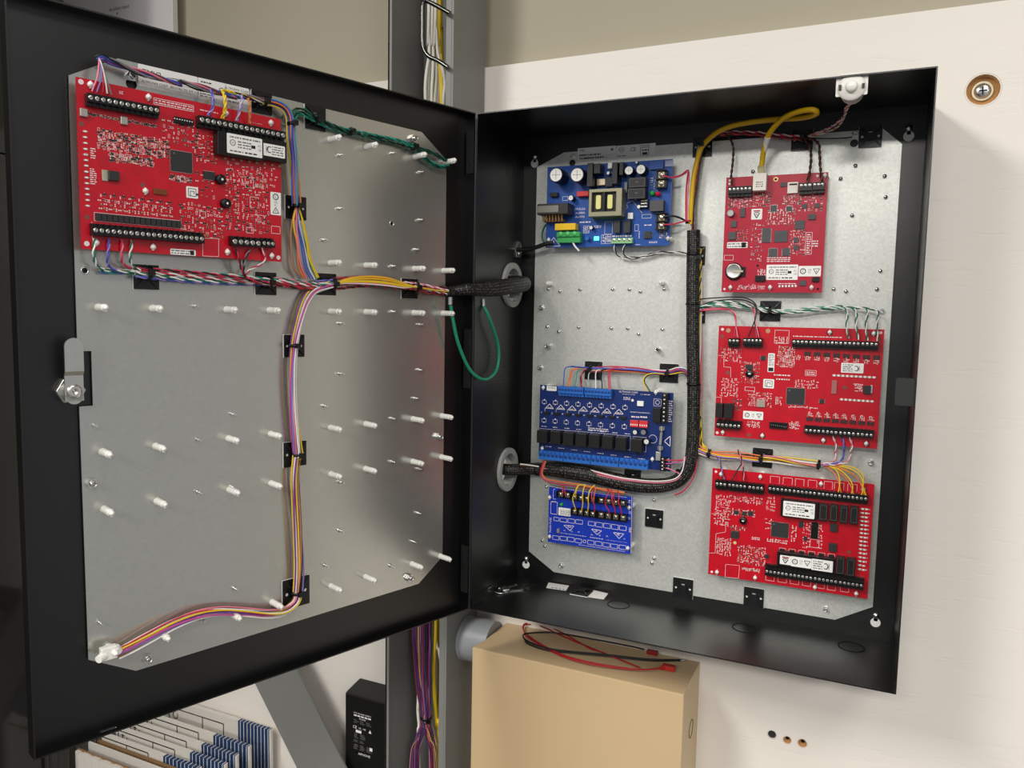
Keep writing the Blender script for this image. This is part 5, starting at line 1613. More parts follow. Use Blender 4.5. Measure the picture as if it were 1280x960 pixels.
for t in (0.26, 0.74):
    xc = xi0 + (xi1 - xi0) * t
    part('winding', MB().prism([rrect(xc - 3.6, yi0 + 4, xc + 3.6, yi1 - 3.5, 2)], 36, 40.5, YW), tr, FB, label='yellow taped winding')
part('green_base', MB().box((x0 + 1, y0 - 1.5, 20.6), (x1 - 1, y0 + 2, 24), mat('green_base', '#3c7a44', 0.5)), tr, FB)
x0, y0, x1, y1 = R([(45.6,583.8,46.5),(80.8,582.0,46.5),(80.6,567.2,46.5),(46.9,567.6,46.5)])
o = part('mains_transformer', MB().box((x0, y0, 21), (x1 + 14, y1, 46), mat('ferrite_black', '#1c1c1e', 0.45)), b.T, FB, label='black ferrite transformer', bev=0.8)
part('label', MB().rect(x0 + 1, y0 + 3, x1 - 1, y1 - 3, 46.1, mat('silver_label', '#77756e', 0.4, 0.5)), o, FB)
COPP = mat('copper_winding', '#b08a5c', 0.35, 0.6)
c = MB()
q = [(52.4,563.8,32.5),(81.1,564.1,32.5)]
for k in range(7):
    p = lerp(q[0], q[1], k / 6)
    c.cyl((p[0], p[1] + 5, 36), (p[0], p[1] - 4, 34), 1.7, COPP, n=10).cyl((p[0], p[1] - 4, 34), (p[0], p[1] - 4, 22), 1.7, COPP, n=10)
part('copper_coil', c, o, FB, kind='stuff', label='copper windings')
b.boxc('film_capacitor', [(69.7,555.2,33.5),(102.1,555.4,33.5),(102.3,546.0,33.5),(69.9,545.2,33.5)], 13, mat('yellow_film_case', '#e8bb18', 0.35), lab='yellow box capacitor', bev=0.8)
GRT = mat('green_terminal', '#2f9a4c', 0.4)
x0, y0, x1, y1 = R([(72.6,542.8,33.5),(108.8,542.8,33.5),(109.2,528.1,33.5),(73.4,527.2,33.5)])
c = MB().box((x0, y0, 20.5), (x1, y1, 31), GRT).box((x0, y0 + (y1 - y0) * 0.55, 31), (x1, y1, 33.5), GRT)
o = part('mains_connector', c, b.T, FB, label='green plug-in mains connector', bev=0.4)
c = MB()
for k in range(3):
    xs = x0 + (x1 - x0) * (0.18 + 0.3 * k)
    c.prof((xs, y1 - 2.5, 33.5), (0, 0, 1), [(3.4, 0), (3.4, 0.8), (0.1, 0.8)], mat('light_green_terminal', '#5cc074', 0.4), 14)
part('screw_covers', c, o, FB, kind='stuff')
b.boxc('safety_capacitor', [(100.4,601.2,28.5),(119.0,601.1,28.5),(118.8,593.7,28.5),(101.0,593.8,28.5)], 8, mat('red_film_case', '#c8342c', 0.35), lab='red box capacitor', bev=0.8)
b.block([(155.6,533.0,28.5),(185.8,533.1,28.5),(186.1,525.4,28.5),(156.1,525.2,28.5)], 4, 8, 0.6, m=mat('pale_green_terminal', '#8fc48c', 0.4), lab='pale green terminal block', entry=-1)
b.boxc('relay', [(157.8,557.4,29.5),(167.6,557.7,29.5),(168.1,540.3,29.5),(158.8,539.8,29.5)], 9, CHIP)
b.boxc('relay', [(172.8,557.1,29.5),(182.5,557.2,29.5),(183.1,539.9,29.5),(173.4,539.6,29.5)], 9, CHIP)
b.chip([(201.6,541.5,22.5),(211.6,541.8,22.5),(211.6,532.3,22.5),(201.9,531.7,22.5)], 3.4, 'x')
b.boxc('white_connector', [(177.4,567.9,24.5),(185.0,568.4,24.5),(184.9,559.6,24.5),(178.1,559.1,24.5)], 5, WHITE, lab='white connector')
p = [(130.8,533.5,22.5)][0]
part('indicator', MB().box((p[0] - 4, p[1] - 3, 20.5), (p[0] + 4, p[1] + 3, 23), mat('cyan_led', '#5ff0ee', 0.3, emit=1.3)), b.T, FB, label='lit cyan indicator light', bev=1)
p = [(118.1,533.7,23.5)][0]
b.can((p[0], p[1]), 3.4, 7, mat('blue_disc', '#1c62b0', 0.35), mat('blue_disc', '#1c62b0', 0.35), cut=False, name='disc_capacitor')
b.boxc('corner_heatsink', [(201.8,637.6,23.5),(223.8,637.7,23.5),(229.0,626.2,23.5),(210.6,626.3,23.5)], 5, mat('blue_anodised', '#2a4a86', 0.4, 0.4))
b.boxc('heat_bracket', [(225.0,638.2,28.5),(239.0,638.0,28.5),(239.0,629.3,28.5),(230.2,629.3,28.5)], 1.5, mat('grey_bracket', '#7f88a0', 0.4, 0.6))
b.boxc('fuse', [(170.8,610.7,28.5),(175.6,610.8,28.5),(175.7,596.1,28.5),(171.7,595.9,28.5)], 6, mat('grey_fuse', '#7a8088', 0.4))
b.boxc('power_diode', [(57.8,601.7,25.5),(69.8,601.5,25.5),(69.8,595.6,25.5),(57.9,595.7,25.5)], 6, PLASTIC)
b.txt('AL1012ULB', [(101.1,576.7,20.5)][0], 4.4)
b.txt('AL800A', [(104.3,571.0,20.5)][0], 4.4)
b.txt('AL600A', [(104.0,565.5,20.5)][0], 4.4)
b.dashes([(103.5,559.6,20.5),(120.6,555.9,20.5)], 1)
q = [(63.4,536.7,20.5),(74.0,523.9,20.5),(53.3,523.9,20.5)]
b.poly(q, 0.9, True)
b.poly([lerp(q[0], ((q[1][0] + q[2][0]) / 2, q[1][1], 0), 0.35), lerp(q[0], ((q[1][0] + q[2][0]) / 2, q[1][1], 0), 0.7)], 1.2)
for r_ in ([(110.1,552.0,20.5),(118.9,541.9,20.5)], [(142.6,557.0,20.5),(153.9,539.6,20.5)], [(137.9,538.9,20.5),(152.3,526.0,20.5)], [(186.9,551.7,20.5),(192.4,542.9,20.5)], [(197.2,565.4,20.5),(210.2,560.4,20.5)], [(76.0,595.6,20.5),(84.4,590.1,20.5)]):
    b.sq(r_)
b.zone([(140.1,537.4,20.5),(151.4,527.4,20.5)], 9, 'pad')
b.zone([(111.2,551.0,20.5),(117.8,542.9,20.5)], 6, 'pad txt')
b.silk.prism([circ([(172.9,576.9,20.5)][0][0], [(172.9,576.9,20.5)][0][1], 2.8, 20), circ([(172.9,576.9,20.5)][0][0], [(172.9,576.9,20.5)][0][1], 2.3, 20)], 20.55, 20.62, SILK)
b.dashes([(126.4,552.5,20.5),(138.7,548.7,20.5)], 2)
b.dashes([(153.9,538.5,20.5),(183.2,534.3,20.5)], 1)
b.dashes([(188.6,524.7,20.5),(195.7,522.6,20.5)], 1)
b.dashes([(200.6,552.3,20.5),(212.6,549.1,20.5)], 1)
b.dashes([(208.4,528.1,20.5),(220.4,525.0,20.5)], 2)
b.dashes([(193.2,542.9,20.5),(194.7,532.3,20.5)], 5)
b.zone([(222.7,542.1,20.5),(233.8,531.4,20.5)], 9, 'pad cap res')
b.zone([(207.2,616.6,20.5),(214.6,601.1,20.5)], 6, 'pad res')
b.stand([(56.1,533.2,22.5),(235.8,531.2,22.5)])
b.vias([(55.3,533.2,20.5)], 2.2, SILK)
b.poly([(170.5,580.2,20.5),(182.5,585.5,20.5),(197.1,567.7,20.5)], 0.5)
b.done()

# --- relay board with the blue terminals
b = Board('circuit_board', 'navy board with a row of eight black relays and blue terminal blocks', FB, 20.5, [(47.2,314.8,20.5),(250.6,316.1,20.5),(252.0,202.3,20.5),(46.4,203.6,20.5)], NAVY, 6)
AC = b
BT = mat('blue_terminal', '#2a6cc4', 0.4, var=0.05)
BTD = mat('blue_terminal_slot', '#123c86', 0.5)
b.block([(78.8,316.4,29.5),(119.6,316.0,29.5),(119.6,301.8,29.5),(80.6,301.6,29.5)], 8, 9, 0.66, BT, BTD, lab='blue terminal block', sm=NAVYP)
b.block([(121.1,315.7,29.5),(162.0,315.9,29.5),(162.0,301.9,29.5),(121.9,302.0,29.5)], 8, 9, 0.66, BT, BTD, lab='blue terminal block', sm=NAVYP)
for r_ in ([(50.5,215.6,29.5),(90.1,215.7,29.5),(90.0,202.9,29.5),(50.8,203.2,29.5)], [(91.1,215.8,29.5),(133.3,216.2,29.5),(133.0,203.1,29.5),(91.4,202.6,29.5)], [(134.3,215.8,29.5),(176.4,216.3,29.5),(176.1,203.0,29.5),(134.7,202.8,29.5)], [(177.5,216.0,29.5),(220.3,216.7,29.5),(219.8,203.6,29.5),(177.9,202.8,29.5)]):
    b.block(r_, 6, 9, 0.55, BT, BTD, lab='blue terminal block', entry=-1, sm=NAVYP)
for r_ in ([(48.5,246.7,33.5),(65.1,248.7,33.5),(65.6,229.8,33.5),(49.4,227.7,33.5)], [(70.5,247.3,33.5),(86.9,249.1,33.5),(87.0,230.1,33.5),(71.0,228.2,33.5)], [(90.8,247.2,33.5),(107.5,249.3,33.5),(107.5,229.7,33.5),(91.4,227.8,33.5)], [(110.8,247.3,33.5),(127.7,249.4,33.5),(127.8,229.7,33.5),(111.4,227.8,33.5)],
           [(131.5,247.5,33.5),(148.1,249.3,33.5),(148.2,230.2,33.5),(132.1,227.9,33.5)], [(151.8,247.4,33.5),(168.2,249.2,33.5),(168.4,229.9,33.5),(152.4,228.0,33.5)], [(172.3,247.0,33.5),(188.4,248.8,33.5),(188.6,229.8,33.5),(173.0,227.7,33.5)], [(195.2,246.7,33.5),(212.1,248.6,33.5),(212.1,229.1,33.5),(195.9,227.2,33.5)]):
    b.boxc('relay', r_, 14, RELAY, bev=0.5)
    x0, y0, x1, y1 = R(r_)
    b.silk.outline(x0 - 0.5, y0 - 0.5, x1 + 2.6, y1 + 0.9, b.z(), 0.4, SILK)
RD = mat('red_switch_plastic', '#d0353a', 0.4)
for r_ in ([(190.5,272.4,23.5),(202.9,273.3,23.5),(202.8,263.5,23.5),(190.8,262.5,23.5)], [(203.8,272.7,23.5),(216.6,273.3,23.5),(216.5,263.3,23.5),(204.2,262.7,23.5)]):
    o = b.boxc('switch_block', r_, 4, RD, lab='red switch block')
    x0, y0, x1, y1 = R(r_)
    c = MB()
    for k in range(4):
        c.box((x0 + (k + 0.3) * (x1 - x0) / 4, y0 + 2.4, 24.5), (x0 + (k + 0.75) * (x1 - x0) / 4, y0 + 4.6, 24.9), WHITE)
    part('switch_levers', c, o, FB, kind='stuff', label='tiny white levers')
b.can([(199.3,256.1,27.5)][0], 3.6, 7, NSL, cut=False)
b.can([(211.7,257.1,27.5)][0], 4.2, 7, NSL, mat('dull_cap_top', '#8f8f90', 0.4, 0.5), cut=False)
p = [(218.4,245.0,34.5)][0]
b.can([(218.4,245.0,34.5)][0], 4.2, 14, NSL, cut=False)
p = [(224.0,247.4,20.5)][0]
b.silk.prism([circ(p[0], p[1], 6.2, 28), circ(p[0], p[1], 5.7, 28)], 20.55, 20.62, SILK)
x0, y0, x1, y1 = R([(236.8,314.8,29.5),(245.2,314.9,29.5),(245.9,273.2,29.5),(237.7,273.4,29.5)])
c = MB().box((x0, y0, 20.5), (x1, y1, 29), PLASTIC)
o = part('terminal_block', c, b.T, FB)
c = MB()
for k in range(7):
    yy = y0 + (k + 0.5) * (y1 - y0) / 7
    c.prof((x0 + (x1 - x0) * 0.4, yy, 29), (0, 0, 1), [(1.7, 0), (1.7, 0.3), (0.1, 0.4)], SCREW, 10)
part('screws', c, o, FB, kind='stuff', label='small nickel terminal screws')
x0, y0, x1, y1 = R([(237.9,223.6,29.5),(246.0,224.0,29.5),(246.3,204.2,29.5),(238.2,203.7,29.5)])
o = part('terminal_block', MB().box((x0, y0, 20.5), (x1, y1, 29), PLASTIC), b.T, FB)
c = MB()
for k in range(4):
    yy = y0 + (k + 0.5) * (y1 - y0) / 4
    c.prof((x0 + (x1 - x0) * 0.4, yy, 29), (0, 0, 1), [(1.6, 0), (1.6, 0.3), (0.1, 0.4)], SCREW, 10)
part('screws', c, o, FB, kind='stuff', label='small nickel terminal screws')
b.boxc('relay', [(224.9,293.1,29.5),(235.7,293.8,29.5),(236.0,273.7,29.5),(225.2,272.5,29.5)], 9, RELAY)
f = [(237.5,264.3,25.5),(236.4,236.2,25.5)]
o = part('fuse', MB().cyl((f[0][0], f[0][1] - 5, 26), (f[1][0], f[1][1] + 5, 26), 1.9, mat('fuse_glass', '#c8ccc8', 0.08, trans=0.6), n=12), b.T, FB, label='glass fuse')
for q in f:
    part('fuse_clip', MB().cyl((q[0], q[1] - 3.5, 26), (q[0], q[1] + 3.5, 26), 2.5, SCREW, n=12).box((q[0] - 3.6, q[1] - 2.4, 20.5), (q[0] + 3.6, q[1] + 2.4, 25), SCREW), b.T, FB)
b.boxc('spring_clips', [(230.0,230.1,24.5),(237.0,217.7,24.5)], 4, SCREW)
b.boxc('white_connector', [(200.2,301.2,23.5),(209.3,294.0,23.5)], 4, WHITE, lab='white connector')
b.sticker([(57.6,314.5,20.5),(74.2,314.5,20.5),(74.0,307.2,20.5),(57.8,307.6,20.5)], lambda c, x0, y0, x1, y1, z: c.text('ACM8CB', (x0 + x1) / 2, (y0 + y1) / 2 + 1, z, 3, INK))
for k in range(8):
    q = [(54.3,290.0,20.5),(181.3,290.0,20.5),(54.5,261.6,20.5),(181.1,261.8,20.5)]
    for a, c_ in ((q[0], q[1]), (q[2], q[3])):
        p = lerp(a, c_, k / 7)
        b.silk.outline(p[0] - 3.4, p[1] - 2.6, p[0] + 3.4, p[1] + 2.2, b.z(), 0.45, SILK)
        b.pads.prism([circ(p[0] + 0.3, p[1] + 3.2, 1.1, 10), ], 20.5, 20.65, SILK)
        b.pads.prism([circ(p[0] - 0.1, p[1] - 3.0, 1.0, 10)], 20.5, 20.65, SILK)
    q = [(63.1,283.7,20.5),(172.5,283.2,20.5)]
    if k < 7:
        p = lerp(q[0], q[1], k / 6)
        t = [(p[0] - 6.6, p[1] - 3.2), (p[0] + 6.6, p[1] - 3.2), (p[0], p[1] + 3.6)]
        b.poly(t, 0.9, True)
        marks(b.silk, p[0] - 3, p[1] - 2.6, p[0] + 3, p[1] - 0.4, b.z(), SILK, 1, 100 + k)
        b.poly([(p[0] - 7.4, p[1] - 9), (p[0] - 7.4, p[1] - 3)], 0.5)
    q = [(59.1,273.5,20.5),(179.6,275.4,20.5)]
    p = lerp(q[0], q[1], k / 7)
    part('disc_thermistor', MB().prism([rrect(p[0] - 4.5, p[1] - 2.2, p[0] + 4.5, p[1] + 1.8, 1.8)], 20.6, 24.5, mat('dark_disc', '#1a1c22', 0.4)), b.T, FB, bev=0.5)
    b.one(p[0] - 9, p[1] - 0.5, 'txt')
b.txt('ALTRONIX CORP.', [(186.0,312.6,20.5)][0], 3.6)
b.dashes([(176.6,309.9,20.5),(195.9,308.9,20.5)], 1)
b.dashes([(178.6,305.6,20.5),(188.8,301.0,20.5)], 3)
p = [(192.2,301.2,20.5)][0]
b.silk.prism([circ(p[0], p[1], 2, 14)], 20.55, 20.62, SILK)
b.dashes([(189.4,285.1,20.5),(218.9,283.5,20.5)], 2)
b.dashes([(191.1,279.7,20.5),(203.1,275.4,20.5)], 1)
b.dashes([(204.5,280.3,20.5),(216.3,275.9,20.5)], 1)
b.dashes([(204.1,311.6,20.5),(218.9,309.9,20.5)], 1)
b.sq([(223.6,305.4,20.5),(234.2,295.4,20.5)])
p = [(229.0,300.6,20.5)][0]
b.silk.prism([circ(p[0], p[1], 3.2, 18), circ(p[0], p[1], 2.6, 18)], 20.55, 20.62, SILK)
b.poly([(249.1,253.9,20.5),(240.8,245.6,20.5),(249.3,239.2,20.5)], 0.9, True)
for k in range(8):
    q = [(54.7,252.4,20.5),(186.0,251.8,20.5)]
    p = lerp(q[0], q[1], k / 7)
    b.dashes([(p[0] - 4, p[1] - 1), (p[0] + 4, p[1] + 1)], 1)
    q = [(62.9,221.9,20.5),(208.5,217.1,20.5)]
    p = lerp(q[0], q[1], k / 7)
    b.dashes([(p[0] - 5, p[1] - 0.9), (p[0] + 5, p[1] + 0.9)], 1)
b.dashes([(125.9,257.0,20.5),(157.5,251.7,20.5)], 2)
b.dashes([(245.0,305.1,20.5),(250.5,273.4,20.5)], 10)
b.dashes([(246.7,222.3,20.5),(250.1,206.4,20.5)], 5)
b.stand([(52.8,311.6,22.5),(226.4,314.8,22.5),(53.4,218.6,22.5),(224.9,218.4,22.5)])
b.done()

# --- power distribution board
b = Board('circuit_board', 'royal blue board lettered MAIN FUSE, lowest blue board in the enclosure', FB, 20.5, [(63.9,159.5,20.5),(197.8,159.3,20.5),(196.8,73.1,20.5),(67.0,74.3,20.5)], ROYAL, 7)
PD = b
barrier(b, [(81.8,157.5,27.5),(103.8,156.7,27.5),(103.8,146.7,27.5),(82.1,147.2,27.5)], 1, 2)
x0, y0, x1, y1 = R([(105.7,155.4,27.5),(190.2,154.2,27.5),(190.2,146.0,27.5),(106.0,145.2,27.5)])
w = (x1 - x0) / 9
barrier(b, [(x0, y0), (x0 + 4 * w, y1)], 1, 4)
barrier(b, [(x0 + 4.3 * w, y0), (x1, y1)], 1, 4)
x0, y0, x1, y1 = R([(105.7,133.6,27.5),(191.2,133.5,27.5),(191.2,123.7,27.5),(106.0,122.7,27.5)])
w = (x1 - x0) / 9
barrier(b, [(x0, y0), (x0 + 4 * w, y1)], 1, 4)
barrier(b, [(x0 + 4.3 * w, y0), (x1, y1)], 1, 4)
p = [(87.4,135.4,25.5)][0]
part('indicator', MB().prof((p[0], p[1], 20.5), (0, 0, 1), [(2.4, 0), (2.4, 4), (1.8, 5.5), (0.1, 6)], mat('green_lens', '#2fae3c', 0.25), 16), b.T, FB, label='green indicator light')
b.sticker([(82.8,130.7,24.5),(102.7,131.1,24.5),(102.8,118.9,24.5),(83.4,118.5,24.5)], lambda c, x0, y0, x1, y1, z: (marks(c, x0 + 3, y0 + 1, x1 - 1, y1 - 3, z, GINK, 4, 91)), 3, r=0.3)
b.boxc('fuse_holder', [(82.7,129.9,23.5),(102.4,120.1,23.5)], 3, WHITE)
for r_ in ([(74.5,113.6,20.5),(82.9,108.3,20.5)], [(84.9,113.7,20.5),(95.8,108.0,20.5)], [(97.6,114.4,20.5),(108.4,108.2,20.5)], [(110.2,114.6,20.5),(121.1,108.5,20.5)], [(130.2,114.5,20.5),(140.4,108.6,20.5)], [(142.1,114.7,20.5),(152.6,108.1,20.5)], [(154.5,114.8,20.5),(164.9,108.1,20.5)], [(166.7,114.8,20.5),(177.1,107.9,20.5)], [(178.9,114.5,20.5),(189.1,108.1,20.5)],
           [(73.3,84.7,20.5),(83.6,78.9,20.5)], [(85.4,85.4,20.5),(96.2,79.3,20.5)], [(97.7,85.9,20.5),(108.4,79.5,20.5)], [(110.2,85.2,20.5),(120.5,79.3,20.5)], [(130.0,85.6,20.5),(140.3,79.5,20.5)], [(142.3,85.6,20.5),(152.5,79.5,20.5)], [(154.5,85.5,20.5),(164.8,79.3,20.5)], [(166.6,85.2,20.5),(177.0,79.1,20.5)], [(179.3,85.5,20.5),(189.7,79.4,20.5)]):
    b.sq(r_, 0.6)
for q in ([(91.0,103.2,20.5),(107.5,104.2,20.5),(101.5,96.0,20.5)], [(135.5,103.4,20.5),(151.7,102.9,20.5),(144.5,95.9,20.5)], [(169.9,102.8,20.5),(185.9,102.9,20.5),(179.0,94.8,20.5)]):
    b.poly(q, 0.8, True)
    cx_, cy_ = sum(v[0] for v in q) / 3, sum(v[1] for v in q) / 3
    marks(b.silk, cx_ - 3, cy_ - 1, cx_ + 3, cy_ + 2.4, b.z(), SILK, 2, int(cx_))
b.txt('MAIN FUSE', [(69.2,100.5,20.5)][0], 4.6, PI / 2, sx=1.05)
b.txt('N', [(192.5,152.1,20.5)][0], 6, PI / 2)
b.txt('D', [(192.9,127.6,20.5)][0], 5, PI / 2)
b.txt('O', [(194.2,136.1,20.5)][0], 5, PI / 2)
b.dashes([(193.3,114.0,20.5),(196.6,106.2,20.5)], 4)
b.dashes([(85.5,91.3,20.5),(128.4,90.0,20.5)], 1)
b.dashes([(133.4,91.3,20.5),(154.6,89.5,20.5)], 1)
b.dashes([(158.3,90.6,20.5),(190.6,89.9,20.5)], 1)
for t, p in (('P1', [(92.6,94.8,20.5)][0]), ('M', [(104.1,95.1,20.5)][0]), ('P2', [(115.6,95.8,20.5)][0]), ('P4', [(136.4,94.2,20.5)][0]), ('M', [(148.9,95.1,20.5)][0]), ('P5', [(160.6,95.5,20.5)][0]), ('M', [(186.8,95.3,20.5)][0])):
    b.txt(t, p, 3.2)
b.sq([(69.1,137.1,20.5),(79.6,118.3,20.5)], 0.6)
b.poly([(75.3,157.6,20.5),(72.8,156.3,20.5),(72.5,141.5,20.5),(77.1,141.8,20.5)], 0.6)
b.poly([(76.6,159.8,20.5),(188.3,157.8,20.5)], 0.5)
b.poly([(196.0,159.3,20.5),(197.5,74.8,20.5)], 0.5)
b.dashes([(70.6,138.5,20.5),(78.5,137.0,20.5)], 1)
b.dashes([(116.1,77.2,20.5),(189.3,75.9,20.5)], 2)
p = [(125.1,82.8,20.5)][0]
b.silk.prism([circ(p[0], p[1], 2.6, 16), circ(p[0], p[1], 1.9, 16)], 20.55, 20.62, SILK)
b.stand([(67.3,143.7,23.5),(68.8,82.6,23.5),(192.9,143.6,23.5),(193.1,82.7,23.5)])
f = [(83.4,94.3,23.5)][0]
part('fuse_clip', MB().box((f[0] - 2, f[1] - 3, 20.5), (f[0] + 2, f[1] + 3, 25), SCREW), b.T, FB)
b.done()


# ------------------------------------------------------------------ wiring
CL = {'b': '#3f57b0', 'l': '#8f7cc8', 'o': '#e2793f', 'r': '#c42a48', 'p': '#e07c92', 'w': '#ece8e4', 'g': '#136a52', 'k': '#17171a', 'y': '#e6c52c',
      'a': '#7c7c80', 'n': '#6c3a2c', 't': '#2c9488', 'm': '#c94f9a', 'v': '#7a3f9c', 'c': '#b87a48', 's': '#b8b8bc', 'G': '#4fa088'}


def dw(ps):                                        # door frame to room, in millimetres
    return [tuple((FD @ (Vector(p) * MM)) * 1000) for p in ps]


def bw(ps):
    return [tuple((FB @ (Vector(p) * MM)) * 1000) for p in ps]


def bundle(T_, F, pts, strands, rad, wr=0.85, twist=0.012, seed=0, ds=3.0, pitch=16.0, taper=None):
    rr_ = random.Random(seed * 17 + 3)
    P = spline(pts, ds)
    n = len(P)
    L = [0.0]
    for a, b_ in zip(P, P[1:]):
        L.append(L[-1] + (b_ - a).length)
    tan = [(P[min(i + 1, n - 1)] - P[max(i - 1, 0)]).normalized() for i in range(n)]
    u = tan[0].orthogonal().normalized()
    U_ = []
    for i in range(n):
        u = u - tan[i] * u.dot(tan[i])
        u = u.normalized() if u.length > 1e-6 else tan[i].orthogonal().normalized()
        U_.append((u, tan[i].cross(u)))
    N = len(strands)
    for k, st in enumerate(strands):
        rho = rad * math.sqrt((k + 0.5) / N) if N > 1 else 0
        ph = k * 2.399963 + rr_.uniform(-0.3, 0.3)
        w1, w2 = rr_.uniform(0.008, 0.02), rr_.uniform(0, 6)
        base = []
        for i in range(n):
            a = ph + twist * L[i] + 0.5 * math.sin(w1 * L[i] + w2)
            q = rho * (1 + 0.18 * math.sin(w1 * 1.7 * L[i] + w2 * 2))
            if taper:
                q *= taper(L[i] / L[-1])
            base.append((math.cos(a) * q, math.sin(a) * q))
        if len(st) == 1:
            part('wire', MB().tube([P[i] + U_[i][0] * base[i][0] + U_[i][1] * base[i][1] for i in range(n)], wr, plain(CL[st]), 6), T_, F)
        else:
            for j, c_ in enumerate(st):
                pts2 = []
                for i in range(n):
                    a = 2 * PI * L[i] / pitch + PI * 2 * j / len(st) + k
                    x, y = base[i][0] + math.cos(a) * wr * 1.02, base[i][1] + math.sin(a) * wr * 1.02
                    pts2.append(P[i] + U_[i][0] * x + U_[i][1] * y)
                part('wire', MB().tube(pts2, wr, plain(CL[c_]), 6), T_, F)


def pr(T_, F, pts, st, seed=0, wr=0.8, pitch=15.0):
    bundle(T_, F, pts, [st], 0, wr, seed=seed, ds=2.0, pitch=pitch)


def tie(T_, F, p, d, r, head=(0, 0, 1)):
    p, d = Vector(p), Vector(d).normalized()
    h = Vector(head)
    c = MB().prof(p - d * 1.6, d, [(r, 0), (r + 1.0, 0), (r + 1.0, 3.2), (r, 3.2)], PLASTIC, 14)
    q = p + h * (r + 1.5)
    c.box(q - Vector((2.6, 2.6, 2.4)), q + Vector((2.6, 2.6, 2.4)), PLASTIC)
    part('cable_tie', c, T_, F, label='black cable tie')


BRAID = mat('black_braid', '#0d0d0e', 0.5)
nt = BRAID.node_tree
_b = nt.nodes['Principled BSDF']
_uv = nt.nodes.new('ShaderNodeUVMap')
_mp = nt.nodes.new('ShaderNodeMapping')
_mp.inputs['Scale'].default_value = (22, 0.42, 1)
_mp.inputs['Rotation'].default_value = (0, 0, PI / 4)
nt.links.new(_uv.outputs[0], _mp.inputs[0])
_ck = nt.nodes.new('ShaderNodeTexChecker')
_ck.inputs['Scale'].default_value = 1.0
_ck.inputs['Color1'].default_value = lin('#050505') + [1]
_ck.inputs['Color2'].default_value = lin('#161616') + [1]
nt.links.new(_mp.outputs[0], _ck.inputs[0])
_wv = nt.nodes.new('ShaderNodeTexVoronoi')        # pale tracer flecks in the braid
_wv.inputs['Scale'].default_value = 1.0
_wv.inputs['Randomness'].default_value = 0.25
_m2 = nt.nodes.new('ShaderNodeMapping')
_m2.inputs['Scale'].default_value = (16, 0.36, 1)
nt.links.new(_uv.outputs[0], _m2.inputs[0])
nt.links.new(_m2.outputs[0], _wv.inputs['Vector'])
_lt = nt.nodes.new('ShaderNodeMath')
_lt.operation = 'LESS_THAN'
_lt.inputs[1].default_value = 0.2
nt.links.new(_wv.outputs['Distance'], _lt.inputs[0])
_mx = nt.nodes.new('ShaderNodeMix')
_mx.data_type = 'RGBA'
_mx.inputs[7].default_value = lin('#8a867c') + [1]
nt.links.new(_lt.outputs[0], _mx.inputs[0])
nt.links.new(_ck.outputs[0], _mx.inputs[6])
nt.links.new(_mx.outputs[2], _b.inputs['Base Color'])
_bp = nt.nodes.new('ShaderNodeBump')
_bp.inputs['Strength'].default_value = 0.6
_bp.inputs['Distance'].default_value = 0.0008
nt.links.new(_ck.outputs[1], _bp.inputs['Height'])
nt.links.new(_bp.outputs[0], _b.inputs['Normal'])

MTM = mat('mount_black', '#111112', 0.32)


def mount(F, N, pts, label):
    x0, y0, x1, y1 = R(pts)
    s_ = max(x1 - x0, y1 - y0)
    cx, cy = (x0 + x1) / 2, (y0 + y1) / 2
    x0, x1, y0, y1 = cx - s_ / 2, cx + s_ / 2, cy - s_ / 2, cy + s_ / 2
    t = thing('tie_mount', label, 'cable mount', F, (cx, cy, N), 'adhesive cable tie mounts')
    part('adhesive_pad', MB().box((x0 - 0.2, y0 - 0.2, N), (x1 + 0.2, y1 + 0.2, N + 1.0), WHITE), t, F, label='white foam pad')
    c = MB().prism([rrect(x0, y0, x1, y1, 0.8), circ(x0 + s_ * 0.15, cy, s_ * 0.06, 12), circ(x1 - s_ * 0.15, cy, s_ * 0.06, 12), [(cx - 2.4, y1 - s_ * 0.27), (cx + 2.4, y1 - s_ * 0.27), (cx + 2.4, y1 - s_ * 0.33), (cx - 2.4, y1 - s_ * 0.33)]], N + 1.0, N + 2.4, MTM)
    part('base', c, t, F)
    c = MB().box((cx - s_ * 0.2, cy - s_ * 0.16, N + 2.4), (cx + s_ * 0.2, cy + s_ * 0.16, N + 5.0), MTM)
    for sx in (-1, 1):
        for sy in (-1, 1):
            a, b_ = (cx + sx * s_ * 0.46, cy + sy * s_ * 0.46), (cx + sx * s_ * 0.18, cy + sy * s_ * 0.15)
            d = Vector((b_[0] - a[0], b_[1] - a[1])).normalized()
            n_ = Vector((-d.y, d.x)) * 0.6
            c.add([(a[0] + n_.x, a[1] + n_.y, N + 2.4), (a[0] - n_.x, a[1] - n_.y, N + 2.4), (b_[0] - n_.x, b_[1] - n_.y, N + 2.4), (b_[0] + n_.x, b_[1] + n_.y, N + 2.4),
                   (a[0] + n_.x, a[1] + n_.y, N + 2.8), (a[0] - n_.x, a[1] - n_.y, N + 2.8), (b_[0] - n_.x, b_[1] - n_.y, N + 4.8), (b_[0] + n_.x, b_[1] + n_.y, N + 4.8)],
                  [(4, 5, 6, 7), (0, 1, 5, 4), (1, 2, 6, 5), (2, 3, 7, 6), (3, 0, 4, 7)], MTM)
    part('saddle', c, t, F)
    return t


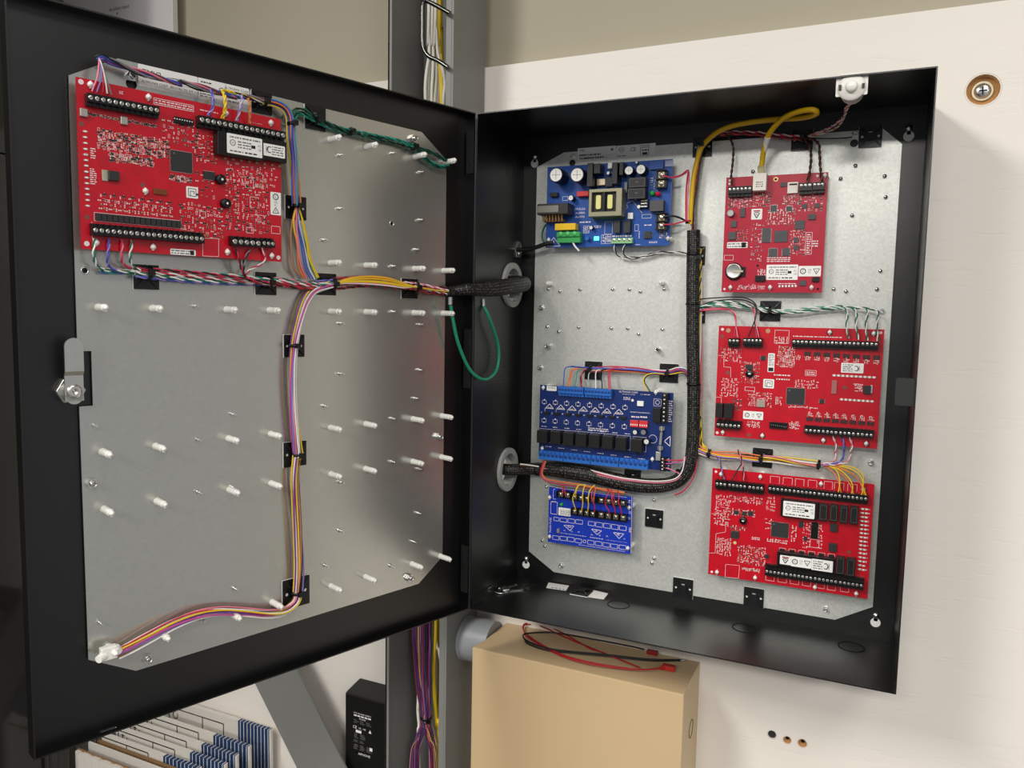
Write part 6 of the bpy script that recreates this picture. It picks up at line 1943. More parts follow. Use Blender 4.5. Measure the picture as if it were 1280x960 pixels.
mount(FD, -12, [(-256.8,652.7,-12.0),(-230.0,631.0,-12.0)], 'black tie mount near the upper edge of the door plate, holding the dark green wires')
mount(FD, -12, [(-321.2,656.1,-12.0),(-297.6,635.5,-12.0)], 'black tie mount peeking above the top edge of the board on the door')
mount(FD, -12, [(-281.9,550.5,-12.0),(-255.9,525.4,-12.0)], 'black tie mount beside the edge of the door board, under the vertical coloured wires')
mount(FD, -12, [(-447.4,463.8,-12.0),(-423.0,441.0,-12.0)], 'black tie mount below the long terminal row of the door board, nearest the lock')
mount(FD, -12, [(-319.2,462.9,-12.0),(-294.2,439.2,-12.0)], 'black tie mount just under the short red wires of the door board')
mount(FD, -12, [(-241.8,464.6,-12.0),(-216.4,442.0,-12.0)], 'black tie mount where all wire bundles on the door cross')
mount(FD, -12, [(-118.0,464.6,-12.0),(-92.3,440.6,-12.0)], 'black tie mount nearest the braided sleeve on the door')
mount(FD, -12, [(-285.1,394.0,-12.0),(-259.3,368.6,-12.0)], 'upper black tie mount on the hanging purple and yellow wires of the door')
mount(FD, -12, [(-285.6,269.9,-12.0),(-258.5,240.8,-12.0)], 'middle black tie mount on the hanging purple and yellow wires of the door')
mount(FD, -12, [(-284.5,106.8,-12.0),(-259.0,71.7,-12.0)], 'lowest black tie mount on the door, where the hanging wires turn to the corner')
mount(FB, 0, [(260.9,670.2,0.0),(287.5,643.7,0.0)], 'black tie mount at the top of the rear plate gripping the yellow cable')
mount(FB, 0, [(390.7,670.2,0.0),(417.0,643.4,0.0)], 'black tie mount above the twin three-pole terminals of the upper crimson board')
mount(FB, 0, [(471.7,666.6,0.0),(498.9,643.6,0.0)], 'unused black tie mount at the top corner near the tamper button')
mount(FB, 0, [(259.2,521.2,0.0),(283.2,495.4,0.0)], 'black tie mount half hidden behind the upright sleeve beside the coin cell')
mount(FB, 0, [(360.8,445.7,0.0),(388.0,420.2,0.0)], 'black tie mount above the middle red board under the green and white wires')
mount(FB, 0, [(263.0,435.4,0.0),(287.6,417.6,0.0)], 'black tie mount behind the upright sleeve where the green and white wires branch off')
mount(FB, 0, [(360.3,242.5,0.0),(386.8,220.6,0.0)], 'black tie mount between the two lower red boards under the orange wires')
mount(FB, 0, [(357.4,44.2,0.0),(384.6,21.2,0.0)], 'empty black tie mount directly below the lowest red board')
mount(FB, 0, [(257.0,42.1,0.0),(286.1,15.9,0.0)], 'empty black tie mount on the lower plate edge, left of the red board')
mount(FB, 0, [(111.5,352.3,0.0),(138.6,327.9,0.0)], 'black tie mount above the blue terminals of the navy board')
mount(FB, 0, [(225.7,353.8,0.0),(252.8,329.6,0.0)], 'black tie mount between the navy board and the upright sleeve')
mount(FB, 0, [(177.9,192.0,0.0),(203.3,174.4,0.0)], 'black tie mount behind the lower bend of the sleeve under the navy board')
mount(FB, 0, [(211.9,139.4,0.0),(238.7,114.2,0.0)], 'empty black tie mount on bare plate beside the royal blue board')
q = [(108.3,121.5,1.5),(126.1,152.8,1.5)]
fm = mount(FW, T, [(q[0][0], q[0][1] - 3), (q[0][0] + 28, q[0][1] + 25)], 'black tie mount with white backing lying on the enclosure floor')
part('backing', MB().prism([[v[:2] for v in [(132.8,120.7,1.5),(160.4,122.9,1.5),(159.0,148.5,1.5),(132.0,151.6,1.5)]]], T, T + 0.6, WHITE), fm, FW, label='white peeled backing')

# wires of the door board's upper terminals, running down to the crossing
t = thing('wire_harness', 'blue, orange and green wires running down beside the board on the door', 'wires', FD, (-300, 560, -8))
for k, (c_, q) in enumerate(zip(('p', 'l', 'r', 'w', 'a'), ([(-486.0,617.6,8.0),(-481.8,630.7,10.0),(-479.3,644.1,8.0),(-477.3,649.4,2.0)], [(-482.0,617.8,8.0),(-478.3,631.5,10.0),(-478.2,643.3,8.0),(-476.5,649.1,2.0)], [(-476.8,618.7,8.0),(-476.9,628.7,10.0),(-477.6,642.4,8.0),(-476.1,649.2,2.0)],
                                  [(-473.0,618.4,8.0),(-475.2,631.1,10.0),(-477.4,643.5,8.0),(-477.6,649.6,3.0)], [(-469.2,618.2,8.0),(-474.2,631.4,10.0),(-476.4,641.6,8.0),(-475.5,649.1,2.0)]))):
    bundle(t, FD, q, [c_], 0, 0.8, seed=k)
bundle(t, FD, [(-478.8,649.0,2.0),(-475.9,651.1,4.0),(-471.7,651.4,2.0),(-469.4,650.1,1.0),(-461.4,649.3,0.0),(-445.8,646.7,0.0),(-426.3,645.5,0.0),(-401.5,644.3,0.0)] + [(-403.8,645.4,0.0),(-385.1,644.9,0.0),(-370.7,644.7,0.0),(-355.8,644.1,0.0),(-332.8,644.6,0.0),(-311.5,644.8,0.0)], ['b', 'r', 'w', 'b', 'p', 'k', 'n', 'a'], 3.0, 0.95, 0.09, 5)
pr(t, FD, [(-377.8,616.4,8.0),(-374.2,624.9,11.0),(-373.2,635.5,10.0),(-371.6,644.8,2.0)], 'bl', 1)
pr(t, FD, [(-362.8,616.5,8.0),(-361.3,626.2,11.0),(-360.9,638.1,10.0),(-358.6,645.8,2.0),(-350.0,646.6,1.0),(-332.8,646.2,0.0),(-311.5,645.7,0.0)], 'yy', 2, 1.0)
pr(t, FD, [(-347.5,617.0,8.0),(-344.9,629.4,11.0),(-341.8,639.6,10.0),(-337.4,645.5,2.0),(-324.9,644.8,0.0),(-311.5,645.0,0.0)], 'ls', 3)
pr(t, FD, [(-333.3,616.7,8.0),(-334.4,627.9,11.0),(-333.8,637.7,10.0),(-330.9,644.4,2.0),(-320.9,645.0,0.0),(-310.1,645.1,0.0)], 'oc', 4)
pr(t, FD, [(-364.5,644.3,0.0),(-354.6,643.4,0.0),(-343.1,643.4,0.0),(-327.5,645.4,0.0),(-311.5,645.3,0.0)], 'oy', 5)
mid = [(-314.2,645.1,0.0),(-297.8,645.3,0.0),(-288.0,642.3,0.0),(-282.7,635.8,0.0),(-281.1,627.3,0.0),(-280.5,612.4,0.0),(-278.4,593.7,0.0),(-277.1,580.6,0.0)] + [(-276.9,577.1,0.0),(-275.7,559.7,0.0),(-273.9,538.7,0.0)]
bundle(t, FD, mid, ['l', 'b', 'b', 'o', 'c', 'l', 'y', 'o', 'b', 'w', 't'], 5.0, 0.95, 0.012, 6)
tie(t, FD, [(-311.5,644.8,0.0)][0], (1, -0.2, 0), 5.2)
tie(t, FD, [(-278.9,627.7,0.0)][0], (0.1, -1, 0), 5.4)
tie(t, FD, [(-273.4,538.7,0.0)][0], (0, -1, 0), 5.4)
fan = [('c', [(-273.9,538.1,-2.0),(-279.0,518.4,-2.0),(-280.2,497.6,-2.0),(-277.4,471.1,-2.0),(-265.7,459.7,-2.0)]), ('o', [(-274.7,537.8,0.0),(-277.4,518.4,0.0),(-273.4,493.6,0.0),(-271.8,471.4,0.0),(-265.1,458.9,0.0)]), ('o', [(-273.8,538.0,-1.0),(-273.4,518.9,-1.0),(-271.9,493.8,-1.0),(-270.4,471.5,-1.0),(-262.8,458.3,-1.0)]), ('p', [(-274.5,537.8,1.0),(-274.6,523.0,1.0),(-273.6,501.0,1.0),(-269.9,474.4,1.0),(-262.3,458.3,1.0)]),
       ('b', [(-273.4,538.0,0.0),(-273.2,523.3,0.0),(-268.3,494.0,0.0),(-264.2,471.8,0.0),(-256.5,457.8,0.0)]), ('b', [(-273.6,537.9,1.0),(-272.9,518.8,1.0),(-266.4,494.1,1.0),(-262.2,471.9,1.0),(-253.7,457.9,1.0)]), ('w', [(-272.1,538.2,-1.0),(-270.1,519.2,-1.0),(-263.5,492.9,-1.0),(-257.6,469.1,-1.0),(-250.7,458.1,-1.0)]), ('y', [(-274.1,537.9,0.0),(-278.2,522.8,0.0),(-275.8,506.8,0.0),(-272.5,498.1,0.0)]),
       ('y', [(-272.2,538.1,0.0),(-266.4,523.9,0.0),(-260.6,502.0,0.0),(-255.6,478.3,0.0),(-246.1,460.5,0.0)]), ('y', [(-272.3,538.0,1.0),(-267.9,525.2,1.0),(-262.1,498.9,1.0),(-258.8,481.1,1.0),(-248.4,459.7,1.0)]), ('t', [(-271.6,538.3,-2.0),(-268.7,516.4,-2.0),(-258.6,487.2,-2.0),(-255.3,472.3,-2.0),(-246.6,459.0,-2.0)])]
for k, (c_, q) in enumerate(fan):
    bundle(t, FD, q, [c_], 0, 0.95, seed=k)

# harness across the door
t = thing('wire_harness', 'red, white and green twisted wires running level across the door to the sleeve', 'wires', FD, (-250, 445, -6))
for st, q in (('wg', [(-487.3,485.5,6.0),(-487.8,469.4,6.0),(-483.4,460.0,0.0),(-476.8,457.3,-2.0)]), ('lb', [(-474.1,486.0,6.0),(-475.9,467.8,6.0),(-473.0,460.6,0.0),(-465.7,457.1,-2.0)]), ('pr', [(-462.5,486.3,6.0),(-463.4,468.6,6.0),(-459.4,462.5,0.0),(-451.3,460.3,-2.0)]), ('wg', [(-453.6,486.4,6.0),(-455.7,470.3,6.0),(-452.0,462.9,0.0),(-443.8,458.0,-2.0)])):
    pr(t, FD, q, st, 3, 0.85)
bundle(t, FD, [(-479.3,456.5,-4.0),(-463.7,456.4,-4.0),(-446.5,456.4,-4.0)], ['wg', 'bt', 'ws'], 2.2, 0.8, 0.03, 21)
main = [(-449.0,456.2,-3.0),(-433.6,455.9,-3.0),(-396.6,455.1,-3.0),(-346.6,453.9,-3.0),(-306.1,452.1,-3.0),(-268.6,450.5,-3.0),(-244.3,450.3,-3.0)] + [(-244.3,451.9,-3.0),(-224.8,453.8,-3.0)]
bundle(t, FD, main, ['wr', 'gw', 'wp', 'gw', 'wt', 'rk', 'lb'], 5.2, 0.85, 0.016, 22, pitch=19)
bundle(t, FD, [(-306.1,452.6,-3.0),(-268.6,451.0,-3.0),(-244.3,450.3,-3.0)] + [(-244.3,451.9,-3.0),(-224.8,453.8,-3.0)], ['rw', 'wr', 'pg', 'nr'], 5.6, 0.85, 0.02, 23)
m2 = [(-225.4,453.7,-2.0),(-200.1,456.9,-2.0),(-173.1,456.9,-2.0),(-137.7,455.4,-2.0),(-102.3,454.4,-2.0),(-69.0,451.9,-2.0),(-44.6,450.9,-2.0)]
bundle(t, FD, m2, ['rw', 'rp', 'wr', 'rg', 'pw', 'nr', 'rk'], 6.0, 0.85, 0.018, 24)
for k, (c_, dy) in enumerate((('y', -6), ('y', 4), ('o', -12), ('y', -16), ('o', -9), ('c', 2), ('y', 9), ('g', -13), ('p', 14), ('o', -19), ('w', 18))):
    q = [(-227.4,453.6,1.0),(-205.4,458.3,1.0),(-175.2,460.2,1.0),(-147.2,459.1,1.0),(-125.3,455.9,1.0),(-104.7,454.3,1.0),(-71.5,451.5,1.0),(-47.2,450.5,1.0)]
    q = [(v[0], v[1] - dy * 0.28 * math.sin(PI * min(1, max(0, (i) / 5))), v[2] + (2.5 if c_ == 'y' else 2.0 if c_ in 'pw' else k % 3)) for i, v in enumerate(q)]
    bundle(t, FD, q, [c_], 0, 0.95, seed=40 + k)
for p_ in ([(-435.4,456.5,-3.0)][0], [(-306.6,452.3,-3.0)][0], [(-225.4,453.7,-2.0)][0], [(-101.6,454.4,-2.0)][0]):
    tie(t, FD, p_, (1, -0.05, 0), 6.4)
for k, (st, q) in enumerate((('rk', [(-350.5,487.0,6.0),(-346.2,475.5,6.0),(-340.4,461.9,3.0),(-332.4,455.2,-1.0),(-319.1,453.0,-3.0)]), ('ka', [(-334.1,485.8,6.0),(-338.8,476.0,6.0),(-339.6,467.6,3.0),(-336.2,457.9,-1.0),(-322.2,453.6,-3.0)]), ('rw', [(-320.6,489.2,6.0),(-316.0,480.2,6.0),(-319.4,471.5,4.0),(-330.3,465.3,1.0),(-334.7,458.0,-1.0),(-322.2,452.8,-3.0)]))):
    pr(t, FD, q, st, 50 + k, 0.8)

# hanging harness to the lower corner
t = thing('wire_harness', 'purple, white and yellow wires hanging down the middle of the door to its lower corner', 'wires', FD, (-280, 250, -6))
dn = [(-229.2,453.0,-2.0),(-249.5,446.1,-2.0),(-260.2,435.1,-2.0),(-267.8,417.6,-2.0),(-273.9,396.4,-2.0),(-276.7,382.1,-2.0),(-278.6,364.5,-2.0),(-279.4,340.6,-2.0),(-278.4,311.0,-2.0),(-276.2,283.8,-2.0),(-273.4,256.2,-2.0)] + [(-274.9,255.0,-2.0)]
bundle(t, FD, dn, ['y', 'w', 'l', 'p', 'y', 'y', 'l', 'v', 'w', 'm', 'y', 'w'], 5.0, 0.95, 0.008, 61)
d2 = [(-274.9,255.6,-2.0),(-277.1,228.9,-2.0),(-275.4,193.2,-2.0),(-273.6,160.2,-2.0),(-272.9,121.1,-2.0),(-274.8,92.8,-2.0)]
bundle(t, FD, d2, ['m', 'l', 'w', 'y', 'y', 'o', 'k', 'v', 'w', 'c', 'y', 'l'], 5.0, 0.95, 0.006, 62)
d3 = [(-274.8,92.8,-2.0),(-278.1,81.6,-2.0),(-291.1,75.1,-2.0),(-310.0,76.6,-2.0),(-340.2,86.2,-2.0),(-366.1,94.0,-2.0),(-391.0,97.3,-2.0),(-417.5,94.8,-2.0),(-443.0,88.2,-2.0),(-462.6,82.8,-2.0),(-475.7,79.8,-2.0)]
bundle(t, FD, d3, ['y', 'v', 'w', 'l', 'r', 'c', 'm', 'w', 'k', 'y', 'p', 'w'], 5.5, 0.95, 0.01, 63)
for p_ in ([(-276.4,382.1,-2.0)][0], [(-272.8,255.6,-2.0)][0], [(-275.4,91.5,-2.0)][0]):
    tie(t, FD, p_, (0, -1, 0), 5.6)
e = [(-477.0,80.9,0.0),(-484.3,84.9,0.0),(-494.6,83.1,0.0)]
c = MB()
c.box((e[1][0] - 7, e[1][1] - 7, -3), (e[1][0] + 8, e[1][1] + 6, 5), NYLON)
c.cyl((e[1][0] + 6, e[1][1] + 2, 1), (e[0][0] + 2, e[0][1] + 1, 0), 5.2, NYLON, n=10)
part('nylon_clip', c, t, FD, label='white nylon clip gripping the wire ends', bev=1)
part('nylon_clip', MB().cyl((e[1][0] - 4, e[1][1] - 2, 2), (e[2][0], e[2][1] - 1, 6), 4.6, NYLON, r2=3.8, n=10), t, FD, label='white nylon clip gripping the wire ends')

# green and black wires on the upper edge
t = thing('wire_harness', 'dark green and black wires strung along the upper edge of the door plate', 'wires', FD, (-170, 620, -6))
g1 = [(-276.6,631.4,-3.0),(-275.7,638.5,-3.0),(-271.1,642.9,-3.0),(-261.6,644.1,-3.0),(-247.8,639.5,-3.0),(-225.0,635.5,-3.0),(-201.4,633.2,-3.0),(-173.7,633.0,-3.0),(-141.4,633.8,-3.0),(-107.6,630.9,-3.0)]
bundle(t, FD, g1, ['gk', 'gt', 'gk', 'tg'], 3.4, 0.85, 0.02, 71)
bundle(t, FD, [(-107.6,630.9,-3.0),(-86.4,629.7,-3.0),(-68.3,627.0,-3.0),(-51.5,622.1,-3.0)], ['gk', 'gk'], 2.0, 0.85, 0.02, 72)
bundle(t, FD, [(-106.8,630.6,-4.0),(-92.7,623.4,-4.0),(-78.3,616.0,-4.0),(-63.6,612.6,-4.0),(-46.8,615.6,-4.0)], ['gk', 'tg', 'gt'], 2.2, 0.85, 0.02, 73)
for p_ in ([(-200.8,633.3,-3.0)][0], [(-106.2,631.1,-3.0)][0]):
    tie(t, FD, p_, (1, -0.35, 0), 4.4)
tie(t, FD, [(-246.4,638.1,-3.0)][0], (1, -0.35, 0), 4.2)

# braided sleeve from the door into the side of the enclosure
z1 = RG[0][2]
y1_ = RG[0][1]
P0 = dw([(-51.6,450.6,-1.0),(-37.1,451.7,-1.0)])
t = thing('braided_sleeve', 'thick black braided sleeve bridging from the door into the upper grey bushing', 'cable sleeve', FW, (0, 20, z1))
sp = spline(P0 + [(3, -24, z1 - 11), (16, 8, z1 - 10), (27, 45, z1 - 5), (26, y1_ - 10, z1 + 1), (11, y1_ + 1, z1 + 3), (-16, y1_, z1 + 3)], 3)
n = len(sp)
rs = [6.5 + 5.0 * min(1, i / (n * 0.4)) for i in range(n)]
part('sleeve', MB().tube(sp, rs, BRAID, 20), t)
c = MB().prof(Vector(P0[1]), Vector(sp[6]) - Vector(sp[3]), [(7.4, 0), (8.0, 0), (8.0, 4), (7.4, 4)], PLASTIC, 16)
part('cable_tie', c, t, label='black cable tie')

gw = thing('ground_wire', 'thick green earth wire looping from the door to the side of the enclosure', 'wire', FW, (0, 0, 420))
gp = dw([(-47.0,432.1,4.0),(-43.0,414.1,4.0),(-32.0,379.5,4.0),(-9.8,343.6,4.0)]) + [(10.5,15.9,329.5),(10.5,52.6,341.2),(10.5,57.4,374.1),(10.5,27.3,415.3)] + [(3.5,21.6,433.4)]
GG = mat('green_earth_insulation', '#178a66', 0.35, var=0.04)
part('wire', MB().tube(spline(gp, 4), 2.3, GG, 10), gw)
s0, s1 = gp[0], gp[-1]
part('ring_lug', MB().cyl((s0[0] - 1, s0[1], s0[2] + 1), (s0[0] - 1, s0[1], s0[2] + 11), 2.8, SILVER, n=10), gw, label='silver crimp lug')
part('ring_lug', MB().cyl((s1[0], s1[1], s1[2] - 1), (s1[0] - 1, s1[1], s1[2] + 9), 2.6, SILVER, n=10), gw, label='silver crimp lug')

# main sleeve on the rear plate
z2, y2_ = RG[1][2], RG[1][1]
t = thing('braided_sleeve', 'long black braided sleeve rising up the rear plate from the lower grey bushing', 'cable sleeve', FW, (150, 140, 200))
sp = [(-16, y2_, z2), (8, y2_, z2)] + bw([(37.5,183.7,14.0),(80.1,185.6,14.0),(125.3,184.2,14.0),(169.3,179.2,14.0),(211.8,176.8,14.0),(244.6,181.7,14.0),(265.0,193.2,14.0),(276.7,214.1,14.0),(279.9,245.3,14.0),(279.1,295.4,14.0),(277.2,340.5,14.0),(274.3,385.2,14.0),(272.6,429.8,14.0),(270.8,474.1,14.0),(270.1,518.1,14.0),(269.2,542.2,14.0)])
sp = spline(sp, 3)
n = len(sp)
rs = []
for i in range(n):
    u = i / n
    rs.append(9.0 + 3.0 * max(0.0, min(1.0, (u - 0.08) / 0.1)) * max(0.0, min(1.0, (0.5 - u) / 0.2)))
part('sleeve', MB().tube(sp, rs, BRAID, 20), t)
for q_, d_ in (([(190.0,181.5,14.0)][0], (1, 0.05, 0)), ([(263.6,197.7,14.0)][0], (1, 0.6, 0)), ([(277.7,329.2,14.0)][0], (0, 1, 0)), ([(272.1,440.9,14.0)][0], (0, 1, 0)), ([(270.5,509.3,14.0)][0], (0, 1, 0)), ([(42.9,183.0,14.0)][0], (1, 0.05, 0))):
    tie(t, FB, q_, d_, 9.0, (0.75, -0.4, 0.5))

# network cable
YN = mat('yellow_patch_cable', '#d9ae12', 0.38, var=0.05)
t = thing('network_cable', 'thick yellow network cable looping from the white jack into the sleeve', 'cable', FB, (350, 600, 20))
yp = [(357.7,618.1,29.5),(358.9,628.3,32.5),(361.8,643.7,40.5),(367.6,656.0,50.5),(380.0,666.3,65.5),(393.3,671.0,80.5),(409.8,672.1,92.5),(423.6,670.6,98.5),(427.6,667.7,94.5),(418.6,667.8,80.5),(401.7,670.2,65.5),(373.9,674.4,50.5),(343.7,675.5,42.5),(317.2,673.7,36.5),(298.8,668.8,30.5),(285.3,661.5,22.5),(275.5,652.3,16.5),(270.0,634.9,14.5),(266.7,614.7,14.5),(265.3,591.9,14.5),(264.8,569.1,14.5),(265.1,550.9,12.5)]
part('cable', MB().tube(spline(yp, 4), 3.4, YN, 12), t, FB)
part('strain_relief', MB().tube(spline(yp[:1] + [(358.3,623.3,30.5)], 2), [3.6] * len(spline(yp[:1] + [(358.3,623.3,30.5)], 2)), mat('clear_plug', '#cfc8a0', 0.15, trans=0.5), 8), t, FB, label='clear plug')
q = [(352.1,613.2,28.5),(363.7,623.3,28.5)]
part('plug', MB().box((q[0][0] + 1.5, q[0][1] - 3, 26), (q[1][0] - 1.5, q[1][1] - 2, 33), mat('clear_plug', '#cfc8a0', 0.15, trans=0.5)), t, FB, label='clear plug', bev=0.5)
sl_ = spline([(359.3,634.3,34.5),(362.8,645.5,41.5),(366.6,653.2,49.5)], 3)
part('cable_label', MB().tube(sl_, 3.65, WHITE, 12), t, FB, label='white printed cable label')

# red and black control wires
t = thing('wire_harness', 'red and black wires across the top of the rear plate', 'wires', FB, (330, 640, 10))
tp_ = [(277.1,656.7,14.0),(283.5,666.8,14.0),(298.0,670.1,14.0),(320.3,670.0,14.0),(346.6,667.0,14.0),(378.8,661.1,14.0),(399.8,658.2,14.0),(406.1,657.3,14.0)]
bundle(t, FB, tp_, ['rk', 'rw', 'nr', 'kr'], 3.6, 0.85, 0.02, 81)
pr(t, FB, [(407.3,655.5,16.0),(413.6,647.2,20.0),(417.4,634.5,24.0),(417.7,615.1,26.0),(414.6,596.2,26.0)], 'kn', 82, 1.0)
pr(t, FB, [(407.3,656.4,16.0),(418.8,653.0,18.0),(425.9,645.9,22.0),(428.1,631.5,25.0),(429.8,614.4,26.0),(432.7,597.0,26.0)], 'kn', 83, 1.0)
pr(t, FB, [(306.2,669.7,16.0),(314.7,660.7,18.0),(319.4,648.1,22.0),(319.8,627.9,24.0),(319.0,612.2,26.0),(320.5,598.8,26.0)], 'kn', 84, 0.9)
bundle(t, FB, [(408.0,656.7,12.0),(430.5,654.6,12.0),(452.6,653.3,12.0),(464.4,653.7,12.0)], ['k'], 0, 0.9, seed=85)
bundle(t, FB, [(275.9,657.2,12.0),(272.3,633.0,12.0),(269.7,605.8,12.0),(268.1,578.4,12.0),(268.1,555.4,12.0),(268.6,541.6,12.0)], ['rk', 'nr', 'rw', 'a', 'k', 'w'], 4.5, 0.85, 0.01, 86)
tie(t, FB, [(277.5,656.7,14.0)][0], (0.3, 1, 0), 5.6)
tie(t, FB, [(405.0,657.4,14.0)][0], (1, 0, 0), 5.0)
t = thing('switch_wires', 'pale twisted wires hanging from the white tamper button', 'wires', FB, (430, 640, 40))
sx_, sz_ = sw[2][0], sw[2][2]
pr(t, FB, [(sx_ + 1, sz_ - 10, 122)] + [(459.0,669.2,100.0),(456.6,666.0,75.0),(444.2,663.1,45.0),(429.0,662.0,22.0),(411.8,658.8,14.0)], 'pw', 91, 0.8)
pr(t, FB, [(sx_ - 2, sz_ - 10, 120)] + [(460.1,667.3,98.0),(455.4,663.8,70.0),(447.5,661.6,40.0),(433.9,660.4,22.0),(413.1,657.4,14.0)], 'cw', 92, 0.8)

# power supply wires
t = thing('power_wires', 'red and black output wires leaving the blue power supply board', 'wires', FB, (170, 580, 20))
bundle(t, FB, [(226.1,616.9,29.5),(238.9,613.3,30.5),(251.6,615.7,28.5),(260.3,623.0,22.5),(259.3,613.8,20.5),(257.3,595.9,16.5),(257.3,573.8,14.5),(258.1,551.4,12.5)], ['r'], 0, 1.1, seed=95)
bundle(t, FB, [(226.1,616.0,29.5),(242.5,612.3,29.5),(253.0,615.9,26.5),(260.9,620.7,20.5),(260.6,608.5,18.5),(259.1,586.8,14.5),(259.6,551.4,12.5)], ['p'], 0, 1.0, seed=96)
bundle(t, FB, [(230.1,560.2,29.5),(242.8,560.7,30.5),(249.5,559.5,26.5),(255.9,556.6,20.5),(261.4,552.6,14.5)], ['k'], 0, 1.5, seed=97)
bundle(t, FB, [(230.5,549.4,29.5),(244.7,550.1,28.5),(256.5,553.7,22.5),(264.5,555.5,16.5),(267.7,551.1,12.5)], ['r'], 0, 1.1, seed=98)
t = thing('relay_wires', 'thin black and white twisted pair under the blue power supply board', 'wires', FB, (130, 540, 10))
pr(t, FB, [(158.3,525.1,22.5),(158.7,516.5,20.5),(162.2,509.2,12.5),(177.6,505.0,8.5),(199.9,507.4,8.5),(221.7,512.9,8.5),(241.3,513.2,8.5),(261.7,511.6,8.5)], 'kw', 101, 0.8, 26)
pr(t, FB, [(174.0,524.8,22.5),(171.0,516.3,20.5),(171.5,510.0,12.5),(182.3,506.1,10.5),(201.8,509.3,8.5),(221.6,514.5,8.5)], 'kw', 102, 0.8, 26)
t = thing('mains_cable', 'black mains cable entering through the silver locknut to the green connector', 'cable', FW, (30, 110, 540))
mp_ = bw([(52.2,526.8,24.5),(63.7,528.2,24.5)])
part('cable', MB().tube(spline([(-12, GL[1], GL[2]), (10, GL[1], GL[2]), (26, (GL[1] + mp_[0][1]) / 2, GL[2])] + mp_, 4), 3.2, plain('#101012'), 12), t)
part('wire', MB().tube(spline(bw([(62.3,555.4,12.0),(48.9,557.8,12.0),(42.0,547.8,12.0),(41.3,536.5,12.0),(45.6,528.2,12.0)]), 3), 1.5, plain('#136a52'), 8), t, label='green earth wire')
part('wire', MB().tube(spline(bw([(96.7,528.8,28.5),(100.1,522.8,28.5),(107.1,515.5,28.5)]), 3), 1.4, plain('#ece8e4'), 8), t, label='cut white wire end')

# sensor wires of the middle red board
t = thing('wire_harness', 'green and white twisted wires along the top of the middle red board', 'wires', FB, (400, 430, 12))
bundle(t, FB, [(279.6,435.5,12.0),(292.7,439.6,12.0),(310.8,441.9,12.0),(330.9,441.7,12.0),(350.8,438.8,12.0),(363.9,435.4,12.0),(375.9,433.3,12.0)], ['gw', 'wg', 'gw', 'wG'], 4.2, 0.85, 0.03, 111, pitch=20)
bundle(t, FB, [(375.9,433.3,12.0),(391.9,431.4,12.0),(408.6,433.0,12.0),(429.0,436.8,12.0),(449.2,438.8,12.0),(465.2,439.1,12.0)], ['gw', 'wg', 'wG', 'gw'], 3.4, 0.85, 0.03, 112, pitch=20)
for k, q in enumerate(([(459.2,439.0,12.0),(467.4,437.4,14.0),(471.1,430.1,20.0),(471.2,417.4,26.0),(474.1,399.4,26.0)], [(465.2,439.1,12.0),(477.2,437.5,14.0),(482.0,430.3,20.0),(482.1,417.6,26.0),(485.9,398.3,26.0)], [(465.2,438.6,12.0),(486.9,438.9,14.0),(494.6,434.8,20.0),(493.5,420.0,26.0),(496.3,397.4,26.0)], [(465.3,438.2,12.0),(488.9,438.1,14.0),(503.5,436.2,16.0),(507.0,430.8,20.0),(506.0,416.1,26.0),(508.5,397.4,26.0)])):
    pr(t, FB, q, 'wg', 120 + k, 0.85, 19)
for c_, q in (('r', [(279.7,432.5,12.0),(297.5,435.3,12.0),(315.5,435.1,12.0),(326.1,430.9,14.0),(332.6,420.9,20.0),(332.0,397.2,26.0)]), ('p', [(279.7,431.8,12.0),(299.8,434.4,12.0),(320.1,433.8,12.0),(329.9,428.7,16.0),(332.8,414.1,22.0),(337.3,396.3,26.0)]), ('r', [(279.3,430.9,12.0),(299.8,433.5,12.0),(317.8,433.8,12.0),(327.7,429.8,14.0),(333.9,409.6,22.0),(334.7,396.2,26.0)]),
              ('k', [(279.1,447.5,12.0),(299.1,449.5,12.0),(323.8,450.7,12.0),(343.7,449.5,12.0),(356.6,441.5,16.0),(358.8,425.8,22.0),(350.7,397.8,26.0)]), ('k', [(279.5,438.3,12.0),(301.6,445.4,12.0),(332.8,448.0,12.0),(350.5,443.7,12.0),(358.7,434.8,18.0),(357.5,416.9,22.0),(364.3,397.1,26.0)]), ('p', [(322.0,441.1,12.0),(348.5,440.3,12.0),(355.9,434.8,16.0),(358.3,419.2,22.0),(364.3,397.1,26.0)]), ('r', [(322.1,438.8,12.0),(346.4,438.7,12.0),(354.8,434.3,16.0),(358.0,414.7,22.0),(361.5,397.0,26.0)])):
    bundle(t, FB, q, [c_], 0, 0.85, seed=9)
tie(t, FB, [(375.4,433.3,12.0)][0], (1, 0, 0), 5.2)

# lower harness of the two red boards
t = thing('wire_harness', 'orange, yellow and white wires beside the sleeve and between the lower red boards', 'wires', FB, (320, 240, 12))
bundle(t, FB, [(277.1,517.5,9.0),(279.2,487.0,9.0),(280.4,447.6,9.0)] + [(281.1,405.8,9.0),(282.7,377.9,9.0),(283.4,349.8,9.0),(285.0,321.7,9.0),(285.8,288.7,9.0),(287.9,260.4,9.0),(290.0,243.9,9.0),(298.2,236.3,9.0)] + [(290.4,234.6,12.0),(305.1,231.6,12.0)], ['y', 'yk', 'o', 'w', 'y', 'p'], 3.0, 0.95, 0.02, 131)
bundle(t, FB, [(286.7,235.8,12.0),(302.7,232.3,12.0),(322.0,231.2,12.0),(340.9,232.5,12.0),(357.3,232.1,12.0),(373.5,232.2,12.0)], ['o', 'y', 'o', 'c', 'k', 'y', 'w', 'o', 'l'], 5.2, 0.95, 0.02, 132)
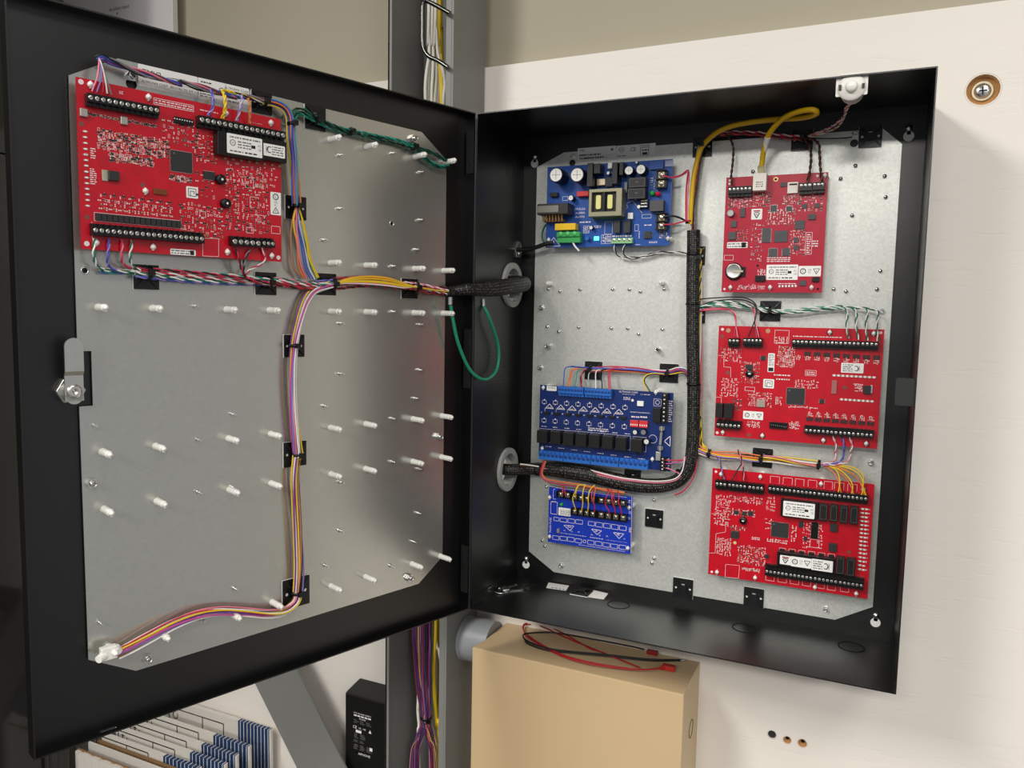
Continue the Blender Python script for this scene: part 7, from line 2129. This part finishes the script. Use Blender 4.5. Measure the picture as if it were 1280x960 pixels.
bundle(t, FB, [(373.5,232.2,12.0),(391.7,233.1,12.0),(409.8,232.0,12.0),(427.5,230.9,12.0),(446.1,230.8,12.0)], ['o', 'y', 'w', 'y', 'c', 'p', 'w', 'y'], 5.0, 0.95, 0.02, 133)
for c_, q in (('y', [(446.1,230.8,12.0),(458.0,231.0,14.0),(469.2,226.7,20.0),(473.9,214.4,26.0),(473.0,200.2,27.0)]), ('o', [(446.1,230.4,12.0),(456.0,229.4,14.0),(467.3,221.8,20.0),(472.8,212.0,26.0),(476.4,199.9,27.0)]), ('y', [(446.1,231.1,12.0),(464.5,230.2,14.0),(479.9,223.2,20.0),(489.1,211.5,26.0),(488.8,198.4,27.0)]), ('o', [(446.1,230.6,12.0),(462.4,229.1,14.0),(477.9,220.7,20.0),(487.1,210.1,26.0),(491.9,198.3,27.0)]),
              ('y', [(446.1,231.3,12.0),(468.6,232.5,14.0),(490.0,228.8,20.0),(500.1,219.6,26.0),(501.7,206.3,27.0),(500.1,198.1,27.0)]), ('y', [(446.1,231.1,12.0),(468.8,229.8,14.0),(488.2,224.1,20.0),(499.2,213.8,26.0),(506.7,197.7,27.0)]), ('o', [(446.1,230.8,12.0),(466.6,230.9,14.0),(486.0,226.1,20.0),(498.2,214.8,26.0),(504.7,196.4,27.0)]), ('y', [(446.0,231.8,12.0),(470.7,233.7,14.0),(491.9,231.8,20.0),(501.1,224.1,25.0),(501.6,208.5,27.0)])):
    bundle(t, FB, q, [c_], 0, 0.9, seed=7)
pr(t, FB, [(462.1,272.8,23.5),(465.8,263.8,22.5),(467.1,252.6,20.5)] + [(465.2,251.1,16.0),(467.3,243.2,16.0),(462.1,236.4,16.0),(449.5,232.8,16.0)], 'pw', 141)
pr(t, FB, [(472.1,272.8,23.5),(475.7,264.7,22.5),(477.0,253.6,20.5)] + [(476.1,252.1,16.0),(474.6,240.4,16.0),(464.4,234.8,16.0),(449.5,231.9,16.0)], 'lb', 142)
pr(t, FB, [(482.0,272.8,23.5),(485.7,263.4,22.5),(484.6,252.1,20.5)] + [(485.6,254.2,16.0),(482.0,240.0,16.0),(468.6,234.3,16.0),(449.6,231.4,16.0)], 'pw', 143)
pr(t, FB, [(305.5,232.1,14.0),(315.6,229.2,16.0),(321.1,218.6,20.0),(327.1,200.9,27.0)], 'ln', 144)
pr(t, FB, [(341.7,241.4,12.0),(346.3,232.7,16.0),(350.6,219.5,22.0),(354.4,202.6,27.0)], 'pk', 145)
bundle(t, FB, [(349.4,225.2,16.0),(343.4,213.9,22.0),(337.7,201.5,27.0)], ['k'], 0, 0.8, seed=8)
for p_ in ([(303.2,232.4,12.0)][0], [(373.5,232.2,12.0)][0], [(446.7,230.9,12.0)][0]):
    tie(t, FB, p_, (1, -0.1, 0), 5.8)

# rainbow wires above the navy board
t = thing('wire_harness', 'rainbow of thin wires arching over the blue terminals of the navy board', 'wires', FB, (130, 310, 14))
bundle(t, FB, [(270.1,338.9,12.0),(264.5,346.5,12.0),(253.8,347.6,12.0),(241.1,343.2,12.0),(221.5,343.1,12.0),(199.4,344.6,12.0),(176.9,344.8,12.0),(154.1,344.6,12.0),(135.6,343.3,12.0),(123.9,342.3,12.0)], ['l', 'r', 'b', 'w', 'o', 'r', 'p'], 4.2, 0.9, 0.012, 151)
for k, (c_, q) in enumerate((('b', [(123.9,342.7,12.0),(107.3,344.2,12.0),(91.2,344.9,14.0),(85.6,342.1,18.0),(86.8,331.3,24.0),(87.3,315.4,28.0)]), ('o', [(123.9,341.8,12.0),(112.1,342.6,12.0),(98.5,342.0,14.0),(95.3,338.1,18.0),(95.1,327.2,24.0),(93.1,314.8,28.0)]), ('o', [(123.9,341.4,12.0),(112.1,342.1,12.0),(99.7,341.7,14.0),(96.6,335.9,18.0),(96.8,325.1,24.0),(96.9,314.6,28.0)]), ('t', [(123.9,341.8,12.0),(114.5,342.2,12.0),(106.6,340.7,15.0),(105.3,335.3,19.0),(106.0,325.6,24.0),(104.5,314.6,28.0)]),
                             ('r', [(126.3,341.9,12.0),(116.8,341.9,12.0),(113.3,339.2,15.0),(112.5,332.3,19.0),(115.1,323.8,24.0),(115.1,315.2,28.0)]), ('k', [(126.3,341.5,12.0),(118.0,341.5,12.0),(114.5,338.4,15.0),(111.2,331.1,19.0),(113.7,322.6,24.0),(117.3,314.9,28.0)]), ('s', [(135.6,342.8,12.0),(126.2,340.5,15.0),(123.8,335.1,19.0),(124.6,327.5,22.0)]), ('w', [(144.9,343.7,12.0),(135.5,341.7,15.0),(134.5,335.6,19.0),(136.8,325.0,24.0),(138.2,314.8,28.0)]),
                             ('k', [(149.5,343.9,12.0),(142.5,342.0,15.0),(141.0,336.0,19.0),(146.0,325.5,24.0),(148.4,314.9,28.0)]), ('r', [(176.9,344.8,12.0),(163.8,346.9,14.0),(155.8,344.9,16.0),(154.2,336.7,20.0),(156.6,326.2,25.0),(158.4,315.1,28.0)]), ('r', [(181.4,345.0,12.0),(166.1,346.6,14.0),(158.2,343.7,16.0),(156.5,336.8,20.0),(158.9,326.3,25.0),(160.7,315.2,28.0)]), ('y', [(269.1,338.2,12.0),(262.5,344.7,12.0),(241.7,340.8,14.0),(222.4,341.6,15.0),(210.3,338.3,17.0),(207.6,330.9,22.0),(211.4,324.0,27.0),(214.8,316.3,28.0)]),
                             ('k', [(268.7,337.8,12.0),(261.4,343.8,12.0),(240.6,340.3,14.0),(222.4,340.7,15.0),(212.1,337.7,17.0),(208.9,329.9,22.0),(215.4,322.0,27.0),(219.8,315.7,28.0)]), ('b', [(269.8,340.1,14.0),(260.6,349.8,14.0),(241.5,345.0,14.0),(213.2,344.5,14.0),(177.5,344.5,14.0),(145.5,345.2,14.0),(114.7,345.0,13.0),(93.6,345.9,14.0)]))):
    bundle(t, FB, q, [c_], 0, 0.85, seed=160 + k)
tie(t, FB, [(240.1,342.3,12.0)][0], (1, 0, 0), 5.4)
tie(t, FB, [(123.9,342.3,12.0)][0], (1, 0, 0), 5.0)

# red wires along the bend of the sleeve to the distribution board
t = thing('wire_harness', 'red, orange and yellow wires following the sleeve bend to the royal blue board', 'wires', FB, (120, 170, 18))
bundle(t, FB, [(55.6,187.2,20.0),(75.7,191.5,20.0),(101.3,192.8,20.0),(128.8,191.2,20.0),(153.4,189.3,26.0),(179.9,186.1,26.0),(201.5,185.5,26.0),(222.7,185.7,26.0),(243.5,188.0,26.0),(259.4,192.7,24.0),(267.8,201.5,22.0),(270.9,213.9,20.0),(271.5,226.3,20.0)], ['p', 'r', 'w', 'p'], 2.4, 0.9, 0.01, 171)
bundle(t, FB, [(60.2,200.2,26.0),(55.6,188.3,24.0),(53.1,178.8,22.0),(60.4,171.1,22.0),(79.4,168.7,22.0),(108.1,168.5,24.0),(140.7,166.7,26.0),(167.4,166.3,26.0),(187.1,165.6,26.0)], ['p', 'o', 'r', 'c'], 2.6, 0.9, 0.012, 172)
bundle(t, FB, [(257.4,169.0,16.0),(268.5,175.6,16.0),(279.2,189.2,16.0),(284.6,204.3,16.0),(286.0,220.9,16.0),(284.8,235.1,16.0)], ['r', 'p'], 1.6, 0.9, 0.02, 173)
bundle(t, FB, [(24.6,194.2,40.0),(36.4,193.0,34.0),(49.7,190.7,26.0)], ['w', 'c'], 1.6, 1.0, 0.02, 174)
for k, (c_, q) in enumerate((('r', [(85.9,167.5,26.5),(92.2,162.1,32.5),(93.6,155.4,34.5)]), ('r', [(91.7,165.7,26.5),(95.7,161.3,32.5),(97.5,152.3,34.5)]), ('y', [(126.4,171.2,28.5),(116.7,169.7,32.5),(114.2,161.7,35.5),(110.2,150.6,36.5),(111.7,140.7,34.5),(113.5,131.6,30.5)]), ('y', [(116.4,169.5,28.5),(114.5,160.3,34.5),(112.4,151.4,30.5)]), ('y', [(127.6,171.4,28.5),(126.2,166.4,34.5),(125.7,156.0,36.5),(125.6,143.7,34.5),(122.6,131.6,30.5)]), ('y', [(141.2,172.3,28.5),(136.1,165.2,34.5),(134.7,153.5,36.5),(134.6,142.4,34.5),(132.2,131.6,30.5)]),
                             ('r', [(141.3,170.5,28.5),(139.3,160.8,34.5),(140.4,151.9,36.5),(144.2,143.6,34.5),(142.9,131.8,30.5)]), ('r', [(160.9,169.2,28.5),(165.4,165.0,34.5),(160.9,155.5,36.5),(161.5,145.9,35.5),(166.2,137.8,33.5),(164.9,131.0,30.5)]), ('r', [(166.4,169.2,28.5),(170.2,159.7,34.5),(171.5,152.1,36.5),(175.2,142.7,34.5),(174.6,132.9,30.5)]), ('r', [(176.6,168.1,28.5),(180.9,162.2,34.5),(181.1,153.2,36.5),(184.4,142.7,34.5),(184.2,132.9,30.5)]), ('o', [(138.8,171.4,28.5),(144.0,168.1,32.5),(142.1,157.1,32.5),(141.6,150.7,30.5)]), ('r', [(171.3,165.7,28.5),(171.9,160.7,32.5),(173.6,151.6,30.5)]))):
    bundle(t, FB, q, [c_], 0, 0.85, seed=180 + k)
bundle(t, FB, [(113.9,171.0,28.5),(131.4,169.4,28.5),(148.7,167.6,28.5),(167.1,166.1,28.5),(187.4,167.0,28.5)], ['o', 'c'], 1.2, 0.9, 0.02, 190)
bundle(t, FB, [(242.3,220.0,28.5),(257.8,220.7,26.5),(271.3,221.9,20.5)], ['r'], 0, 0.85, seed=191)
bundle(t, FB, [(242.5,214.6,28.5),(253.7,216.0,26.5),(271.3,221.9,20.5)], ['m'], 0, 0.85, seed=192)
bundle(t, FB, [(242.7,209.2,28.5),(254.1,206.8,26.5),(266.2,200.9,22.5)], ['p'], 0, 0.85, seed=193)
